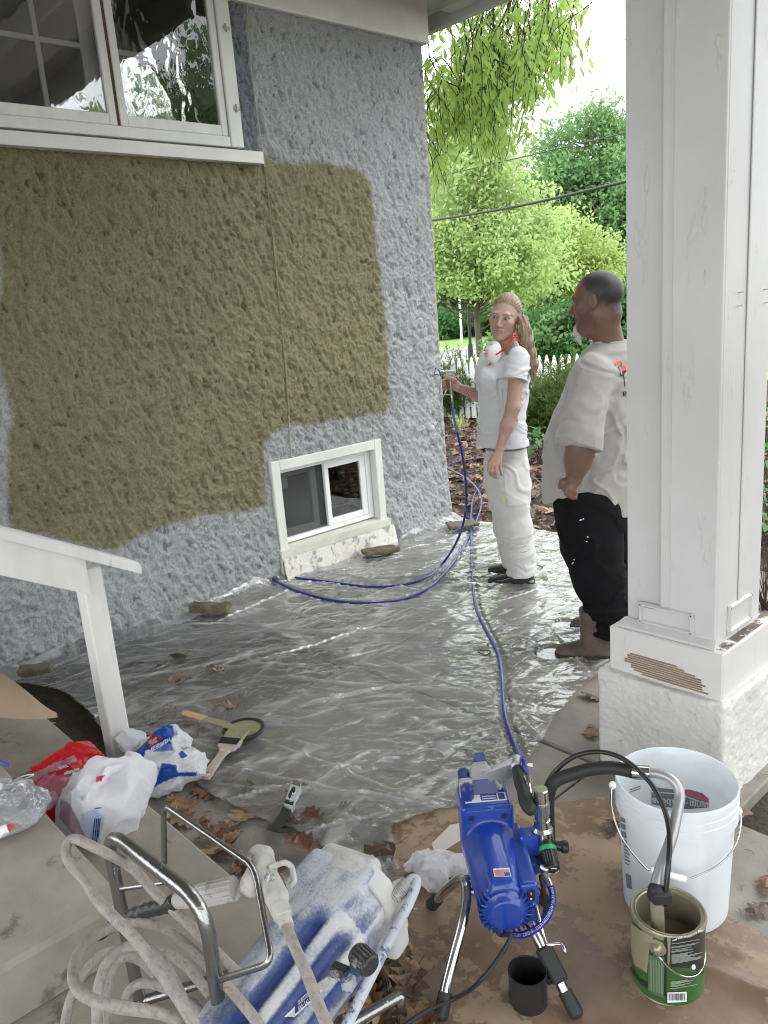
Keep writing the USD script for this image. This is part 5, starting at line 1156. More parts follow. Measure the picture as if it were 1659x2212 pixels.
# ================================================================== the new blue airless sprayer on its stand
def clearcoat(name, col, rough, coat, metal=0.0):
    mat(name, col, rough, metal, coat=coat, var=.08, scale=6)
clearcoat('blue_shell', (.010, .045, .29), .34, .6)
clearcoat('blue_dark', (.006, .022, .14), .4, .3)
mat('alloy_grey', (.40, .40, .41), .42, metal=.75, bump=.1, bscale=200, bdist=.001)
mat('rubber', (.014, .014, .014), .55)
mat('rubber_gloss', (.010, .010, .010), .25)
mat('knob_black', (.012, .012, .013), .35)
mat('steel_bright', (.66, .65, .62), .16, metal=1.0, var=.1, scale=40)
mat('sticker_white', (.72, .72, .74), .4)
mat('sticker_navy', (.03, .05, .22), .4)
mat('sticker_red', (.55, .06, .08), .4)
mat('sticker_green', (.02, .32, .12), .4)
mat('hose_blue', (.010, .016, .17), .30, coat=.35)
mat('switch_black', (.01, .01, .01), .3)
SB = np.array([-1.15, 1.25, 0.0]); RL = np.array([ER, ET, [0, 0, 1.0]])
def L(r_, t_, z_): return SB + ER * r_ + ET * t_ + np.array([0, 0, z_])
def a4(x, y): return (877.8 + x * .2315, 1618.4 + y * .2315)
def a5(x, y): return (877.8 + x * .26456, 1865.2 + y * .26456)
sp = thing('paint_sprayer', 'shiny blue electric paint sprayer on a chrome four-legged stand on the brown paper', 'paint sprayer', SB)
def loc(p): q = p - SB; return np.stack([q @ ER, q @ ET, q[:, 2]], 1)
def shell(p):
    q = loc(p)
    # motor shroud: a barrel along t, flattened below, tapering towards the fan end
    t = q[:, 1]; rad = np.interp(t, [-.12, -.05, .06, .13], [.074, .072, .064, .056]); zc = np.interp(t, [-.12, .13], [.228, .214])
    d = np.sqrt((q[:, 0] - .034) ** 2 + (q[:, 2] - zc) ** 2) - rad
    d = smax(d, np.maximum(-.16 - t, t - .118), .012)
    # raised spine with the flag
    s = s_box(q, (.034, .0, np.float64(.232)), (.034, .112, .052), .014); d = smin(d, s, .014)
    # drive housing at the far end
    b = s_box(q, (.030, -.150, .262), (.068, .060, .082), .016); d = smin(d, b, .008)
    return d
sh = skin(shell, L(.03, -.03, .24) - [.27, .27, .13], L(.03, -.03, .24) + [.27, .27, .14], .0036)
bod = obj('shell', sh, 'blue_shell', sp, smooth=True)
def ctrl(p):
    q = loc(p); return s_box(q, (.094, -.005, .218), (.022, .118, .054), .008)
cb = skin(ctrl, L(.094, 0, .22) - [.16, .16, .08], L(.094, 0, .22) + [.16, .16, .08], .004)
ctl = obj('control_box', cb, 'blue_shell', sp, smooth=True)
obj('switch', xf(box((.0, 0, 0), (.018, .004, .032), .002), RL, L(.088, .1125, .226)), 'switch_black', ctl)
obj('switch_mark', xf(box((.0, 0, 0), (.0012, .0006, .008)), RL, L(.096, .1172, .246)), 'sticker_white', ctl)
obj('switch_mark', xf(trimesh.creation.annulus(.0014, .0025, .0006), basis(ET, ER), L(.0966, .1168, .235)), 'sticker_white', ctl)
for i in range(5): obj('panel_mark', xf(box((0, 0, 0), (.0014, .0006, .0022)), RL, L(.083 + .006 * i, .1135, .214 + .003 * (i % 2))), 'sticker_white', ctl)
# fan cover with its slots and end cap
CA = L(.035, .128, .212)
obj('fan_cap', lathe([(.0, .012), (.034, .012), (.040, .008), (.044, .0), (.052, -.004), (.055, -.012), (.055, -.03)], CA, 48, ET), 'blue_shell', sp, smooth=40)
for i in range(30):
    a = i / 30 * 2 * np.pi
    if abs(math.atan2(math.sin(a - np.pi / 2), math.cos(a - np.pi / 2))) < .55: continue
    c_ = CA + (ER * math.cos(a) + np.array([0, 0, math.sin(a)])) * .0565 - ET * .022
    R3 = np.array([ER * math.cos(a) + np.array([0, 0, 1.0]) * math.sin(a), ET, -(ER * -math.sin(a) + np.array([0, 0, 1.0]) * math.cos(a))])
    obj('fan_rib', xf(box((-.010, -.028, -.0022), (.0065, .022, .0022), .001), R3, c_), 'blue_shell' if i % 2 else 'blue_dark', sp)
# stepped face and screws of the drive cover
obj('cover_lip', xf(box((-.062, -.006, 0), (.062, .008, .010), .004), RL, L(.030, -.094, .334)), 'blue_shell', sp)
obj('latch', xf(ico((0, 0, 0), 1, 2, (.018, .010, .006)), RL, L(.030, -.088, .341)), 'blue_shell', sp, smooth=True)
for s in (-1, 1):
    c_ = L(.030 + s * .042, -.0905, .312); obj('screw', cat(lathe([(.0, -.002), (.0045, -.002), (.0045, .002), (.009, .003), (.010, .0)], c_, 16, ET)), 'blue_dark', sp); obj('screw_hole', cyl(c_ - ET * .001, c_ + ET * .0028, .0046, 12), 'switch_black', sp)
obj('far_block', cat(xf(box((-.034, -.055, 0), (-.002, .050, .048), .010), RL, L(.002, -.165, .338)), hull([L(-.006 + x, -.19 + y, z) for x, y, z in ((.0, -.02, .34), (.0, .05, .34), (.075, -.02, .34), (.075, .05, .34), (.022, -.015, .43), (.022, .0, .43), (.046, -.015, .43), (.046, .0, .43))])), 'blue_dark', sp)
obj('handle_bracket', cat(hull([L(x, y, z) for x, y, z in ((-.010, -.158, .345), (.075, -.158, .345), (-.012, -.170, .350), (.082, -.170, .350), (.008, -.165, .420), (.040, -.165, .420), (.006, -.170, .424), (.040, -.172, .424), (.080, -.19, .352), (-.010, -.195, .35))]),
    hull([L(x, y, z) for x, y, z in ((.030, -.15, .400), (.030, -.17, .400), (.060, -.160, .352), (.060, -.17, .352), (.115, -.18, .405), (.118, -.20, .412), (.118, -.18, .366), (.120, -.20, .366))]), xf(box((-.035, -.012, 0), (-.001, .012, .049), .004), RL, L(.001, -.150, .339))), 'alloy_grey', sp)
obj('handle_end', cat(cyl(L(.126, -.215, .395), L(.124, -.172, .391), .0205, 20, bevel=.006)), 'alloy_grey', sp, smooth=35)
gpth = spl([L(.124, -.172, .391), L(.124, -.12, .384), L(.124, -.07, .374), L(.128, -.035, .366)], 24)
obj('grip', tube(np.vstack([gpth, gpth[-1] + ET * .012 - [0, 0, .004]]), np.r_[.0165, .0168 + .0025 * np.sin(np.linspace(0, 6.2, 23)) ** 2, .009], 18), 'rubber', sp, smooth=40)
# fluid section: upright stainless pump with knobs
pc = lambda z: L(.160, -.052, z)
obj('pump', cat(lathe([(0, .410), (.016, .410), (.0185, .407), (.0185, .376), (.0175, .374)], SB * 0 + pc(0), 28), lathe([(.0175, .374), (.0195, .374), (.0195, .336), (.018, .334), (.018, .325), (.0205, .323), (.0205, .304), (.027, .296), (.027, .252), (.021, .248), (.021, .185), (.019, .175), (.012, .17), (.012, .13)], pc(0), 28)), 'steel_bright', sp, smooth=35)
for k in range(28):
    a = k / 28 * 6.283; q_ = pc(.355) + (ER * math.cos(a) + ET * math.sin(a)) * .0195; obj('knurl', box(q_ - [.0008, .0008, .016], q_ + [.0008, .0008, .016]), 'steel_bright', sp)
obj('pump_bracket', cat(xf(box((.10, -.075, .23), (.150, -.03, .29), .006), RL, SB), xf(box((.105, -.06, .2), (.14, .0, .235), .006), RL, SB)), 'blue_shell', sp)
k0 = L(.166, -.030, .262); kd = ET * .86 - np.array([0, 0, .50]); kd /= np.linalg.norm(kd)
kn_ = obj('pressure_knob', cat(lathe([(.0, .062), (.017, .062), (.0205, .058), (.0215, .045), (.0215, .018), (.019, .016), (.019, -.01)], k0, 30, kd)), 'knob_black', sp, smooth=35)
for k in range(22):
    a = k / 22 * 6.283; Rk = basis(kd); q_ = k0 + kd * .033 + (Rk[0] * math.cos(a) + Rk[1] * math.sin(a)) * .0214; obj('knob_ridge', tube([q_ - kd * .013, q_ + kd * .013], .0013, 5), 'knob_black', kn_)
obj('knob_ring', lathe([(.0216, .004), (.0222, .006), (.0222, .014), (.0216, .016)], k0, 30, kd), 'sticker_green', kn_, smooth=35)
for a0, a1 in ((.3, 1.3), (1.7, 2.9), (3.4, 4.2), (4.8, 5.9)):
    Rk = basis(kd); obj('knob_mark', tube([k0 + kd * .0625 + (Rk[0] * math.cos(a) + Rk[1] * math.sin(a)) * .0155 for a in np.linspace(a0, a1, 8)], .0010, 4), 'sticker_white', kn_)
obj('prime_knob', cat(cyl(L(.178, -.05, .25), L(.205, -.044, .246), .012, 16), cyl(L(.203, -.044, .246), L(.222, -.042, .244), .0155, 20, bevel=.004)), 'knob_black', sp, smooth=35)
# outlet and short blue whip hose
o0 = onP(*a4(1290, 1105), SB, .03); 
wp = [onP(*a5(1125, 60), SB, .03), onP(*a5(1150, 130), SB, .035), onP(*a5(1178, 190), SB, .05), onP(*a5(1196, 280), SB, .08), onP(*a5(1170, 400), SB, .12), onP(*a5(1090, 510), SB, .15), onP(*a5(970, 578), SB, .15), onP(*a5(850, 572), SB, .10), onP(*a5(800, 540), SB, .03)]
whip = spl(wp, 90)
obj('outlet_fitting', cat(cyl(o0, wp[0], .011, 12), cyl(wp[0], wp[1], .0085, 6), cyl(wp[1], wp[2], .0092, 16)), 'steel_bright', sp, smooth=30)
wh_ = obj('whip_hose', tube(whip[14:], .0082, 14), 'hose_blue', sp, smooth=True)
obj('drain_tube', tube(spl([L(.150, -.04, .17), L(.155, -.02, .10), L(.15, -.03, .05), L(.13, -.06, .02)], 20), .006, 8), 'rubber', sp, smooth=True)
# lettering along the hose
txt = 'MAX TEMP 180 F  DIAMETER 1/4" (6.35 mm)'
T_, N_, B_ = frames(whip); sl = np.r_[0, np.cumsum(np.linalg.norm(np.diff(whip, axis=0), axis=1))]
tm_ = meshkit.text_mesh(txt, .0066, .0003); tv = np.array(tm_.vertices); scale_ = (sl[-20] - sl[18]) / np.ptp(tv[:, 0]); tv[:, 0] = (tv[:, 0] - tv[:, 0].min()) * scale_
s_ = sl[-20] - tv[:, 0]; idx = np.clip(np.searchsorted(sl, s_), 1, len(sl) - 1); f_ = ((s_ - sl[idx - 1]) / (sl[idx] - sl[idx - 1]))[:, None]
C_ = whip[idx - 1] * (1 - f_) + whip[idx] * f_; Tt = T_[idx]; vw = EYEP - C_; vw /= np.linalg.norm(vw, axis=1, keepdims=True); sd2 = np.cross(Tt, vw); sd2 /= np.linalg.norm(sd2, axis=1, keepdims=True); vn = np.cross(sd2, Tt)
ang = (tv[:, 1] - .0033) / .0082; tm_.vertices = C_ + (np.cos(ang)[:, None] * vn + np.sin(ang)[:, None] * sd2) * (.0083 + tv[:, 2:3])
obj('hose_print', tm_, mat('print_pale', (.45, .47, .60), .5), wh_)
# power cord
obj('power_cord', tube(spl([L(.03, .06, .17), L(.02, .10, .13), onP(*a5(850, 600), SB, .20), onP(*a5(740, 790), SB, .24), onP(*a5(600, 960), SB, .27), G(*a5(400, 1100), .05), G(*a5(180, 1200), .06), G(*a5(0, 1311), .05), G(*a5(-200, 1480), .02)], 60), .0052, 10), 'rubber', sp, smooth=True)
# chrome stand
def leg(pts, rad=.0125, n=60):
    return tube(spl(pts, n), rad, 14)
fL, fR, bL, bR = L(-.135, .205, .02), L(.168, .228, .02), L(-.128, -.145, .02), L(.172, -.130, .02)
obj('leg', leg([fL, L(-.105, .150, .085), L(-.058, .075, .170), L(-.047, .035, .192), L(-.046, -.002, .198), L(-.060, -.045, .170), L(-.098, -.10, .090), bL]), 'chrome', sp, smooth=True)
obj('leg', leg([fR, L(.140, .180, .07), L(.092, .095, .155), L(.075, .045, .178), L(.078, -.01, .180), L(.095, -.05, .150), L(.140, -.10, .075), bR]), 'chrome', sp, smooth=True)
for f, t_ in ((fL, L(-.105, .150, .085)), (fR, L(.140, .180, .07)), (bL, L(-.098, -.10, .090)), (bR, L(.140, -.10, .075))):
    d_ = (t_ - f) / np.linalg.norm(t_ - f); obj('rubber_foot', tube([f - d_ * .012, f - d_ * .008, f, f + d_ * .045, f + d_ * .046], [.007, .014, .0175, .0165, .013], 16), 'rubber', sp, smooth=40)
obj('cross_bar', cat(tube([L(-.046, .02, .190), L(.076, .02, .174)], .009, 10), tube([L(-.05, -.02, .19), L(.078, -.02, .174)], .009, 10)), 'chrome', sp, smooth=True)
obj('hook_rod', tube(spl([L(.112, .08, .20), onP(*a5(1085, 450), SB, .14), onP(*a5(1130, 620), SB, .17), onP(*a5(1148, 660), SB, .18), onP(*a5(1200, 662), SB, .18), onP(*a5(1262, 660), SB, .18), onP(*a5(1285, 690), SB, .19), onP(*a5(1302, 730), SB, .195)], 50), .0042, 8), 'chrome', sp, smooth=True)
clampd = (L(.140, .180, .07) - fR); clampd /= np.linalg.norm(clampd); cm = fR + clampd * .105
obj('leg_clamp', cat(xf(box((-.017, -.02, -.040), (.021, .018, .040), .005), basis(clampd, ER), cm), cyl(cm + ET * .018, cm + ET * .021, .004, 8)), 'rubber', sp)
# stickers
fl = [(808, 1120), (962, 1112), (974, 1190), (824, 1199)]
pa4 = lambda pts: Polygon([a4(*q) for q in pts])
def quad(c, s0, s1, t0, t1):
    c = np.array(c, float); f = lambda s, t: c[0] * (1 - s) * (1 - t) + c[1] * s * (1 - t) + c[2] * s * t + c[3] * (1 - s) * t
    return pa4([f(s0, t0), f(s1, t0), f(s1, t1), f(s0, t1)])
def put2(name, mesh, poly, m, parent, lift, stepx=2.0):
    r_ = patch(mesh, poly, stepx)
    if r_ is not None:
        cs__ = r_.split(only_watertight=False) if name in ('paint_run',) else [r_]
        r_ = max(cs__, key=lambda g: len(g.faces)) if len(cs__) else r_
        r_.vertices = r_.vertices + (EYEP - r_.vertices) / np.linalg.norm(EYEP - r_.vertices, axis=1, keepdims=True) * lift; obj(name, r_, m, parent)
fg = patch(sh, pa4(fl), 2.0); stk = obj('flag_sticker', fg, 'sticker_white', sp)
for i in range(7): put2('flag_stripe', sh, quad(fl, .05, .96 if i < 3 else .60, .16 + i * .115, .16 + i * .115 + .062), 'sticker_red', stk, .0008)
put2('flag_field', sh, quad(fl, .62, .97, .50, .93), 'sticker_navy', stk, .0008)
st2 = obj('label_sticker', xf(box((-.054, -.018, 0), (.054, .016, .0010)), RL, L(.030, -.128, .3442)), 'sticker_white', sp)
for nm, x0, x1 in (('label_logo', -.050, -.036), ('label_band', -.012, .030), ('label_logo', .034, .050)): obj(nm, xf(box((x0, -.014, 0), (x1, .012, .0006)), RL, L(.030, -.128, .3453)), 'sticker_navy', st2)
for k in range(2): obj('label_line', xf(box((-.009, -.006 + .010 * k, 0), (.027, -.003 + .010 * k, .0004)), RL, L(.030, -.128, .3460)), 'sticker_white', st2)
# clear warning card hanging on its left
wc = hull([onP(*a4(x, y), SB, t) for x, y, t in ((235, 880, -.05), (262, 950, -.03), (330, 962, -.03), (500, 858, -.03), (490, 690, -.06), (455, 690, -.07), (400, 690, -.07))])
card = [onP(*a4(x, y), SB, -.04) for x, y in ((235, 880), (262, 950), (330, 962), (505, 850), (492, 690), (410, 705))]
cc_ = np.mean(card, 0); cardm = cat(*[trimesh.Trimesh([card[0], card[i], card[i + 1]], [[0, 1, 2]], process=False) for i in range(1, 5)])
graph('clear_card', {'p': ('principled_bsdf', {'base_color': (.5, .48, .45), 'roughness': .25}), 't': ('transparent_bsdf', {}), 'm': ('mix_closure', {'fac': .55})}, [('t.BSDF', 'm.closure1'), ('p.BSDF', 'm.closure2')], 'm.closure')
obj('warning_card', cardm, 'clear_card', sp)

# ------------------------------------------------------------------ suction set: hose, bent tube, return line, clip
def a6(x, y): return (1152 + x * .3056, 1590.9 + y * .3056)
CAN = G(1443, 1968.8, .192) * [1, 1, 0]
suc = [L(.165, -.075, .19), L(.185, -.10, .20), onP(*a6(120, 365), SB, -.11), onP(*a6(220, 285), SB, -.11), onP(*a6(400, 232), SB, -.10), onP(*a6(560, 222), SB, -.08), onP(*a6(705, 250), SB, -.05)]
obj('suction_hose', tube(spl(suc, 50), .0165, 16), 'rubber', sp, smooth=True)
cs, ce = onP(*a6(700, 250), SB, -.05), onP(*a6(822, 258), SB, -.035)
obj('collar', tube([cs, ce], .0175, 20), 'steel_bright', sp, smooth=40)
tubp = [ce, onP(*a6(900, 268), SB, -.02), onP(*a6(985, 310), SB, .0), onP(*a6(1035, 400), SB, .02), onP(*a6(1020, 520), SB, .045), onP(*a6(985, 690), SB, .08)]
cdn = CAN + np.array([0, 0, .06]) - ER * .025 + ET * .02
tubp += [onP(*a6(905, 920), SB, .12), onP(*a6(868, 1080), SB, .15), cdn]
obj('suction_tube', tube(spl(tubp[:8], 70), np.linspace(.0115, .0135, 70), 16), 'alloy_grey', sp, smooth=True)
lowt = onP(*a6(868, 1080), SB, .15)
obj('tube_end', tube([lowt, lowt * .5 + cdn * .5, cdn], .0150, 16), mat('paint_coated', (.235, .215, .145), .35, var=.2, scale=30), sp, smooth=True)
ret = [L(.18, -.09, .21), onP(*a6(95, 345), SB, -.13), onP(*a6(170, 232), SB, -.13), onP(*a6(290, 142), SB, -.12), onP(*a6(460, 108), SB, -.10), onP(*a6(620, 150), SB, -.07), onP(*a6(760, 255), SB, -.03), onP(*a6(870, 392), SB, .02), onP(*a6(940, 560), SB, .06), onP(*a6(964, 720), SB, .10), onP(*a6(955, 900), SB, .14), onP(*a6(937, 1090), SB, .16), onP(*a6(925, 1190), SB, .165)]
obj('return_tube', tube(spl(ret, 90), .0062, 10), 'rubber_gloss', sp, smooth=True)
cl0 = onP(*a6(905, 1130), SB, .160)
def clipf(p):
    return np.minimum(s_cone(p, onP(*a6(868, 1085), SB, .15), onP(*a6(862, 1120), SB, .152), .0185, .0185), s_box(p, cl0, (.022, .014, .016), .006, np.array([ER, ET, [0, 0, 1.0]])))
obj('tube_clip', skin(clipf, cl0 - .06, cl0 + .07, .004), 'rubber', sp, smooth=True)

# ------------------------------------------------------------------ long blue hose from the gun to the sprayer
hz = [z5(665, 1655, tg), onP(980, 900, WB, tg), onP(999, 985, WB, tg), onP(1007, 1060, WB, tg + .01), onP(1005, 1110, WB, tg + .02), onP(991, 1160, WB, tg + .05)]
gl = lambda u, v, z=.014: G(u, v, z)
hz += [gl(958, 1215, .05), gl(920, 1248, .035), gl(870, 1264), gl(800, 1268), gl(700, 1256), gl(640, 1248), gl(603, 1240, .03), gl(582, 1243, .035), gl(592, 1254, .03), gl(640, 1276), gl(720, 1297), gl(800, 1303), gl(860, 1296), gl(910, 1279), gl(950, 1249), gl(985, 1206), gl(1010, 1165), gl(1028, 1128), gl(1040, 1092, .03), gl(1034, 1060, .02), gl(1010, 1036, .01), gl(980, 1020, .0), gl(966, 1010, 0), gl(986, 1001, 0), gl(1040, 993, 0), gl(1090, 1000, 0), gl(1085, 1022, 0), gl(1045, 1045, .01), gl(1024, 1072, .02), gl(1018, 1120, .03), gl(1018, 1180), gl(1022, 1270), gl(1031, 1320), gl(1055, 1370), gl(1075, 1412), gl(1085, 1480), gl(1090, 1540), gl(1105, 1592), gl(1124, 1635, .06), onP(*a4(1095, 110), SB, -.17), onP(*a4(1118, 200), SB, -.15), onP(*a4(1128, 270), SB, -.12)]
hose = thing('paint_hose', 'long blue paint hose looping over the plastic sheet from the sprayer to the spray gun', 'hose', gl(900, 1280, 0))
hp = spl(hz, 520)
hp[:, 2] = np.maximum(hp[:, 2], .0135)
obj('hose', tube(hp, .0072, 10), 'hose_blue', hose, smooth=True)
obj('spring_guard', tube(spl(hz[:2] + [hz[1] * .6 + hz[2] * .4], 20), np.linspace(.0085, .0072, 20), 10), mat('guard_blue', (.12, .25, .48), .25, coat=.4, var=.6, scale=40), hose, smooth=True)
e0, e1 = onP(*a4(1122, 250), SB, -.12), onP(*a4(1155, 420), SB, -.08)
obj('connector', cat(cyl(e0, e0 * .55 + e1 * .45, .009, 6), cyl(e0 * .55 + e1 * .45, e1, .0075, 14)), 'steel_bright', hose)
tg0 = onP(*a4(1105, 150), SB, -.16); obj('paper_tag', trimesh.Trimesh([tg0, onP(*a4(1085, 210), SB, -.17), onP(*a4(1140, 130), SB, -.15), onP(*a4(1182, 128), SB, -.14), onP(*a4(1178, 168), SB, -.14), onP(*a4(1125, 150), SB, -.15)], [[0, 1, 5], [0, 5, 2], [2, 5, 4], [2, 4, 3]], process=False), 'sticker_white', hose)
for lab, pts in (('thin dark cable across the leaf bed between the wall corner and the woman', [(958, 918), (975, 927), (1000, 938), (1030, 950), (1070, 975)]), ('thin dark cable in the leaves between woman and man', [(1135, 1022), (1150, 1030), (1175, 1048), (1210, 1062)])):
    o = obj('ground_cable', tube(spl([G(u, v, .012) for u, v in pts], 30), .0075, 8), 'rubber_gloss', smooth=True); tag(o, lab, 'cable')
# black zip tie
zt = G(1045, 1408, .018); o = obj('zip_tie', cat(tube([zt + np.array([math.cos(a) * .034, math.sin(a) * .022, .004 * math.sin(2 * a)]) for a in np.linspace(0, 6.1, 30)], .0022, 5), tube(spl([zt + [.034, 0, 0], zt + [.05, -.015, 0]], 4), .0018, 5), ico(zt + [.034, 0, .001], .004, 1)), 'rubber'); tag(o, 'small black zip tie ring lying on the plastic sheet', 'zip tie')

# ------------------------------------------------------------------ black drip cup
cupc = G(*a5(1000, 1150), 0.0)
cup = thing('drip_cup', 'open black plastic cup standing by the front right leg of the blue sprayer', 'cup', cupc)
ch = onP(*a5(1000, 870), cupc)[2]
obj('cup_wall', lathe([(0, .004), (.036, .004), (.0395, .012), (.0405, ch - .004), (.0425, ch), (.0445, ch), (.0445, ch - .006), (.0432, .010), (.040, .001), (0, .001)], cupc, 40), 'rubber_gloss', cup, smooth=40)
obj('cup_hook', cat(box(cupc + ER * .042 + [-.004, -.006, ch - .035], cupc + ER * .055 + [.006, .006, ch - .020], .002)), 'rubber', cup)

# ------------------------------------------------------------------ white bucket
bc = G(*a6(1010, 292), .372) * [1, 1, 0]
graph('bucket_plastic', {'p': ('principled_bsdf', {'base_color': (.78, .80, .82), 'roughness': .35, 'subsurface_weight': .0}), 't': ('translucent_bsdf', {'color': (.80, .83, .86)}), 'm': ('mix_closure', {'fac': .38})}, [('p.BSDF', 'm.closure1'), ('t.BSDF', 'm.closure2')], 'm.closure')
bucket = thing('bucket', 'empty white translucent plastic bucket with wire handle in front of the column pedestal', 'bucket', bc)
po = [(0, .004), (.120, .004), (.126, .0), (.131, .012), (.1415, .285), (.1425, .287), (.150, .289), (.150, .318), (.1475, .320), (.1475, .329), (.150, .331), (.150, .339), (.1475, .341), (.1475, .350), (.150, .352), (.1505, .366), (.148, .372), (.1455, .371), (.1440, .352), (.1425, .346), (.1440, .338), (.1420, .326), (.1385, .280), (.128, .014), (.12, .009), (0, .009)]
bmesh = lathe(po, bc, 72)
bo = obj('bucket_wall', bmesh, 'bucket_plastic', bucket, smooth=40)
ear1, ear2 = onP(*a6(560, 345), bc, .02), onP(*a6(1452, 528), bc, .02)
hw = [ear1, onP(*a6(549, 400), bc, .05), onP(*a6(552, 500), bc, .09), onP(*a6(585, 620), bc, .125), onP(*a6(650, 755), bc, .148), onP(*a6(770, 905), bc, .158), onP(*a6(805, 938), bc, .160), onP(*a6(830, 945), bc, .161), onP(*a6(950, 975), bc, .163), onP(*a6(1075, 1008), bc, .162), onP(*a6(1115, 1000), bc, .161), onP(*a6(1280, 925), bc, .158), onP(*a6(1390, 828), bc, .14), onP(*a6(1448, 720), bc, .11), onP(*a6(1468, 580), bc, .06), ear2]
obj('handle', tube(spl(hw, 90), .0022, 8), 'chrome', bucket, smooth=True)
obj('grip', tube([onP(*a6(x, y), bc, .163) for x, y in ((828, 948), (835, 949), (950, 976), (1066, 1007), (1073, 1009))], [.007, .0082, .0075, .0082, .007], 14), mat('grip_white', (.80, .81, .82), .35), bucket, smooth=40)
for e_ in (ear1, ear2): obj('ear', ico(e_, .009, 2, (1, 1, 1.2)), 'grip_white', bucket, smooth=True)
# printed on the far side, seen through the wall (so reversed)
pa6 = lambda pts: Polygon([a6(*q) for q in pts])
mat('print_through', (.16, .18, .20), .5); mat('print_through_red', (.50, .12, .14), .5); mat('print_through_pale', (.62, .64, .66), .5)
bandp = pa6([(835, 355), (990, 372), (1070, 385), (1075, 372), (1105, 372), (1200, 400), (1242, 440), (1242, 500), (1100, 512), (1000, 505), (835, 478)])
pm = patch(bmesh, bandp, 3); prn = obj('print_band', pm, 'print_through', bucket)
put2('print_pill', bmesh, pa6([(1080, 382), (1110, 378), (1215, 420), (1240, 445), (1238, 462), (1215, 458), (1085, 412), (1076, 400)]), 'print_through_red', prn, .0008, 3)
put2('print_rule', bmesh, pa6([(836, 384), (1000, 398), (1085, 418), (1200, 462), (1240, 470), (1240, 478), (1195, 470), (1080, 427), (1000, 406), (836, 392)]), 'print_through_pale', prn, .0008, 3)
def text_cast(mesh, s, p0, px, py, bold=True, lift=.0008):
    """lettering laid on a surface: p0 lower left in survey pixels, px the run of the line, py the height of a capital"""
    m = meshkit.text_mesh(s, 1.0, .001, bold); f = m.faces[m.face_normals[:, 2] > .9]; v = m.vertices[:, :2] - [m.vertices[:, 0].min(), 0]; v[:, 0] /= v[:, 0].max()
    q = np.array(p0) + v[:, :1] * np.array(px) + v[:, 1:2] * np.array(py); P_ = cast(mesh, q); ok = ~np.isnan(P_).any(1); F = f[ok[f].all(1)]; P_ = np.nan_to_num(P_)
    P_ = P_ + (EYEP - P_) / np.linalg.norm(EYEP - P_, axis=1, keepdims=True) * lift
    return trimesh.Trimesh(P_, F, process=False)
obj('print_words', text_cast(bmesh, 'Multi-purpose', a6(1238, 500), np.array(a6(838, 462)) - np.array(a6(1238, 500)), np.array([0, -.3056 * 42])), 'print_through_pale', prn)
for i in range(2): put2('print_line', bmesh, pa6([(680, 372 + 16 * i), (755, 345 + 16 * i), (755, 353 + 16 * i), (680, 380 + 16 * i)]), 'print_through', prn, .0, 3)
# text panel on its left flank
for i, (y0, y1) in enumerate(((560, 590), (602, 640), (655, 700), (712, 740), (760, 772), (782, 794), (806, 818), (830, 842), (855, 867), (880, 890), (960, 1060))):
    sk = lambda y: (y - 560) * .075
    w_ = (618, 652) if i < 4 else (626, 664 - (i * 7) % 14)
    put2('side_print', bmesh, pa6([(w_[0] + sk(y0), y0 + 6), (w_[1] + sk(y0), y0 + 22), (w_[1] + sk(y1), y1 + 22), (w_[0] + sk(y1), y1 + 6)]), 'print_through', bucket, .0, 3)

# ------------------------------------------------------------------ open paint can
def ac(x, y): return (1289.2 + x * .2229, 1865.2 + y * .2229)
pac = lambda pts: Polygon([ac(*q) for q in pts])
mat('can_green', (.030, .085, .022), .3, var=.1, scale=8); mat('can_black', (.012, .014, .013), .3); mat('can_paint', (.26, .235, .155), .25, var=.12, scale=14, coat=.3); mat('can_rim', (.36, .335, .24), .28, metal=.55, var=.25, scale=20); mat('can_inside', (.22, .20, .135), .35, var=.2, scale=16)
graph('paint_pool', {'g': ('geometry', {}), 'n': ('noise_texture', {'scale': 26, 'detail': 3}), 'r': ('rgb_ramp', {'ramp': [(.35, (.20, .185, .12)), (.6, (.30, .27, .185))]}), 'p': ('principled_bsdf', {'roughness': .12}), 'b': ('bump', {'strength': .15, 'distance': .004})}, [('g.position', 'n.vector'), ('n.fac', 'r.fac'), ('r.color', 'p.base_color'), ('n.fac', 'b.height'), ('b.normal', 'p.normal')], 'p.BSDF')
can = thing('paint_can', 'open gallon paint can with green and black label, olive paint run down its side', 'paint can', CAN)
cmesh = lathe([(0, .0), (.080, .0), (.0835, .002), (.0835, .006), (.0815, .008), (.0815, .183), (.0835, .186), (.0838, .192), (.082, .195), (.079, .194), (.0775, .190), (.0745, .190), (.073, .193), (.071, .192)], CAN, 64)
cw = obj('can_wall', cmesh, 'can_green', can, smooth=40)
obj('rim', cat(lathe([(.0817, .182), (.0842, .186), (.0846, .192), (.082, .1965), (.079, .1955), (.0772, .1915), (.0748, .1915), (.073, .1945), (.0708, .193), (.0702, .186)], CAN, 64)), 'can_rim', can, smooth=40)
obj('inside', lathe([(0, .012), (.0790, .012), (.0790, .182), (.0704, .1852)], CAN, 64), 'can_inside', can, smooth=40)
obj('paint', lathe([(0, .105), (.0787, .105)], CAN, 48), 'paint_pool', can)
obj('bottom_rim', lathe([(.0817, .010), (.0843, .007), (.0843, .001), (.080, .0)], CAN, 64), 'can_rim', can, smooth=40)
put2('label_black', cmesh, pac([(715, 720), (900, 720), (1044, 640), (1040, 870), (1030, 1000), (1025, 1070), (900, 1010), (720, 1000)]), 'can_black', can, .0006, 2.5)
put2('label_black', cmesh, pac([(330, 990), (420, 1110), (500, 1160), (500, 1215), (420, 1160), (330, 1035)]), 'can_black', can, .0006, 2.5)
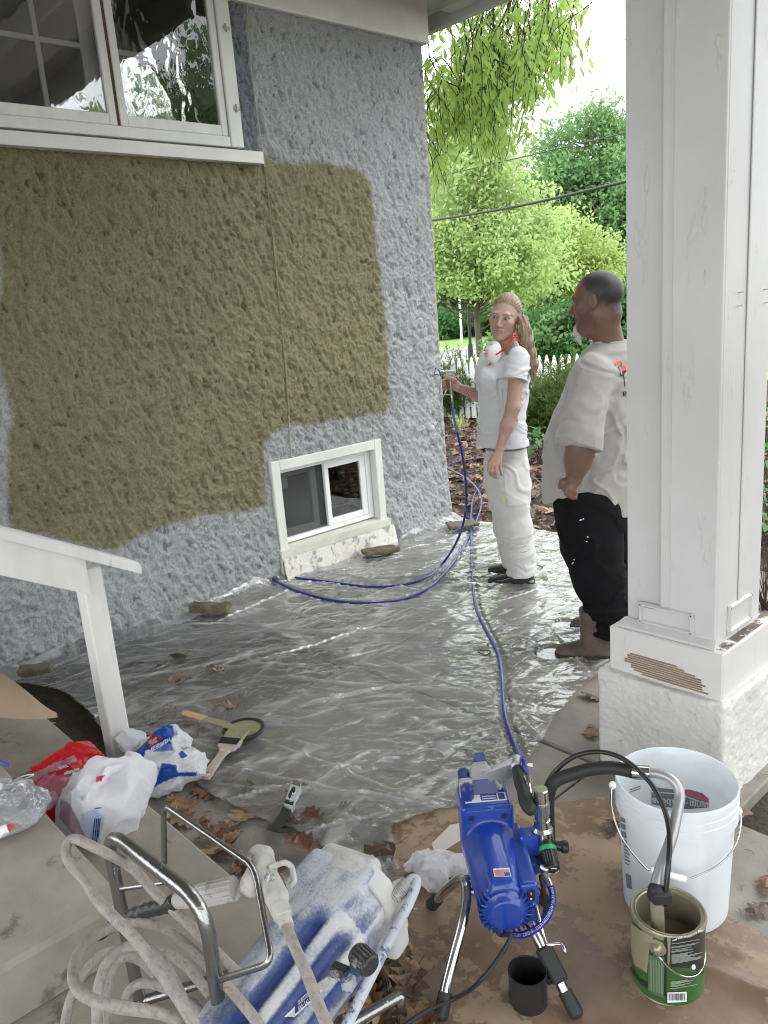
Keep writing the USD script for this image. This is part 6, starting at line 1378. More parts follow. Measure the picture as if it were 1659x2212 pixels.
put2('label_black', cmesh, pac([(655, 715), (680, 715), (682, 870), (672, 1280), (648, 1280), (650, 1000)]), 'can_black', can, .0006, 2.5)
put2('paint_run', cmesh, pac([(326, 560), (420, 640), (560, 700), (640, 712), (560, 722), (520, 760), (510, 860), (500, 960), (490, 1060), (498, 1110), (440, 1080), (370, 980), (340, 860)]), 'can_paint', can, .0012, 2.5)
put2('paint_drip', cmesh, pac([(684, 724), (716, 724), (712, 800), (706, 940), (694, 985), (685, 960), (689, 820)]), 'can_paint', can, .0012, 2.5)
put2('label_panel', cmesh, pac([(505, 880), (655, 905), (648, 1300), (560, 1262), (500, 1225)]), mat('can_pale_green', (.075, .13, .07), .3), can, .0012, 2.5)
for i in range(9): put2('label_line', cmesh, pac([(520 + i * 15, 925 + i * 1.5), (525 + i * 15, 926 + i * 1.5), (522 + i * 15, 1225 + i * 5), (517 + i * 15, 1222 + i * 5)]), mat('can_line', (.20, .26, .18), .4) if i == 0 else 'can_line', can, .0018, 3)
def txtline(s, x0, y0, x1, y1, hgt, m='sticker_white', bold=False):
    obj('label_words', text_cast(cmesh, s, ac(x0, y0), np.array(ac(x1, y1)) - np.array(ac(x0, y0)), np.array([0, -.2229 * hgt]), bold, .0016), m, can)
txtline('Aura Waterborne Exterior Paint', 730, 752, 1028, 655, 17, bold=True)
pale = mat('label_pale', (.40, .42, .40), .5)
def lrow(y, x0=722, x1=1022, th=5):
    f = lambda x: y - 52 * ((max(x - 722, 0)) / 300) ** 1.25
    xs = np.linspace(x0, x1, 8); put2('label_text', cmesh, pac([(x, f(x)) for x in xs] + [(x, f(x) + th) for x in xs[::-1]]), 'label_pale', can, .0014, 3)
r_ = np.random.default_rng(5)
for i, y in enumerate([773, 803, 812, 832, 845, 854, 880, 889, 898, 907, 916, 925, 934, 943, 952, 961]): lrow(y, 724, r_.uniform(870, 1018), 4)
for i, y in enumerate([1142, 1150, 1158, 1166, 1178, 1187, 1205]): lrow(y, 716, r_.uniform(800, 990), 4)
put2('label_dial', cmesh, pac([(934 + 20 * math.cos(a), 1000 + 26 * math.sin(a)) for a in np.linspace(0, 6.28, 20)]), 'sticker_white', can, .0014, 3)
put2('barcode', cmesh, pac([(684, 1245), (868, 1238), (866, 1335), (684, 1345)]), 'sticker_white', can, .0012, 3)
x = 698
while x < 856:
    w_ = r_.choice([3, 4, 6, 9]); put2('barcode_bar', cmesh, pac([(x, 1254), (x + w_, 1254), (x + w_, 1322), (x, 1323)]), 'can_black', can, .0018, 4); x += w_ + r_.choice([3, 4, 6])
pv = patch(cmesh, pac([(560 + 8, 800), (600, 800), (600, 830), (568, 830)]), 4)
pvc = np.array(pv.vertices).mean(0); pn = pvc - CAN; pn[2] = 0; pn /= np.linalg.norm(pn)
obj('handle_boss', lathe([(0, .012), (.006, .0115), (.010, .008), (.0115, .002), (.0125, 0), (.020, -.001), (.021, -.003)], pvc, 24, pn), 'can_rim', can, smooth=40)
hh = [pvc + pn * .012, pvc + pn * .016 - [0, 0, .008]] + [onP(*ac(x, y), CAN, t) for x, y, t in ((600, 905, .094), (660, 975, .100), (740, 1045, .100), (830, 1090, .094), (920, 1098, .086), (990, 1065, .072), (1035, 985, .052), (1050, 900, .032), (1038, 840, .012))]
obj('handle', tube(spl(hh, 60), .0020, 8), 'chrome', can, smooth=True)
# ================================================================== the old sprayer, crusted with paint, on the lowest step
def caked(name, under, thr, sc, over=(.52, .51, .49), rough=.55, stretch=(1, 1, 1), metal=0.0, var=.25):
    graph(name, {'g': ('geometry', {}), 'mp': ('mapping', {'scale': stretch}), 'n': ('noise_texture', {'scale': sc, 'detail': 7.0, 'roughness': .68, 'distortion': .4}), 'r': ('rgb_ramp', {'ramp': [(thr - .03, (0, 0, 0)), (thr + .05, (1, 1, 1))]}), 'n1': ('noise_texture', {'scale': sc * .35, 'detail': 5.0}),
                 'r1': ('rgb_ramp', {'ramp': [(.3, tuple(np.array(over) * (1 - var))), (.7, over)]}), 'mx': ('mix_color', {'a': under}), 'mm': ('mix_float', {'a': metal, 'b': 0.0}), 'mr': ('mix_float', {'a': .22 if metal else .4, 'b': rough}), 'n2': ('noise_texture', {'scale': 160, 'detail': 4.0}), 'ad': ('math', {'math_type': 'multiply_add', 'value2': 1.3}), 'b': ('bump', {'strength': .35, 'distance': .0025}), 'p': ('principled_bsdf', {})},
          [('g.position', 'mp.vector'), ('mp.vector', 'n.vector'), ('n.fac', 'r.fac'), ('g.position', 'n1.vector'), ('n1.fac', 'r1.fac'), ('r1.color', 'mx.b'), ('r.color', 'mx.fac'), ('mx.result', 'p.base_color'), ('r.color', 'mm.fac'), ('mm.result', 'p.metallic'), ('r.color', 'mr.fac'), ('mr.result', 'p.roughness'),
           ('g.position', 'n2.vector'), ('r.color', 'ad.value1'), ('n2.fac', 'ad.value3'), ('ad.value', 'b.height'), ('b.normal', 'p.normal')], 'p.BSDF')
caked('caked_blue', (.035, .055, .17), .47, 48, over=(.42, .44, .47), var=.30, stretch=(1.3, .42, 1.3))
caked('caked_white', (.30, .31, .36), .40, 16)
caked('caked_chrome', (.34, .34, .335), .68, 42, over=(.55, .54, .50), metal=1.0)
caked('caked_black', (.02, .02, .02), .60, 30, over=(.42, .41, .37))
caked('caked_hose', (.25, .215, .19), .44, 120, over=(.37, .335, .295), stretch=(1, 1, 1), var=.25)
caked('caked_gun', (.34, .33, .31), .42, 30, over=(.56, .54, .50))
caked('spray_hose', (.09, .11, .22), .40, 40, over=(.50, .52, .57), stretch=(1, 1, .5))
def b3(x, y): return (493.7 + x * .26456, 1810.4 + y * .26456)
def a3(x, y): return (109.7 + x * .496, 1700.7 + y * .496)
def c3(x, y): return (x * .3307, 1920 + y * .3307)
OA, OB = np.array([-1.200, .850, .322]), np.array([-1.075, .420, .292])
od = (OB - OA) / np.linalg.norm(OB - OA); ol = np.cross(od, [0, 0, 1.0]); ol /= np.linalg.norm(ol); ol = ol if ol[0] > 0 else -ol; ou = np.cross(ol, od); ou = ou if ou[2] > 0 else -ou
OR = np.array([ol, od, ou]); OLn = np.linalg.norm(OB - OA)
old = thing('old_sprayer', 'old blue paint sprayer caked with white overspray on a chrome cart at the step', 'paint sprayer', (-1.15, .65, .15))
def obody(p):
    q = (p - OA) @ OR.T; x, t, z = q[:, 0], q[:, 1], q[:, 2]
    R_ = np.interp(t, [-.02, .05, .30, .42], [.112, .112, .104, .095])
    ang = np.arctan2(z, x); k = np.cos((np.mod(ang + np.pi / 8, np.pi / 4) - np.pi / 8)); d = np.sqrt(x * x + z * z) * (.72 + .28 * k) - R_ * .98
    ribm = sstep(t, .075, .115) * (1 - sstep(t, .36, .40))
    for c in (1.32, .72, .12, -.45): 
        g = np.abs(np.arctan2(np.sin(ang - c), np.cos(ang - c))) * R_; d = d + .017 * ribm * (1 - sstep(g, .009, .022))
    d = smax(d, np.maximum(-.03 - t, t - OLn), .02)
    hb = s_box(q, (-.02, -.005, .055), (.085, .060, .055), .018); d = smin(d, hb, .014)
    return d
oc = (OA + OB) / 2
om = skin(obody, oc - [.30, .34, .20], oc + [.30, .34, .20], .0046)
q_ = (np.asarray(om.vertices) - OA) @ OR.T; an_ = np.arctan2(q_[:, 2], q_[:, 0]); ck = np.full(len(q_), .50); rm_ = sstep(q_[:, 1], .07, .11) * (1 - sstep(q_[:, 1], .37, .42))
for c in (1.32, .72, .12, -.45): ck -= .50 * rm_ * (1 - sstep(np.abs(np.arctan2(np.sin(an_ - c), np.cos(an_ - c))) * .108, .006, .030))
ck += .9 * nz(q_, 11, 77, 3) + .35 * nz(q_ * [1, .3, 1], 60, 78, 2); ck -= .25 * sstep(np.abs(q_[:, 0] + .02), .070, .085) * (q_[:, 1] < .06) * (q_[:, 2] > .05)
graph('sprayed_over', {'at': ('attribute', {'attribute': 'cake'}), 'g': ('geometry', {}), 'n': ('noise_texture', {'scale': 170, 'detail': 5.0, 'roughness': .7}), 'ad': ('math', {'math_type': 'multiply_add', 'value2': .55}), 'r': ('rgb_ramp', {'ramp': [(.40, (.028, .050, .18)), (.62, (.11, .14, .23)), (.85, (.40, .42, .45)), (1.0, (.50, .50, .49))]}), 'b': ('bump', {'strength': .3, 'distance': .003}), 'p': ('principled_bsdf', {'roughness': .55})},
      [('g.position', 'n.vector'), ('n.fac', 'ad.value1'), ('at.fac', 'ad.value3'), ('ad.value', 'r.fac'), ('r.color', 'p.base_color'), ('n.fac', 'b.height'), ('b.normal', 'p.normal')], 'p.BSDF')
obj('body', om, 'sprayed_over', old, smooth=True, prim={'cake': ck})
def ofront(p):
    q = (p - OA) @ OR.T; d = s_cone(q, (0, -.055, 0), (0, -.030, 0), .095, .110); d = np.maximum(np.sqrt(q[:, 0] ** 2 + q[:, 2] ** 2) - .112, np.abs(q[:, 1] + .045) - .022)
    d = smin(d, s_box(q, (.085, -.04, -.02), (.035, .028, .06), .012), .015); return smin(d, s_box(q, (-.02, -.07, .05), (.07, .03, .045), .015), .02) - .004
obj('front_cover', skin(ofront, OA - .24, OA + .24, .0046), 'caked_white', old, smooth=True)
for i in range(4): obj('cover_rib', xf(box((-.006, -.012, -.05), (.006, .012, .05), .003), OR, OA + ol * (.03 + .028 * i) - od * .062 + ou * .01), 'caked_white', old)
# adhesive label along the flank
def pb3(pts): return Polygon([b3(*q) for q in pts])
put2('label_strip', om, pb3([(450, 1462), (720, 1210), (724, 1290), (540, 1468)]), 'sticker_white', old, .001, 3)
put2('label_strip', om, pb3([(540, 1372), (716, 1222), (722, 1284), (546, 1440)]), 'sticker_navy', old, .0016, 3)
for s_, x0, y0, x1, y1, h in (('QUESTIONS?', 572, 1368, 700, 1258, 30), ('888-541-9788', 575, 1412, 722, 1288, 26)):
    obj('label_words', text_cast(om, s_, b3(x0, y0), np.array(b3(x1, y1)) - np.array(b3(x0, y0)), np.array([-.26 * h * .35, -.26 * h]), True, .0022), 'sticker_white', old)
put2('label_square', om, pb3([(728, 1190), (815, 1130), (820, 1205), (738, 1275)]), 'caked_gun', old, .001, 3)
# side controls on the flank
for (x, y, nm, mt, r1, l) in ((1110, 985, 'prime_knob', 'caked_black', .021, .045),):
    c0 = onP(*b3(1040, 930), oc, .02); c1 = onP(*b3(1150, 1040), oc, .05); dk = (c1 - c0) / np.linalg.norm(c1 - c0)
    kk = obj(nm, cat(lathe([(0, l), (r1 * .86, l), (r1, l - .004), (r1, .004), (r1 * .9, 0), (0, 0)], c0, 26, dk)), mt, old, smooth=35)
    for k in range(18):
        a = k / 18 * 6.283; Rk = basis(dk); q_ = c0 + (Rk[0] * math.cos(a) + Rk[1] * math.sin(a)) * r1; obj('knob_ridge', tube([q_ + dk * .008, q_ + dk * (l - .006)], .0022, 5), mt, kk)
sp_ = onP(*b3(910, 1090), oc, .035); obj('window_plate', xf(box((-.018, -.012, -.012), (.018, .012, .012), .004), OR, sp_), 'caked_black', old)
sp_ = onP(*b3(980, 1180), oc, .06); obj('rocker', xf(box((-.012, -.012, -.014), (.012, .012, .014), .004), OR, sp_), 'caked_blue', old)
# chrome cart handle: an upright loop, thick tube
lt, rtp = G(*a3(250, 190), .60), G(*a3(655, 500), .60)
lb2, rb2 = lt * [1, 1, 0] + [0, 0, .155], rtp * [1, 1, 0] + [0, 0, .155]
hx = (rtp - lt) / np.linalg.norm(rtp - lt)
def bend(P, r_, n=7):
    """polyline with rounded corners"""
    P = [np.asarray(p, float) for p in P]; out = [P[0]]
    for a, b, c in zip(P[:-2], P[1:-1], P[2:]):
        u, v = (a - b), (c - b); u /= np.linalg.norm(u); v /= np.linalg.norm(v); h_ = min(r_, .45 * np.linalg.norm(a - b), .45 * np.linalg.norm(c - b))
        for s in np.linspace(0, 1, n): out.append((1 - s) ** 2 * (b + u * h_) + 2 * s * (1 - s) * b + s * s * (b + v * h_))
    return np.array(out + [P[-1]])
obj('cart_handle', tube(bend([lb2, lt - hx * .012, rtp + hx * .010, rb2], .075, 10), .0135, 16), 'caked_chrome', old, smooth=True)
obj('cart_rail', tube([lb2 + [0, 0, .02], OA * [1, 1, 0] - ol * .13 + [0, 0, .175]], .012, 12), 'caked_chrome', old, smooth=True)
obj('cart_rail', tube([rb2 + [0, 0, .02], OA * [1, 1, 0] + ol * .13 + [0, 0, .175]], .012, 12), 'caked_chrome', old, smooth=True)
for s in (-1, 1): obj('cart_leg', tube([OA * [1, 1, 0] + ol * .13 * s + [0, 0, .175], OA * [1, 1, 0] + ol * .13 * s + [0, 0, .04 if OA[1] > .868 else .152]], .012, 12), 'caked_chrome', old, smooth=True)
rod = [G(*a3(495, 330), .44), G(*a3(491, 75), .58), G(*a3(885, 345), .60), G(*a3(925, 560), .555), G(*a3(965, 765), .53), rtp * [1, 1, 0] + [0, 0, .43]]
obj('hanger_rod', tube(bend(rod, .03, 7), .0062, 10), 'caked_chrome', old, smooth=True)
obj('brace_rod', tube([lt * [1, 1, 0] + [0, 0, .46], G(*a3(490, 415), .50)], .0052, 8), 'caked_chrome', old, smooth=True)
obj('end_nut', cat(ico(lt * [1, 1, 0] + [-.022, -.006, .40], .012, 2), ico(rb2 + [-.03, .0, .155], .015, 2)), 'caked_gun', old, smooth=True)
# suction tail on the far right: white tube bending back, with a spring guard
s0 = OA + ol * .115 - od * .045 - ou * .02
sgp = [s0, G(*b3(1130, 680), .33), G(*b3(1300, 530), .36), G(*b3(1440, 400), .385), G(*b3(1500, 335), .395), G(*b3(1530, 340), .395), G(*b3(1520, 420), .39), G(*b3(1440, 600), .37), G(*b3(1250, 960), .34), G(*b3(980, 1500), .30), G(*b3(900, 1650), .29)]
sg = spl(sgp, 120)
obj('tail_hose', tube(sg, .0105, 14), 'spray_hose', old, smooth=True)
cut = sg[6:44]; T_, N_, B_ = frames(cut); tt = np.linspace(0, 1, 700); ii = tt * (len(cut) - 1); i0 = np.clip(ii.astype(int), 0, len(cut) - 2); fr_ = (ii - i0)[:, None]
cc = cut[i0] * (1 - fr_) + cut[i0 + 1] * fr_; th = tt * 2 * np.pi * 34
obj('spring', tube(cc + (np.cos(th)[:, None] * N_[i0] + np.sin(th)[:, None] * B_[i0]) * .0142, .0024, 5), 'caked_gun', old, smooth=True)
# ------------------------------------------------------------------ old spray gun hung on the rod
og = thing('old_spray_gun', 'old paint-caked spray gun hung on the chrome rod of the old sprayer', 'spray gun', G(*a3(920, 430), .60) * [1, 1, 0] + [0, 0, .55])
gz = .575
A0, A1, A2, A3 = G(*a3(1010, 300), gz + .01), G(*a3(880, 420), gz), G(*a3(800, 440), gz - .02), G(*a3(545, 495), gz - .06)
obj('grip', tube([A2, A2 * .8 + A3 * .2, A2 * .3 + A3 * .7, A3], [.0205, .0215, .0195, .015], 14), 'caked_gun', og, smooth=40)
for k in range(14):
    a = k / 14 * 6.283; dg = (A3 - A2) / np.linalg.norm(A3 - A2); Rk = basis(dg); q_ = (Rk[0] * math.cos(a) + Rk[1] * math.sin(a))
    obj('grip_rib', tube([A2 + q_ * .021, A2 * .3 + A3 * .7 + q_ * .0193], .0023, 5), 'caked_gun', og)
def gbody(p):
    d = s_cone(p, G(*a3(905, 300), gz), G(*a3(930, 300), gz + .005), .022, .020); d = smin(d, s_cone(p, G(*a3(880, 420), gz - .005), G(*a3(925, 350), gz), .024, .026), .01)
    d = smin(d, s_cone(p, G(*a3(930, 360), gz), G(*a3(985, 480), gz - .005), .020, .022), .01); d = smin(d, s_cone(p, G(*a3(985, 490), gz), G(*a3(1000, 540), gz - .005), .0195, .0165), .006); return d + .0015 * nz(p, 60, 3)
ob_ = G(*a3(930, 400), gz); obj('gun_body', skin(gbody, ob_ - .15, ob_ + .15, .004), 'caked_gun', og, smooth=True)
obj('trigger_guard', tube(bend([G(*a3(950, 350), gz + .02), G(*a3(1020, 325), gz + .02), G(*a3(1050, 345), gz + .01), G(*a3(1062, 410), gz), G(*a3(1040, 430), gz - .005)], .02), .0055, 8), 'caked_gun', og, smooth=True)
obj('pivot_screw', cat(cyl(G(*a3(945, 395), gz + .022), G(*a3(952, 392), gz + .034), .007, 10), cyl(G(*a3(952, 392), gz + .032), G(*a3(953, 391), gz + .035), .0095, 10)), 'caked_chrome', og)
obj('swivel_nut', cat(cyl(G(*a3(998, 520), gz), G(*a3(1015, 570), gz - .005), .0175, 6), cyl(G(*a3(1015, 570), gz - .005), G(*a3(1030, 610), gz - .008), .0130, 12)), 'caked_gun', og)
obj('outlet_hose', tube(spl([G(*a3(1028, 600), gz - .008), G(*a3(1060, 690), gz - .01), G(*a3(1110, 800), gz - .02), G(*a3(1160, 930), gz - .03), G(*a3(1215, 1060), gz - .04)], 40), .0098, 12), 'caked_hose', og, smooth=True)
kp = [A3, G(*a3(480, 520), gz - .075), G(*a3(400, 540), gz - .09), G(*a3(320, 575), gz - .11), G(*a3(200, 650), gz - .14)]
kpp = spl(kp, 30); obj('strain_relief', tube(kpp, np.linspace(.016, .011, 30) + .0014 * np.sin(np.arange(30) * 2.1), 12), 'caked_black', og, smooth=True)
# ------------------------------------------------------------------ its hose, thrown in loops over the handle
ch_ = thing('coiled_hose', 'whitish paint-caked hose hung in loose coils over the chrome cart handle', 'hose', (-1.3, .5, .15))
def loop(pts, z, r_=.0098, n=110): obj('hose_coil', tube(spl([G(*c3(x, y), zz) for (x, y), zz in zip(pts, z)], n), r_, 12), 'caked_hose', ch_, smooth=True)
A = [(930, 270), (800, 100), (640, 30), (490, 20 - 210), (455, -250), (420, -330), (470, -360)]
loop([(1560, 560), (1330, 330), (1180, 180), (1000, 10), (860, -140), (700, -230), (560, -300), (460, -320), (430, -250), (470, -150), (560, -50), (650, 90), (850, 290), (1000, 480), (1150, 690), (1290, 930)], [.42, .46, .49, .53, .56, .60, .62, .62, .61, .60, .60, .60, .58, .56, .54, .50])
loop([(1180, 880), (1050, 812), (900, 790), (760, 770), (640, 738), (530, 680), (478, 580), (500, 450), (580, 340), (700, 265), (830, 222), (950, 222), (1090, 270), (1230, 380), (1400, 545), (1560, 720), (1700, 900)], [.50, .52, .54, .55, .55, .54, .52, .50, .49, .48, .47, .47, .46, .45, .43, .41, .39])
loop([(640, 960), (632, 800), (645, 640), (690, 500), (760, 415), (860, 370), (960, 390), (1060, 480), (1140, 610), (1210, 760), (1290, 930)], [.38, .40, .43, .45, .46, .47, .47, .46, .45, .43, .41])
loop([(425, 960), (432, 840), (470, 700), (545, 560), (640, 450), (760, 400), (900, 395), (1080, 420), (1230, 520), (1380, 700)], [.30, .31, .33, .35, .36, .36, .36, .35, .34, .32])
loop([(700, 960), (690, 800), (700, 640), (740, 520), (820, 445), (920, 470), (1020, 560)], [.33, .35, .37, .38, .38, .37, .35])
loop([(820, 720), (870, 640), (960, 615), (1060, 640), (1180, 700), (1330, 820), (1450, 950)], [.28, .30, .31, .31, .31, .30, .28])
# ================================================================== brown paper under the equipment
def paper_look(name, thr, off):
    graph(name, {'g': ('geometry', {}), 'mp': ('mapping', {'location': off}), 'n': ('noise_texture', {'scale': 4.2, 'detail': 9.0, 'roughness': .68}), 'ns': ('noise_texture', {'scale': 42, 'detail': 3.0, 'roughness': .6, 'distortion': .5}), 'mxs': ('math', {'math_type': 'multiply_add', 'value2': .34}), 'r': ('rgb_ramp', {'ramp': [(thr - .022, (0, 0, 0)), (thr + .022, (1, 1, 1))]}), 'n1': ('noise_texture', {'scale': 6.0, 'detail': 6.0}), 'rd': ('rgb_ramp', {'ramp': [(.3, (.275, .20, .135)), (.7, (.345, .255, .175))]}), 'rw': ('rgb_ramp', {'ramp': [(.3, (.155, .10, .066)), (.7, (.22, .15, .10))]}),
                 'mx': ('mix_color', {}), 'mr': ('mix_float', {'a': .75, 'b': .36}), 'n2': ('noise_texture', {'scale': 24, 'detail': 4.0}), 'b': ('bump', {'strength': .22, 'distance': .008}), 'p': ('principled_bsdf', {})},
          [('g.position', 'mp.vector'), ('mp.vector', 'n.vector'), ('g.position', 'ns.vector'), ('ns.fac', 'mxs.value1'), ('n.fac', 'mxs.value3'), ('g.position', 'n1.vector'), ('n1.fac', 'rd.fac'), ('n1.fac', 'rw.fac'), ('mxs.value', 'r.fac'), ('rd.color', 'mx.a'), ('rw.color', 'mx.b'), ('r.color', 'mx.fac'), ('mx.result', 'p.base_color'), ('r.color', 'mr.fac'), ('mr.result', 'p.roughness'), ('g.position', 'n2.vector'), ('n2.fac', 'b.height'), ('b.normal', 'p.normal')], 'p.BSDF')
paper_look('brown_paper', .645, (3.1, 0, 0))
def region_sheet(poly, h, zfun, pad=0.0):
    x0, y0, x1, y1 = poly.bounds; nx, ny_ = int((x1 - x0) / h) + 2, int((y1 - y0) / h) + 2
    X, Y = np.meshgrid(x0 + np.arange(nx) * h, y0 + np.arange(ny_) * h, indexing='ij')
    F = grid(nx, ny_); c = np.stack([X.ravel()[F].mean(1), Y.ravel()[F].mean(1)], 1); k = shapely.contains_xy(poly, c[:, 0], c[:, 1]); F = F[k]
    use = np.unique(F); mp_ = -np.ones(X.size, int); mp_[use] = np.arange(len(use)); x, y = X.ravel()[use], Y.ravel()[use]
    P = np.stack([x, y, np.zeros(len(x))], 1); P[:, 2] = zfun(x, y); return trimesh.Trimesh(P, mp_[F], process=False)
gxy = lambda pts: Polygon([G(u, v)[:2] for u, v in pts])
pap = gxy([(822, 1775), (905, 1757), (995, 1745), (1100, 1736), (1200, 1740), (1295, 1728), (1420, 1730), (1500, 1880), (1561, 1982), (1660, 2030), (1760, 2160), (1760, 2420), (900, 2420), (912, 2212), (896, 2110), (880, 2010), (862, 1940), (850, 1890), (838, 1830)])
fa, fb_ = G(1480, 2090)[:2], G(1720, 2195)[:2]
def pap_z(x, y):
    P = np.stack([x, y, x * 0], -1); z = .008 + .010 * np.abs(nz(P, 5, 60, 2)) + .003 * nz(P, 16, 61, 2)
    d = (fb_ - fa) / np.linalg.norm(fb_ - fa); n = np.array([-d[1], d[0]]); q = np.stack([x, y], -1) - fa; s, w = q @ d, q @ n
    z += .030 * np.exp(-(np.abs(w) / .035)) * sstep(s, -.02, .10) + .014 * np.exp(-(np.abs(w - .09) / .03)) * sstep(s, .02, .12)
    return z
pm_ = region_sheet(pap, .010, pap_z); o = obj('paper_sheet', pm_, 'brown_paper', smooth=True); tag(o, 'large rain-spotted brown paper sheet spread under the blue sprayer, bucket and can', 'paper sheet')
# the second sheet hangs over the upper step at the left
mat('kraft_paper', (.33, .245, .16), .75, var=.12, scale=4, bump=.1, bscale=60)
nu, nv_ = 26, 16; rows = []
ed = [(-160, 1395, .47), (-40, 1430, .475), (20, 1462, .465), (75, 1510, .43), (125, 1550, .36)]
lw = [(-160, 1560, .455), (-40, 1549, .455), (20, 1548, .452), (60, 1553, .44), (125, 1551, .355)]
e1 = spl([G(u, v, z) for u, v, z in ed], nu); e2 = spl([G(u, v, z) for u, v, z in lw], nu)
X_ = np.stack([e1 * (1 - t) + e2 * t + np.array([0, 0, .016 * math.sin(t * 3.14)]) + np.stack([0 * e1[:, 0], 0 * e1[:, 0], .006 * np.sin(np.linspace(0, 9, nu))], 1) for t in np.linspace(0, 1, nv_)], 1)
o = obj('paper_sheet', sheet(X_), 'kraft_paper', smooth=True); tag(o, 'dry brown paper sheet hanging over the top step at the left edge', 'paper sheet')

# ================================================================== clear plastic sheet, crumpled
from scipy.interpolate import LinearNDInterpolator
plast = gxy([(-60, 1462), (0, 1441), (240, 1358), (400, 1306), (500, 1272), (612, 1236), (700, 1200), (850, 1150), (985, 1127), (1060, 1132), (1140, 1145), (1243, 1163), (1330, 1190), (1370, 1300), (1330, 1420), (1292, 1468), (1240, 1502), (1205, 1545), (1168, 1610), (1138, 1650), (1080, 1712), (1000, 1748), (900, 1775), (846, 1800), (862, 1880), (900, 1990), (858, 1960), (820, 1905), (760, 1870), (700, 1840), (640, 1800), (560, 1776), (480, 1738), (430, 1700), (395, 1650), (345, 1606), (290, 1590), (225, 1585), (190, 1540), (150, 1508), (90, 1490), (20, 1475)])
rp = np.random.default_rng(77)
def crumple(spx, spy, ang, seed, bounds):
    r = np.random.default_rng(seed); x0, y0, x1, y1 = bounds; ca, sa = math.cos(ang), math.sin(ang); ctr = np.array([(x0 + x1) / 2, (y0 + y1) / 2]); R2 = np.array([[ca, sa], [-sa, ca]]); ext = max(x1 - x0, y1 - y0) * .8
    n = int((2 * ext / spx) * (2 * ext / spy)); q = r.uniform(-ext, ext, (n, 2)); hgt = r.random(n) ** 1.5
    f = LinearNDInterpolator(q / [spx, spy], hgt, fill_value=.3)
    return lambda x, y: f(((np.stack([x, y], -1) - ctr) @ R2.T) / [spx, spy])
bd = plast.bounds; av = math.atan2(ER[1], ER[0])
cr1, cr2, cr3, cr4 = crumple(.36, .10, av + .12, 1, bd), crumple(.10, .032, av + .75, 2, bd), crumple(.050, .022, av - .35, 3, bd), crumple(.9, .10, av - .10, 4, bd)
segs = []
for k in range(85):
    c = np.array([rp.uniform(bd[0], bd[2]), rp.uniform(bd[1], bd[3])]); a = av + rp.normal() * .5 + (.35 if rp.random() < .5 else -.30); Ls_ = rp.uniform(.2, 1.3); segs.append((c, np.array([math.cos(a), math.sin(a)]), Ls_ / 2, rp.uniform(.005, .014), rp.uniform(.004, .012)))
def plz(x, y, fold=False):
    c2_, c3_, c4_ = cr2(x, y), cr3(x, y), cr4(x, y)
    z = .020 * cr1(x, y) + .0085 * c2_ + .0046 * c3_ + .008 * c4_
    P2 = np.stack([x, y], -1); calm = .45 + 1.1 * meshkit.fbm(np.stack([x, y, x * 0], -1) * 1.6, 2, 8)
    z = z * calm; w_ = np.zeros(len(x))
    for c, d, hl, w, a in segs:
        q = P2 - c; s = np.abs(q @ d); t = np.abs(q @ [-d[1], d[0]]); m_ = np.clip((hl - s) / (hl * .5), 0, 1); z = z + a * np.maximum(1 - t / w, 0) * m_; w_ = np.maximum(w_, np.maximum(1 - t / (w * 1.6), 0) * m_ * .5)
    if fold: return np.clip(.9 * w_ + .45 * np.clip((c2_ - .62) / .22, 0, 1) * calm + .30 * np.clip((c3_ - .68) / .2, 0, 1), 0, 1)
    wall = np.clip((WX + .105 - x) / .10, 0, 1)
    z = z + .075 * wall ** 1.2 * (.55 + .5 * np.clip(c4_, 0, 1)) * (1 - sstep(y, 2.55, 2.75) * (1 - sstep(y, 3.6, 3.8)) * .8)
    for hx_, hy_, hr_ in press: z = np.where(np.hypot(x - hx_, y - hy_) < hr_, .003 + .16 * np.maximum(z - .003, 0), z)
    return z + .004
press = [(*((fr_[0] + np.array([a_, 0, 0]) @ fr_[1])[:2]), .075) for fr_ in (fr1, fr2, fb, fb2) for a_ in (.0, .09, .18, .27)] + [(*p_[:2], .032) for p_ in hp[::2] if p_[2] < .10]
pl_m = region_sheet(plast, .0084, plz); fold_ = plz(np.asarray(pl_m.vertices)[:, 0], np.asarray(pl_m.vertices)[:, 1], True)
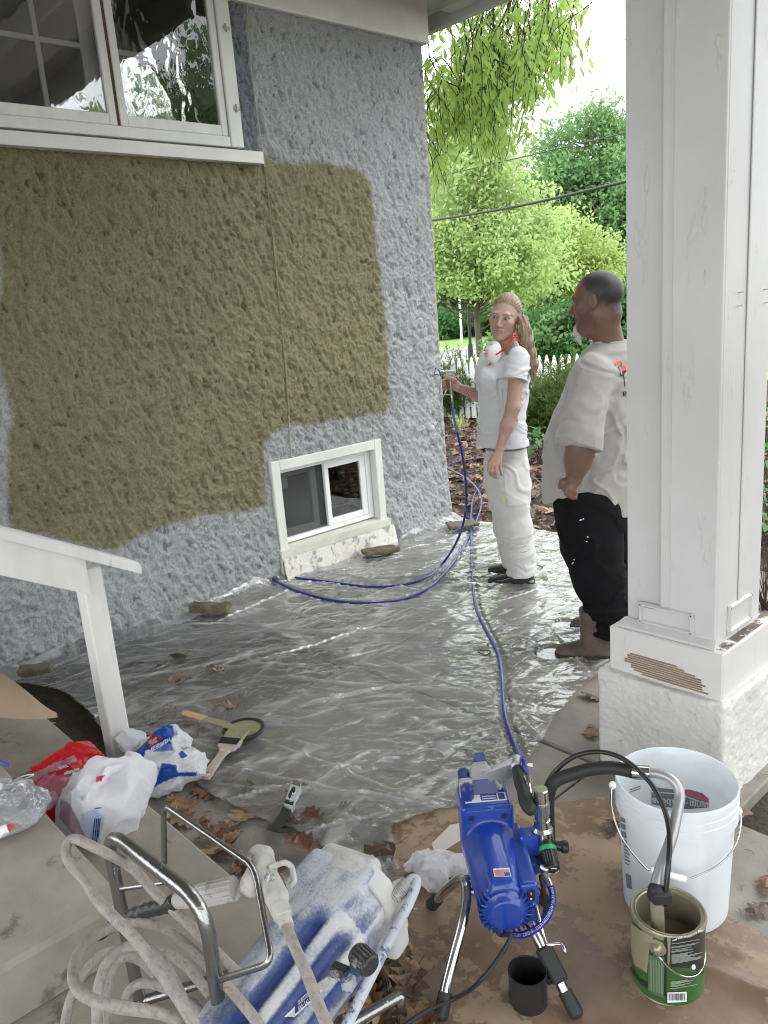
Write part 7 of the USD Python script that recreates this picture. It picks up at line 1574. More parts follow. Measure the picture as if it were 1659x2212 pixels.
graph('clear_plastic', {'g': ('geometry', {}), 'n': ('noise_texture', {'scale': 34, 'detail': 4.0, 'roughness': .55}), 'n4': ('noise_texture', {'scale': 1.1, 'detail': 3.0}), 'b': ('bump', {'strength': .3, 'distance': .006}), 'f': ('fresnel', {'IOR': 1.5}), 'mu': ('math', {'math_type': 'multiply', 'value2': 1.8, 'use_clamp': True}), 't': ('transparent_bsdf', {'color': (.97, .975, .97)}), 'gl': ('glossy_bsdf', {'color': (1, 1, 1), 'roughness': .03}),
                        'd': ('diffuse_bsdf', {'color': (.82, .83, .83)}), 'tl': ('translucent_bsdf', {'color': (.82, .83, .83)}), 'dd': ('mix_closure', {'fac': .4}), 'at': ('attribute', {'attribute': 'fold'}), 'mh': ('map_range', {'from_min': .35, 'from_max': .75, 'to_min': .04, 'to_max': .16, 'clamp': True}), 'ad': ('math', {'math_type': 'multiply_add', 'value2': .42, 'use_clamp': True}), 'm0': ('mix_closure', {}), 'm': ('mix_closure', {})},
      [('g.position', 'n.vector'), ('g.position', 'n4.vector'), ('n.fac', 'b.height'), ('b.normal', 'gl.normal'), ('b.normal', 'f.normal'), ('f.fac', 'mu.value1'), ('mu.value', 'm.fac'), ('n4.fac', 'mh.value'), ('at.fac', 'ad.value1'), ('mh.result', 'ad.value3'), ('ad.value', 'm0.fac'), ('d.BSDF', 'dd.closure1'), ('tl.BSDF', 'dd.closure2'), ('t.BSDF', 'm0.closure1'), ('dd.closure', 'm0.closure2'), ('m0.closure', 'm.closure1'), ('gl.BSDF', 'm.closure2')], 'm.closure')
o = obj('plastic_sheet', pl_m, 'clear_plastic', prim={'fold': fold_}); tag(o, 'clear crumpled plastic sheet covering the concrete along the house wall', 'plastic sheet')

# ================================================================== stones holding the sheet down
mat('field_stone', (.15, .125, .075), .7, col2=(.065, .062, .035), scale=16, bump=.8, bscale=60, bdist=.008)
def stone(label, u, v, L_, W_, H_, ang, seed):
    c = G(u, v, .03); R_ = basis([0, 0, 1.0], [math.cos(ang), math.sin(ang), 0])
    f = lambda p: s_box(p, c + [0, 0, H_ * .5], (L_ / 2, W_ / 2, H_ / 2), H_ * .12, R_) + .030 * nz(p, 12, seed, 2) + .016 * np.abs(nz(p, 30, seed + 2, 2)) + .05 * np.maximum(nz(p, 9, seed + 5, 1), 0)
    m = skin(f, c - [L_ * .8, L_ * .8, .04], c + [L_ * .8, L_ * .8, H_ + .06], .007); o = obj('stone', m, 'field_stone', smooth=True); tag(o, label, 'stone')
stone('long mossy stone in the middle of the wall edge, between railing post and basement window', 456, 1322, .24, .085, .055, av - .25, 3)
stone('flat brown stone just below the basement window', 822, 1195, .24, .13, .035, av + .35, 5)
stone('flat grey stone at the foot of the house corner', 998, 1137, .22, .16, .03, av + .1, 7)
stone('small dark stone at the far left, behind the railing post', 78, 1458, .16, .07, .045, av + .1, 9)

# ================================================================== painting tools on the sheet
def d8(x, y): return (600 * .5486 + x * .2976, 2700 * .5486 + y * .2976)
mat('paint_film', (.27, .25, .155), .3, var=.12, scale=20); mat('lid_black', (.02, .02, .022), .4); mat('stick_wood', (.52, .34, .16), .7, var=.15, scale=30); mat('handle_wood', (.50, .42, .36), .6, var=.3, scale=30, spots=(60, .62, (.62, .58, .52))); mat('bristle', (.33, .31, .19), .8, var=.3, scale=90, stretch=(1, 1, 1), bump=.5, bscale=300)
mat('blade_steel', (.10, .105, .105), .32, metal=.8, var=.3, scale=30); mat('grip_grey', (.42, .44, .45), .5)
lc = G(*d8(662, 318), .045); zl = .045
lid = thing('can_lid', 'upturned paint can lid with wet olive paint under the brush on the plastic', 'lid', lc)
obj('lid_rim', lathe([(.070, .002), (.0705, .008), (.075, .010), (.082, .008), (.0835, .002), (.082, -.004), (.074, -.006), (0, -.006)], lc, 48), 'lid_black', lid, smooth=40)
obj('paint', lathe([(0, .0025), (.045, .0027), (.0702, .002)], lc, 40), 'paint_film', lid, smooth=True)
stick = thing('stir_stick', 'flat wooden stir stick dipped in olive paint resting on the lid', 'stir stick', G(*d8(430, 260), zl))
a_, b_ = G(*d8(222, 196), .055), G(*d8(670, 326), .058); dv = (b_ - a_) / np.linalg.norm(b_ - a_); Rs_ = basis(np.cross(np.cross(dv, [0, 0, 1.0]), dv) * -1 if False else [0, 0, 1.0], dv); LL = np.linalg.norm(b_ - a_)
cap_ = Point(.018, 0).buffer(.018).union(Polygon([(.018, -.0175), (LL * .36, -.0165), (LL * .36, .0165), (.018, .0175)]))
obj('bare_end', extrude(cap_, .005, Rs_, a_), 'stick_wood', stick)
obj('painted_end', extrude(Polygon([(LL * .36, -.0170), (LL, -.0170), (LL, .0170), (LL * .36, .0170)]), .0054, Rs_, a_ - [0, 0, .0002]), 'paint_film', stick)
brush = thing('paint_brush', 'wide paint brush with worn pale handle, bristles laid on the lid', 'paint brush', G(*d8(520, 480), .04))
t0, t1 = G(*d8(385, 668), .030), G(*d8(630, 320), .066); dv = (t1 - t0) / np.linalg.norm(t1 - t0); Rb_ = basis(np.cross(dv, np.cross([0, 0, 1.0], dv)), dv); Lb = np.linalg.norm(t1 - t0)
hp_ = Polygon([(0, -.010), (.004, -.013), (.02, -.0135), (.10, -.010), (Lb * .50, -.012), (Lb * .56, -.020), (Lb * .60, -.034), (Lb * .66, -.0375), (Lb * .66, .0375), (Lb * .60, .034), (Lb * .56, .020), (Lb * .50, .012), (.10, .010), (.02, .0135), (.004, .013), (0, .010)]).buffer(.002)
hole = Point(.018, 0).buffer(.006)
obj('handle', extrude(hp_.difference(hole), .016, Rb_, t0 - Rb_[2] * .008), 'handle_wood', brush)
obj('ferrule', extrude(Polygon([(Lb * .655, -.039), (Lb * .78, -.040), (Lb * .78, .040), (Lb * .655, .039)]), .020, Rb_, t0 - Rb_[2] * .010), 'knob_black', brush)
obj('ferrule_band', cat(extrude(Polygon([(Lb * .655, .0392), (Lb * .78, .0402), (Lb * .78, .0418), (Lb * .655, .0408)]), .021, Rb_, t0 - Rb_[2] * .0105), extrude(Polygon([(Lb * .655, -.0408), (Lb * .78, -.0418), (Lb * .78, -.0402), (Lb * .655, -.0392)]), .021, Rb_, t0 - Rb_[2] * .0105)), 'steel_bright', brush)
bb2 = []
for k in range(26): y_ = -.038 + k * .00304; bb2.append(hull([t0 + np.array(q) @ Rb_ for q in ((Lb * .78, y_ - .0014, -.008), (Lb * .78, y_ + .0014, .008), (Lb * .78, y_ + .0014, -.008), (Lb * .78, y_ - .0014, .008), (Lb * (1.0 + .035 * math.sin(k * 1.9)), y_ * 1.12 - .0012, -.003), (Lb * (1.0 + .03 * math.sin(k * 2.3)), y_ * 1.12 + .0012, .002))]))
obj('bristles', cat(*bb2), 'bristle', brush, kind='stuff')
knife = thing('putty_knife', 'multi-tool putty knife with grey handle lying on the plastic sheet', 'putty knife', G(*d8(980, 900), .035))
k0_, k1_ = G(*d8(1062, 740), .05), G(*d8(900, 1045), .034); dv = (k1_ - k0_) / np.linalg.norm(k1_ - k0_); Rk_ = basis(np.cross(dv, np.cross([0, 0, 1.0], dv)), dv); Lk = np.linalg.norm(k1_ - k0_)
def kp_(pts): return Polygon([((Rk_ @ (G(*d8(x, y), .04) - k0_))[0], (Rk_ @ (G(*d8(x, y), .04) - k0_))[1]) for x, y in pts])
kh = kp_([(1020, 738), (1050, 728), (1078, 742), (1076, 775), (1032, 850), (1028, 880), (1010, 905), (965, 885), (972, 860), (980, 840)]).buffer(.002)
obj('handle', extrude(kh, .020, Rk_, k0_ - Rk_[2] * .010), 'grip_grey', knife)
obj('butt_cap', extrude(kp_([(1014, 750), (1030, 730), (1055, 726), (1080, 742), (1078, 768), (1050, 760)]), .022, Rk_, k0_ - Rk_[2] * .011), 'steel_bright', knife)
obj('collar', extrude(kp_([(972, 852), (1030, 866), (1026, 892), (964, 876)]), .023, Rk_, k0_ - Rk_[2] * .0115), 'rubber', knife)
obj('blade', extrude(kp_([(945, 880), (1008, 900), (1002, 955), (960, 975), (938, 1000), (940, 1030), (982, 1035), (972, 1052), (925, 1055), (870, 1045), (825, 1030), (850, 1018), (885, 985), (925, 925)]), .0022, Rk_, k0_ - Rk_[2] * .001), 'blade_steel', knife)
kb_ = obj('badge', extrude(kp_([(1030, 766), (1044, 776), (1040, 800), (1014, 848), (998, 846), (990, 830), (1000, 805), (1018, 775)]), .0215, Rk_, k0_ - Rk_[2] * .0105), 'rubber', knife)
P0 = G(*d8(1006, 840), .055); P1 = G(*d8(1034, 778), .055); dv2 = (P1 - P0) / np.linalg.norm(P1 - P0); Rt = basis(Rk_[2], dv2)
obj('badge_words', text3('HYDE', .0105, Rt, P0 - Rk_[2] * ((P0 - k0_) @ Rk_[2]) + Rk_[2] * .0112 + Rt[1] * -.004, .0006, True, np.linalg.norm(P1 - P0) * .95), 'sticker_white', knife)
# ------------------------------------------------------------------ crumpled rag
def bag_skin(f, c, r_, h=.0042): return skin(f, np.asarray(c) - r_, np.asarray(c) + r_, h)
rc = G(*a4(330, 1130), .03)
def ragf(p):
    d = s_ell(p, rc + [0, 0, .012], (.085, .050, .022), basis([0, 0, 1.0], ER)); d = smin(d, s_ell(p, G(*a4(150, 1100), .04), (.035, .03, .025)), .04); d = smin(d, s_ell(p, G(*a4(250, 1230), .03), (.03, .03, .02)), .04)
    return d + .040 * (np.abs(nz(p, 20, 5, 1)) * 2 - .35) + .020 * np.abs(nz(p, 46, 6, 1))
o = obj('rag', bag_skin(ragf, rc, .2), mat('rag_cotton', (.62, .61, .63), .9, var=.1, scale=20, bump=.3, bscale=400), smooth=True); tag(o, 'crumpled white rag on the brown paper left of the blue sprayer', 'rag')

# ================================================================== bags by the steps
def d2(x, y): return (x * .2976, 1481.3 + y * .2976)
def film(name, attr='col', tr=.35, rough=.35, alpha=None):
    n = {'at': ('attribute', {'attribute': attr}), 'g': ('geometry', {}), 'n': ('noise_texture', {'scale': 45, 'detail': 4.0}), 'b': ('bump', {'strength': .25, 'distance': .006}), 'p': ('principled_bsdf', {'roughness': rough}), 't': ('translucent_bsdf', {}), 'm': ('mix_closure', {'fac': tr})}
    l = [('g.position', 'n.vector'), ('n.fac', 'b.height'), ('b.normal', 'p.normal'), ('at.color', 'p.base_color'), ('at.color', 't.color'), ('p.BSDF', 'm.closure1'), ('t.BSDF', 'm.closure2')]; surf = 'm.closure'
    if alpha is not None:
        n['tt'] = ('transparent_bsdf', {}); n['m2'] = ('mix_closure', {'fac': alpha}); l += [('tt.BSDF', 'm2.closure1'), ('m.closure', 'm2.closure2')]; surf = 'm2.closure'
    graph(name, n, l, surf)
film('bag_film'); film('bag_red', tr=.25, rough=.22)
def creases(p, amp, sc, seed): return amp * (2.6 * np.abs(nz(p, sc * 1.4, seed, 1)) - .45) + amp * 1.1 * (np.abs(nz(p, sc * 3.2, seed + 3, 1)) - .12) + amp * .4 * np.abs(nz(p, sc * 8, seed + 5, 1))
def pix(P):
    """survey pixel of points"""
    q = (np.asarray(P) - EYEP) @ CR.T; return np.stack([829.5 - FPX * q[:, 0] / q[:, 2], 1106 + FPX * q[:, 1] / q[:, 2]], 1)
# blue and white shop bag on the ground
c1 = G(*d2(1230, 640), .05)
def P2(x, y, z): return G(*d2(x, y), z)
def bluebag(p):
    d = s_ell(p, P2(1180, 600, .07), (.10, .09, .075)); d = smin(d, s_cone(p, P2(1130, 480, .12), P2(1210, 330, .19), .055, .018), .05); d = smin(d, s_ell(p, P2(1370, 580, .05), (.075, .06, .055)), .05); d = smin(d, s_ell(p, P2(1120, 680, .04), (.06, .06, .04)), .05)
    d = smin(d, s_ell(p, P2(960, 430, .09), (.055, .05, .06)), .05); d = smin(d, s_cone(p, P2(1300, 400, .11), P2(1250, 330, .15), .035, .02), .03)
    return np.maximum(d + creases(p, .030, 9, 12), .004 - p[:, 2])
mB = bag_skin(bluebag, c1 + [0, 0, .07], .30, .0042); px_ = pix(mB.vertices)
def inside(px, pts): return shapely.contains_xy(Polygon(pts), px[:, 0], px[:, 1])
sb = thing('shop_bag', 'crumpled white and blue plastic shop bag on the concrete behind the railing post', 'bag', c1 * [1, 1, 0])
def paint_poly(mesh, base, layers):
    px = pix(mesh.vertices); c = np.broadcast_to(np.array(base), (len(px), 3)).copy()
    for pts, colr in layers: c[inside(px, pts)] = colr
    return c
blue_ = (.012, .075, .42)
cB = paint_poly(mB, (.74, .75, .77), [([d2(*q) for q in ((1065, 400), (1120, 330), (1200, 278), (1255, 290), (1262, 360), (1240, 400), (1250, 450), (1180, 480), (1060, 470), (1040, 530), (960, 500), (1010, 450))], blue_), ([d2(*q) for q in ((1175, 560), (1280, 575), (1290, 630), (1430, 625), (1425, 655), (1280, 660), (1190, 700), (1120, 735), (1150, 640))], blue_), ([d2(*q) for q in ((1290, 490), (1330, 470), (1360, 510), (1320, 530))], blue_),
    ([d2(*q) for q in ((1130, 425), (1245, 425), (1260, 470), (1140, 480))], (.10, .20, .52)), ([d2(*q) for q in ((1065, 400), (1095, 360), (1160, 365), (1185, 385), (1150, 400), (1110, 440), (1080, 440))], (.42, .015, .03))])
bagm = obj('bag', mB, 'bag_film', sb, smooth=True, prim={'col': cB})
mat('print_white', (.74, .75, .78), .5)
for s_, p0, p1, h in (('COVER', (1082, 424), (1142, 384), 15), ('THE', (1102, 432), (1146, 404), 13), ('SHERWIN', (1060, 505), (1240, 398), 26)):
    tmx = text_cast(mB, s_, d2(*p0), np.array(d2(*p1)) - np.array(d2(*p0)), np.array([-.2976 * h * .35, -.2976 * h]), True, .002)
    if len(tmx.faces): obj('bag_words', tmx, 'print_white', sb)
# red bag of masks leaning on the step
c2 = P2(390, 760, .24)
def redbag(p):
    ax = P2(560, 560, .30) - P2(220, 900, .20); ax /= np.linalg.norm(ax); nn = np.array([.35, -.30, .88]); Rr = basis(nn, ax)
    d = s_box(p, P2(395, 740, .225), (.158, .098, .040), .034, Rr); return d + creases(p, .020, 11, 31)
mR = bag_skin(redbag, P2(395, 740, .225), .26, .0042)
rb = thing('mask_bag', 'shiny red bag of dust masks with white printing lying on the step', 'bag', c2)
red_ = (.50, .010, .018)
cR = paint_poly(mR, red_, [([d2(*q) for q in ((270, 700), (330, 640), (430, 650), (590, 600), (640, 690), (560, 770), (430, 840), (370, 900), (290, 860), (270, 780))], (.50, .16, .22)), ([d2(*q) for q in ((150, 700), (240, 640), (400, 560), (540, 505), (560, 540), (420, 610), (330, 640), (220, 720))], (.40, .20, .22)), ([d2(*q) for q in ((280, 850), (300, 790), (400, 760), (440, 820), (370, 890), (330, 910))], (.60, .38, .44))])
obj('bag', mR, 'bag_red', rb, smooth=True, prim={'col': cR})
for s_, p0, p1, up_, m_ in (('Milwaukee', (470, 650), (580, 612), 22, 'print_white'), ('COOL', (432, 608), (498, 588), 16, 'print_white')):
    tmx = text_cast(mR, s_, d2(*p0), np.array(d2(*p1)) - np.array(d2(*p0)), np.array([-.2976 * up_ * .2, -.2976 * up_]), True, .002)
    if len(tmx.faces): obj('bag_words', tmx, m_, rb)
put2('bag_badge', mR, Polygon([d2(*q) for q in ((218, 752), (232, 738), (252, 744), (258, 760), (240, 795), (226, 802), (214, 788))]), 'print_white', rb, .002, 2)
tmx = text_cast(mR, 'N95', d2(224, 794), np.array(d2(246, 752)) - np.array(d2(224, 794)), np.array([-.2976 * 13, -.2976 * 4]), True, .003)
if len(tmx.faces): obj('badge_words', tmx, 'sticker_red', rb)
# white carrier bag hanging down the step
def whitebag(p):
    d = s_chain(p, [P2(800, 780, .26), P2(750, 930, .19), P2(690, 1120, .10)], [.105, .098, .055], .03); d = smin(d, s_cone(p, P2(720, 640, .28), P2(600, 760, .22), .050, .045), .04)
    d = smin(d, s_cone(p, P2(560, 900, .18), P2(620, 1100, .08), .060, .045), .05); d = smin(d, s_cone(p, P2(930, 620, .30), P2(1015, 640, .27), .038, .040), .05)
    d = smax(d, -s_ell(p, P2(820, 690, .345), (.060, .055, .050)), .02)
    q = p * np.array([1, 1, .42]); d = d + .030 * (2.6 * np.abs(nz(q, 15, 41, 1)) - .45) + .016 * (np.abs(nz(q, 38, 43, 1)) - .12) + .006 * np.abs(nz(p, 80, 45, 1))
    hnd = np.minimum(s_chain(p, [P2(650, 700, .28), P2(720, 600, .345), P2(800, 560, .365), P2(900, 545, .35), P2(980, 560, .32), P2(1010, 640, .28)], [.022, .016, .013, .013, .016, .024], .01), s_chain(p, [P2(690, 780, .30), P2(740, 690, .36), P2(800, 610, .385), P2(860, 590, .37)], [.022, .014, .012, .016], .01))
    return smin(d, hnd + .010 * np.abs(nz(p, 60, 47, 1)), .012)
mW = bag_skin(whitebag, P2(760, 820, .22), .36, .0046)
wb_ = thing('carrier_bag', 'white plastic carrier bag with blue contents showing through, hanging over the step edge', 'bag', P2(700, 900, .15))
cW = paint_poly(mW, (.76, .76, .79), [([d2(*q) for q in ((590, 930), (700, 890), (760, 960), (720, 1120), (690, 1220), (620, 1130), (580, 1020))], (.50, .58, .76)), ([d2(*q) for q in ((440, 820), (500, 850), (560, 960), (640, 1150), (650, 1220), (560, 1120), (430, 960))], (.40, .30, .36)), ([d2(*q) for q in ((700, 660), (765, 645), (735, 690), (695, 700))], (.45, .02, .05))])
obj('bag', mW, 'bag_film', wb_, smooth=True, prim={'col': cW})
for (x0, y0, x1, y1) in ((690, 890, 738, 884), (690, 960, 672, 1120), (704, 962, 686, 1150), (716, 962, 700, 1160), (728, 960, 712, 1100)):
    dx, dy = x1 - x0, y1 - y0; l_ = math.hypot(dx, dy); nx_, ny2 = -dy / l_ * 4, dx / l_ * 4
    put2('bag_print', mW, Polygon([d2(x0 - nx_, y0 - ny2), d2(x1 - nx_, y1 - ny2), d2(x1 + nx_, y1 + ny2), d2(x0 + nx_, y0 + ny2)]), 'sticker_navy', wb_, .002, 3)
# clear zip bag at the left edge with a red-capped tube
graph('zip_film', {'g': ('geometry', {}), 'n': ('noise_texture', {'scale': 30, 'detail': 3.0}), 'b': ('bump', {'strength': .4, 'distance': .008}), 't': ('transparent_bsdf', {'color': (.85, .86, .88)}), 'gl': ('glossy_bsdf', {'roughness': .12}), 'd': ('diffuse_bsdf', {'color': (.45, .46, .48)}), 'm0': ('mix_closure', {'fac': .22}), 'f': ('fresnel', {'IOR': 1.6}), 'm': ('mix_closure', {})}, [('g.position', 'n.vector'), ('n.fac', 'b.height'), ('b.normal', 'gl.normal'), ('t.BSDF', 'm0.closure1'), ('d.BSDF', 'm0.closure2'), ('m0.closure', 'm.closure1'), ('gl.BSDF', 'm.closure2'), ('f.fac', 'm.fac')], 'm.closure')
zb_ = thing('zip_bag', 'clear plastic zip bag at the left edge on the upper step', 'bag', P2(30, 900, .31))
def zipf(p):
    d = s_ell(p, P2(-60, 900, .34), (.15, .12, .055), basis([0, 0, 1.0], ER)); return d + creases(p, .022, 10, 51)
obj('film', bag_skin(zipf, P2(-60, 900, .34), .26, .0055), 'zip_film', zb_, smooth=True)
zs = spl([P2(-20, 1020, .345), P2(60, 970, .345), P2(175, 905, .335)], 12); obj('zip_seal', cat(tube(zs, .003, 6), tube(zs + [.006, -.008, .001], .0025, 6)), mat('seal_grey', (.40, .41, .43), .3), zb_)
zs = spl([P2(-20, 545, .335), P2(30, 565, .34), P2(68, 575, .335)], 10); obj('blue_seal', tube(zs, .006, 6), mat('seal_blue', (.06, .08, .35), .35), zb_, smooth=True)
gt = thing('glue_bottle', 'small white squeeze bottle with red cap inside the clear zip bag', 'bottle', P2(60, 1060, .32))
q0, q1, q2 = P2(-20, 1075, .33), P2(62, 1035, .335), P2(138, 1010, .335)
obj('tube', tube([q0, q0 * .7 + q1 * .3, q1 * .95 + q0 * .05, q1], [.016, .016, .014, .008], 14), 'grip_white', gt, smooth=40)
obj('cap', tube([q1, q1 * .9 + q2 * .1, q2], [.0115, .0115, .003], 12), 'strap_red', gt, smooth=40)
ws = spl([P2(140, 678, .31), P2(175, 655, .32), P2(245, 645, .31), P2(200, 668, .31), P2(150, 690, .31), P2(240, 690, .315)], 30); o = obj('mask_strap', tube(ws, .0022, 5), 'sticker_white', smooth=True); tag(o, 'thin white elastic strap lying on the step left of the red bag', 'strap')
# ================================================================== fallen oak leaves
leaf_tones = {'dead_leaf_tan': ((.24, .145, .08), (.15, .085, .045)), 'dead_leaf_rust': ((.19, .085, .045), (.10, .05, .03)), 'dead_leaf_dark': ((.11, .07, .045), (.055, .035, .022)), 'dead_leaf_buff': ((.33, .23, .135), (.22, .14, .075))}
for k, (a, b) in leaf_tones.items():
    graph(k, {'tc': ('texture_coordinate', {}), 'oi': ('object_info', {}), 'n': ('noise_texture', {'scale': 22, 'detail': 5.0}), 'r': ('rgb_ramp', {'ramp': [(.3, b), (.7, a)]}), 'hs': ('hsv', {}), 'mr': ('map_range', {'from_min': 0, 'from_max': 1, 'to_min': .65, 'to_max': 1.25}), 'p': ('principled_bsdf', {'roughness': .38})},
          [('tc.object', 'n.vector'), ('n.fac', 'r.fac'), ('r.color', 'hs.color'), ('oi.random', 'mr.value'), ('mr.result', 'hs.value'), ('hs.color', 'p.base_color')], 'p.BSDF')
def oak(seed, curl, L_=1.0):
    r = np.random.default_rng(seed); pts = []; nl = 4
    for s in (1, -1):
        side = []
        for i in range(nl * 2 + 1):
            t = .12 + .80 * i / (nl * 2); env = .33 * math.sin(math.pi * min(t * .92 + .06, 1)) ** .8; w = env * (1.0 if i % 2 else .42) * r.uniform(.85, 1.15); side.append((t + (.05 if i % 2 else -.01), s * w))
        pts.append(side)
    out = [(0.0, .008), (.10, .012)] + pts[0] + [(1.0, 0.0)] + pts[1][::-1] + [(.10, -.012), (0, -.008)]
    poly = Polygon(out).buffer(-.012).buffer(.034).buffer(-.020).simplify(.005); m = trimesh.creation.extrude_polygon(poly if poly.geom_type == 'Polygon' else max(poly.geoms, key=lambda g: g.area), .01, engine='earcut'); f = m.faces[m.face_normals[:, 2] > .9]
    vv, ff = trimesh.remesh.subdivide_to_size(np.c_[m.vertices[:, :2], np.zeros(len(m.vertices))], f, .30)
    mm = trimesh.Trimesh(vv, ff, process=True); x, y = mm.vertices[:, 0], mm.vertices[:, 1]
    mm.vertices[:, 2] = curl * (np.abs(y) * .9 + .45 * (x - .45) ** 2 + .10 * np.sin(x * 9 + seed) * np.abs(y) * 4) + .03 * nz(np.c_[x, y, x * 0], 6, seed, 2) + .02
    mm.vertices[:, 0] -= .5
    st = tube(spl([(-.5, 0, .03), (-.62, .02, .03), (-.72, .06, .05)], 5), .008, 4)
    return cat(mm, st)
LP = []
k = 0
for tone in leaf_tones:
    for j, cu in enumerate((.35, .8)):
        path = f'/World/Looks/oak_leaf_shape_{k}'; stage.CreateClassPrim(path); m = oak(20 + k, cu)
        b = UsdGeom.Mesh.Define(stage, path + '/blade'); b.CreatePointsAttr(Vt.Vec3fArray.FromNumpy(np.asarray(m.vertices, np.float32))); b.CreateFaceVertexCountsAttr(Vt.IntArray.FromNumpy(np.full(len(m.faces), 3, np.int32))); b.CreateFaceVertexIndicesAttr(Vt.IntArray.FromNumpy(np.asarray(m.faces, np.int32).ravel())); b.CreateSubdivisionSchemeAttr('none')
        UsdShade.MaterialBindingAPI.Apply(b.GetPrim()).Bind(LOOK[tone]); LP.append((path, m, tone)); k += 1
rl = np.random.default_rng(5)
def leaf_mat(p, size, r, tilt=.25, flip=True):
    a = r.uniform(0, 6.283); n = np.array([r.normal() * tilt, r.normal() * tilt, 1.0]); n = n if not flip or r.random() < .6 else -n; R = basis(n, [math.cos(a), math.sin(a), 0]); M_ = np.eye(4); M_[:3, :3] = R.T * size; M_[:3, 3] = p; return M_
nleaf = 0
def drop(p, size, label, group, tilt=.25, kind_=None):
    global nleaf
    place(LP[kind_ if kind_ is not None else rl.integers(len(LP))][0], 'oak_leaf', label, 'leaf', group, leaf_mat(p, size, rl, tilt)); nleaf += 1
def d8g(x, y, z=.01): return G(600 * .5486 + x * .2976, 2700 * .5486 + y * .2976, z)
# leaves one can single out
for lab, p, s_, kd in (('big tan oak leaf on the concrete beside the step, lowest of its cluster', d8g(480, 1200), .17, 6), ('tan oak leaf standing up beside the chrome rod', d8g(245, 870, .03), .13, 0), ('buff oak leaf lying by the step under the chrome rod', d8g(210, 970), .14, 6), ('rusty oak leaf between the step and the putty knife', d8g(400, 1010), .13, 1), ('dark curled leaf at the plastic edge below the putty knife', d8g(590, 1110), .10, 4), ('rust brown oak leaf in front of the old sprayer on the plastic edge', d8g(1095, 1160, .03), .14, 2),
                        ('dark brown oak leaf at the left edge of the brown paper', d8g(1620, 1200, .03), .15, 4), ('pale brown leaf under the plastic beside the stir stick', d8g(420, 170, .012), .13, 6), ('tan leaf under the plastic, just left of the stir stick tip', d8g(120, 200, .012), .13, 0), ('long tan leaf under the plastic in the middle of the sheet', d8g(900, 650, .012), .22, 6), ('reddish leaf under the plastic right of the putty knife', d8g(1180, 985, .012), .13, 2), ('pale oak leaf under the plastic left of the putty knife', d8g(650, 960, .012), .15, 6), ('brown leaf under the plastic near the paint brush handle', d8g(370, 750, .012), .14, 0),
                        ('tan oak leaf on the wet concrete beside the column pedestal', G(1276, 1574, .02), .13, 6), ('curled brown leaf under the plastic corner by the pedestal', G(1280, 1500, .02), .11, 4), ('small brown leaf on the slab beside the bucket at the right edge', G(1640, 1960, .02), .09, 4), ('tan leaf on the slab by the pedestal right corner', G(1603, 1760, .02), .07, 6), ('orange leaf on the slab at the right edge', G(1655, 1905, .02), .09, 0), ('dried oak leaf on the upper step beside the red bag', P2(165, 640, .315), .10, 4), ('brown leaf under the plastic behind the railing post', G(385, 1415, .014), .14, 0), ('tan leaf under the plastic between stone and railing post', G(100, 1570, .02), .10, 6), ('brown leaf under the plastic near the railing post foot', G(240, 1545, .014), .12, 4), ('dark leaf on the brown paper right of the rag', G(955, 1868, .03), .08, 4), ('small dark leaf on the brown paper between pump and bucket', G(1460, 1950, .02), .06, 4), ('brown leaf lying on the paper just left of the bucket', G(1322, 1790, .02), .09, 4)):
    drop(p, s_, lab, None, .2, kd)
# drifts that nothing tells apart
def scatter(n, poly, smin_, smax_, label, group, zmax=.03, tilt=.35):
    pl_ = Polygon(poly); x0, y0, x1, y1 = pl_.bounds; c = 0
    while c < n:
        u, v = rl.uniform(x0, x1), rl.uniform(y0, y1)
        if not pl_.contains(Point(u, v)): continue
        drop(G(u, v, rl.uniform(.004, zmax)), rl.uniform(smin_, smax_), label, group, tilt); c += 1
scatter(62, [(800, 1960), (850, 1935), (885, 2020), (915, 2212), (930, 2330), (680, 2330), (730, 2200)], .08, .15, 'dead leaf in the drift between the old sprayer and the brown paper', 'leaves drifted beside the old sprayer', .05, .5)
scatter(16, [(370, 1720), (440, 1770), (640, 1900), (560, 1900), (480, 1850), (380, 1760)], .05, .11, 'small dead leaf in the joint between step and plastic sheet', 'small leaves along the step')
scatter(22, [(130, 1480), (420, 1400), (560, 1520), (400, 1600), (240, 1560)], .05, .10, 'dead leaf seen dimly under the left part of the plastic', 'leaves under the plastic sheet', .012)
scatter(12, [(480, 1700), (760, 1700), (820, 1860), (640, 1800)], .05, .10, 'dead leaf seen dimly under the front part of the plastic', 'leaves under the front of the plastic', .012)
bed = Polygon([(968, 880), (1245, 905), (1245, 1160), (1130, 1138), (985, 1122), (975, 1010)])
cand = []
while len(cand) < 2600:
    x, y = rl.uniform(-10, -1.6), rl.uniform(4.40, 11.5)
    if x > -3.4 + (y - 4.4) * .9 + 1.5: continue
    cand.append((x, y))
cand = np.array(cand); px_ = pix(np.c_[cand, np.zeros(len(cand))]); vis_ = np.array([bed.contains(Point(*q)) for q in px_]); dist = np.hypot(*cand.T)
order = np.argsort(dist + 100 * ~vis_); nb_ = 300 - nleaf - 2
def gz_(x, y): return -0.040 + (.045 * nz(np.array([[x, y, 0]]), 2.2, 3)[0]) * float(sstep(np.array(y), 4.4, 5.0))
for i in order[:nb_]: drop(np.array([*cand[i], gz_(*cand[i]) + rl.uniform(.010, .05)]), rl.uniform(.10, .17), 'dead oak leaf in the litter between the house corner and the yew bushes', 'leaf litter in the garden bed', .4)
rest = list(order[nb_:]); more = rl.uniform([-9, 4.4], [-1.2, 11.5], (3800, 2)); allp = np.vstack([cand[rest], more[(more[:, 0] < -1.9 + (more[:, 1] - 4.4) * .9)]])
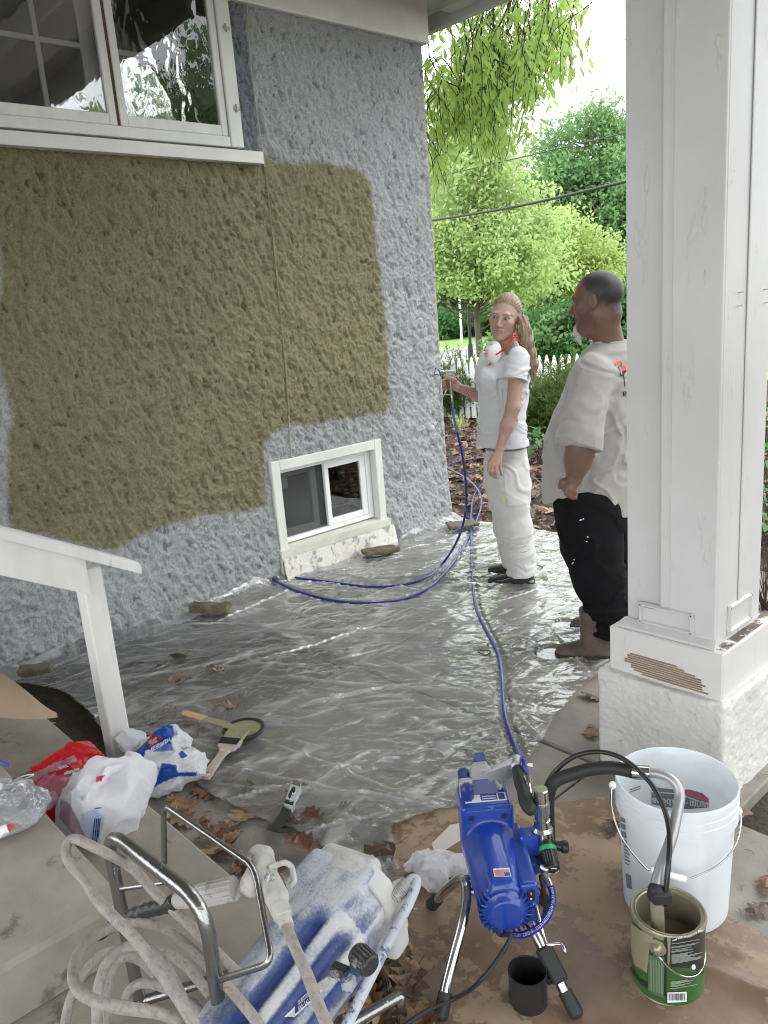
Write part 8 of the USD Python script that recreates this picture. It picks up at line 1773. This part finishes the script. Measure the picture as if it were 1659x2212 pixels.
pi = UsdGeom.PointInstancer.Define(stage, '/World/leaf_litter'); tag(pi, 'deep brown leaf litter covering the garden bed', 'leaf litter', kind='stuff')
pp_ = []
for k, (path, m, tone) in enumerate(LP):
    q = UsdGeom.Mesh.Define(stage, f'/World/leaf_litter/blade_{k}' if k else '/World/leaf_litter/blade'); q.CreatePointsAttr(Vt.Vec3fArray.FromNumpy(np.asarray(m.vertices, np.float32))); q.CreateFaceVertexCountsAttr(Vt.IntArray.FromNumpy(np.full(len(m.faces), 3, np.int32))); q.CreateFaceVertexIndicesAttr(Vt.IntArray.FromNumpy(np.asarray(m.faces, np.int32).ravel())); q.CreateSubdivisionSchemeAttr('none')
    UsdShade.MaterialBindingAPI.Apply(q.GetPrim()).Bind(LOOK[tone]); pp_.append(q.GetPath())
pi.CreatePrototypesRel().SetTargets(pp_)
pos, ori, sca, idx_ = [], [], [], []
for x, y in allp:
    M_ = leaf_mat((0, 0, 0), 1, rl, .4); qd = Gf.Matrix3d(*M_[:3, :3].T.ravel().tolist()).ExtractRotation().GetQuat(); pos.append((x, y, gz_(x, y) + rl.uniform(.0, .035))); ori.append(qd); s_ = rl.uniform(.09, .16); sca.append((s_, s_, s_)); idx_.append(int(rl.integers(len(LP))))
pi.CreatePositionsAttr(Vt.Vec3fArray.FromNumpy(np.array(pos, np.float32))); pi.CreateScalesAttr(Vt.Vec3fArray.FromNumpy(np.array(sca, np.float32))); pi.CreateProtoIndicesAttr(Vt.IntArray.FromNumpy(np.array(idx_, np.int32)))
pi.CreateOrientationsAttr(Vt.QuathArray([Gf.Quath(float(q.GetReal()), *[float(v) for v in q.GetImaginary()]) for q in ori]))
# specks: catkins and bits on the slab
cs_ = []
for k in range(90):
    u, v = rl.uniform(380, 1650), rl.uniform(1640, 2200); p = G(u, v, .006); a = rl.uniform(0, 6.28); cs_.append(tube([p, p + np.array([math.cos(a), math.sin(a), .1]) * rl.uniform(.004, .016), p + np.array([math.cos(a + .5), math.sin(a + .5), 0]) * rl.uniform(.012, .03)], .0014, 4))
o = obj('catkin_litter', cat(*cs_), mat('catkin', (.22, .19, .05), .9, var=.4, scale=30), kind='stuff'); tag(o, 'yellowish bits of catkin strewn over the wet concrete', 'litter')
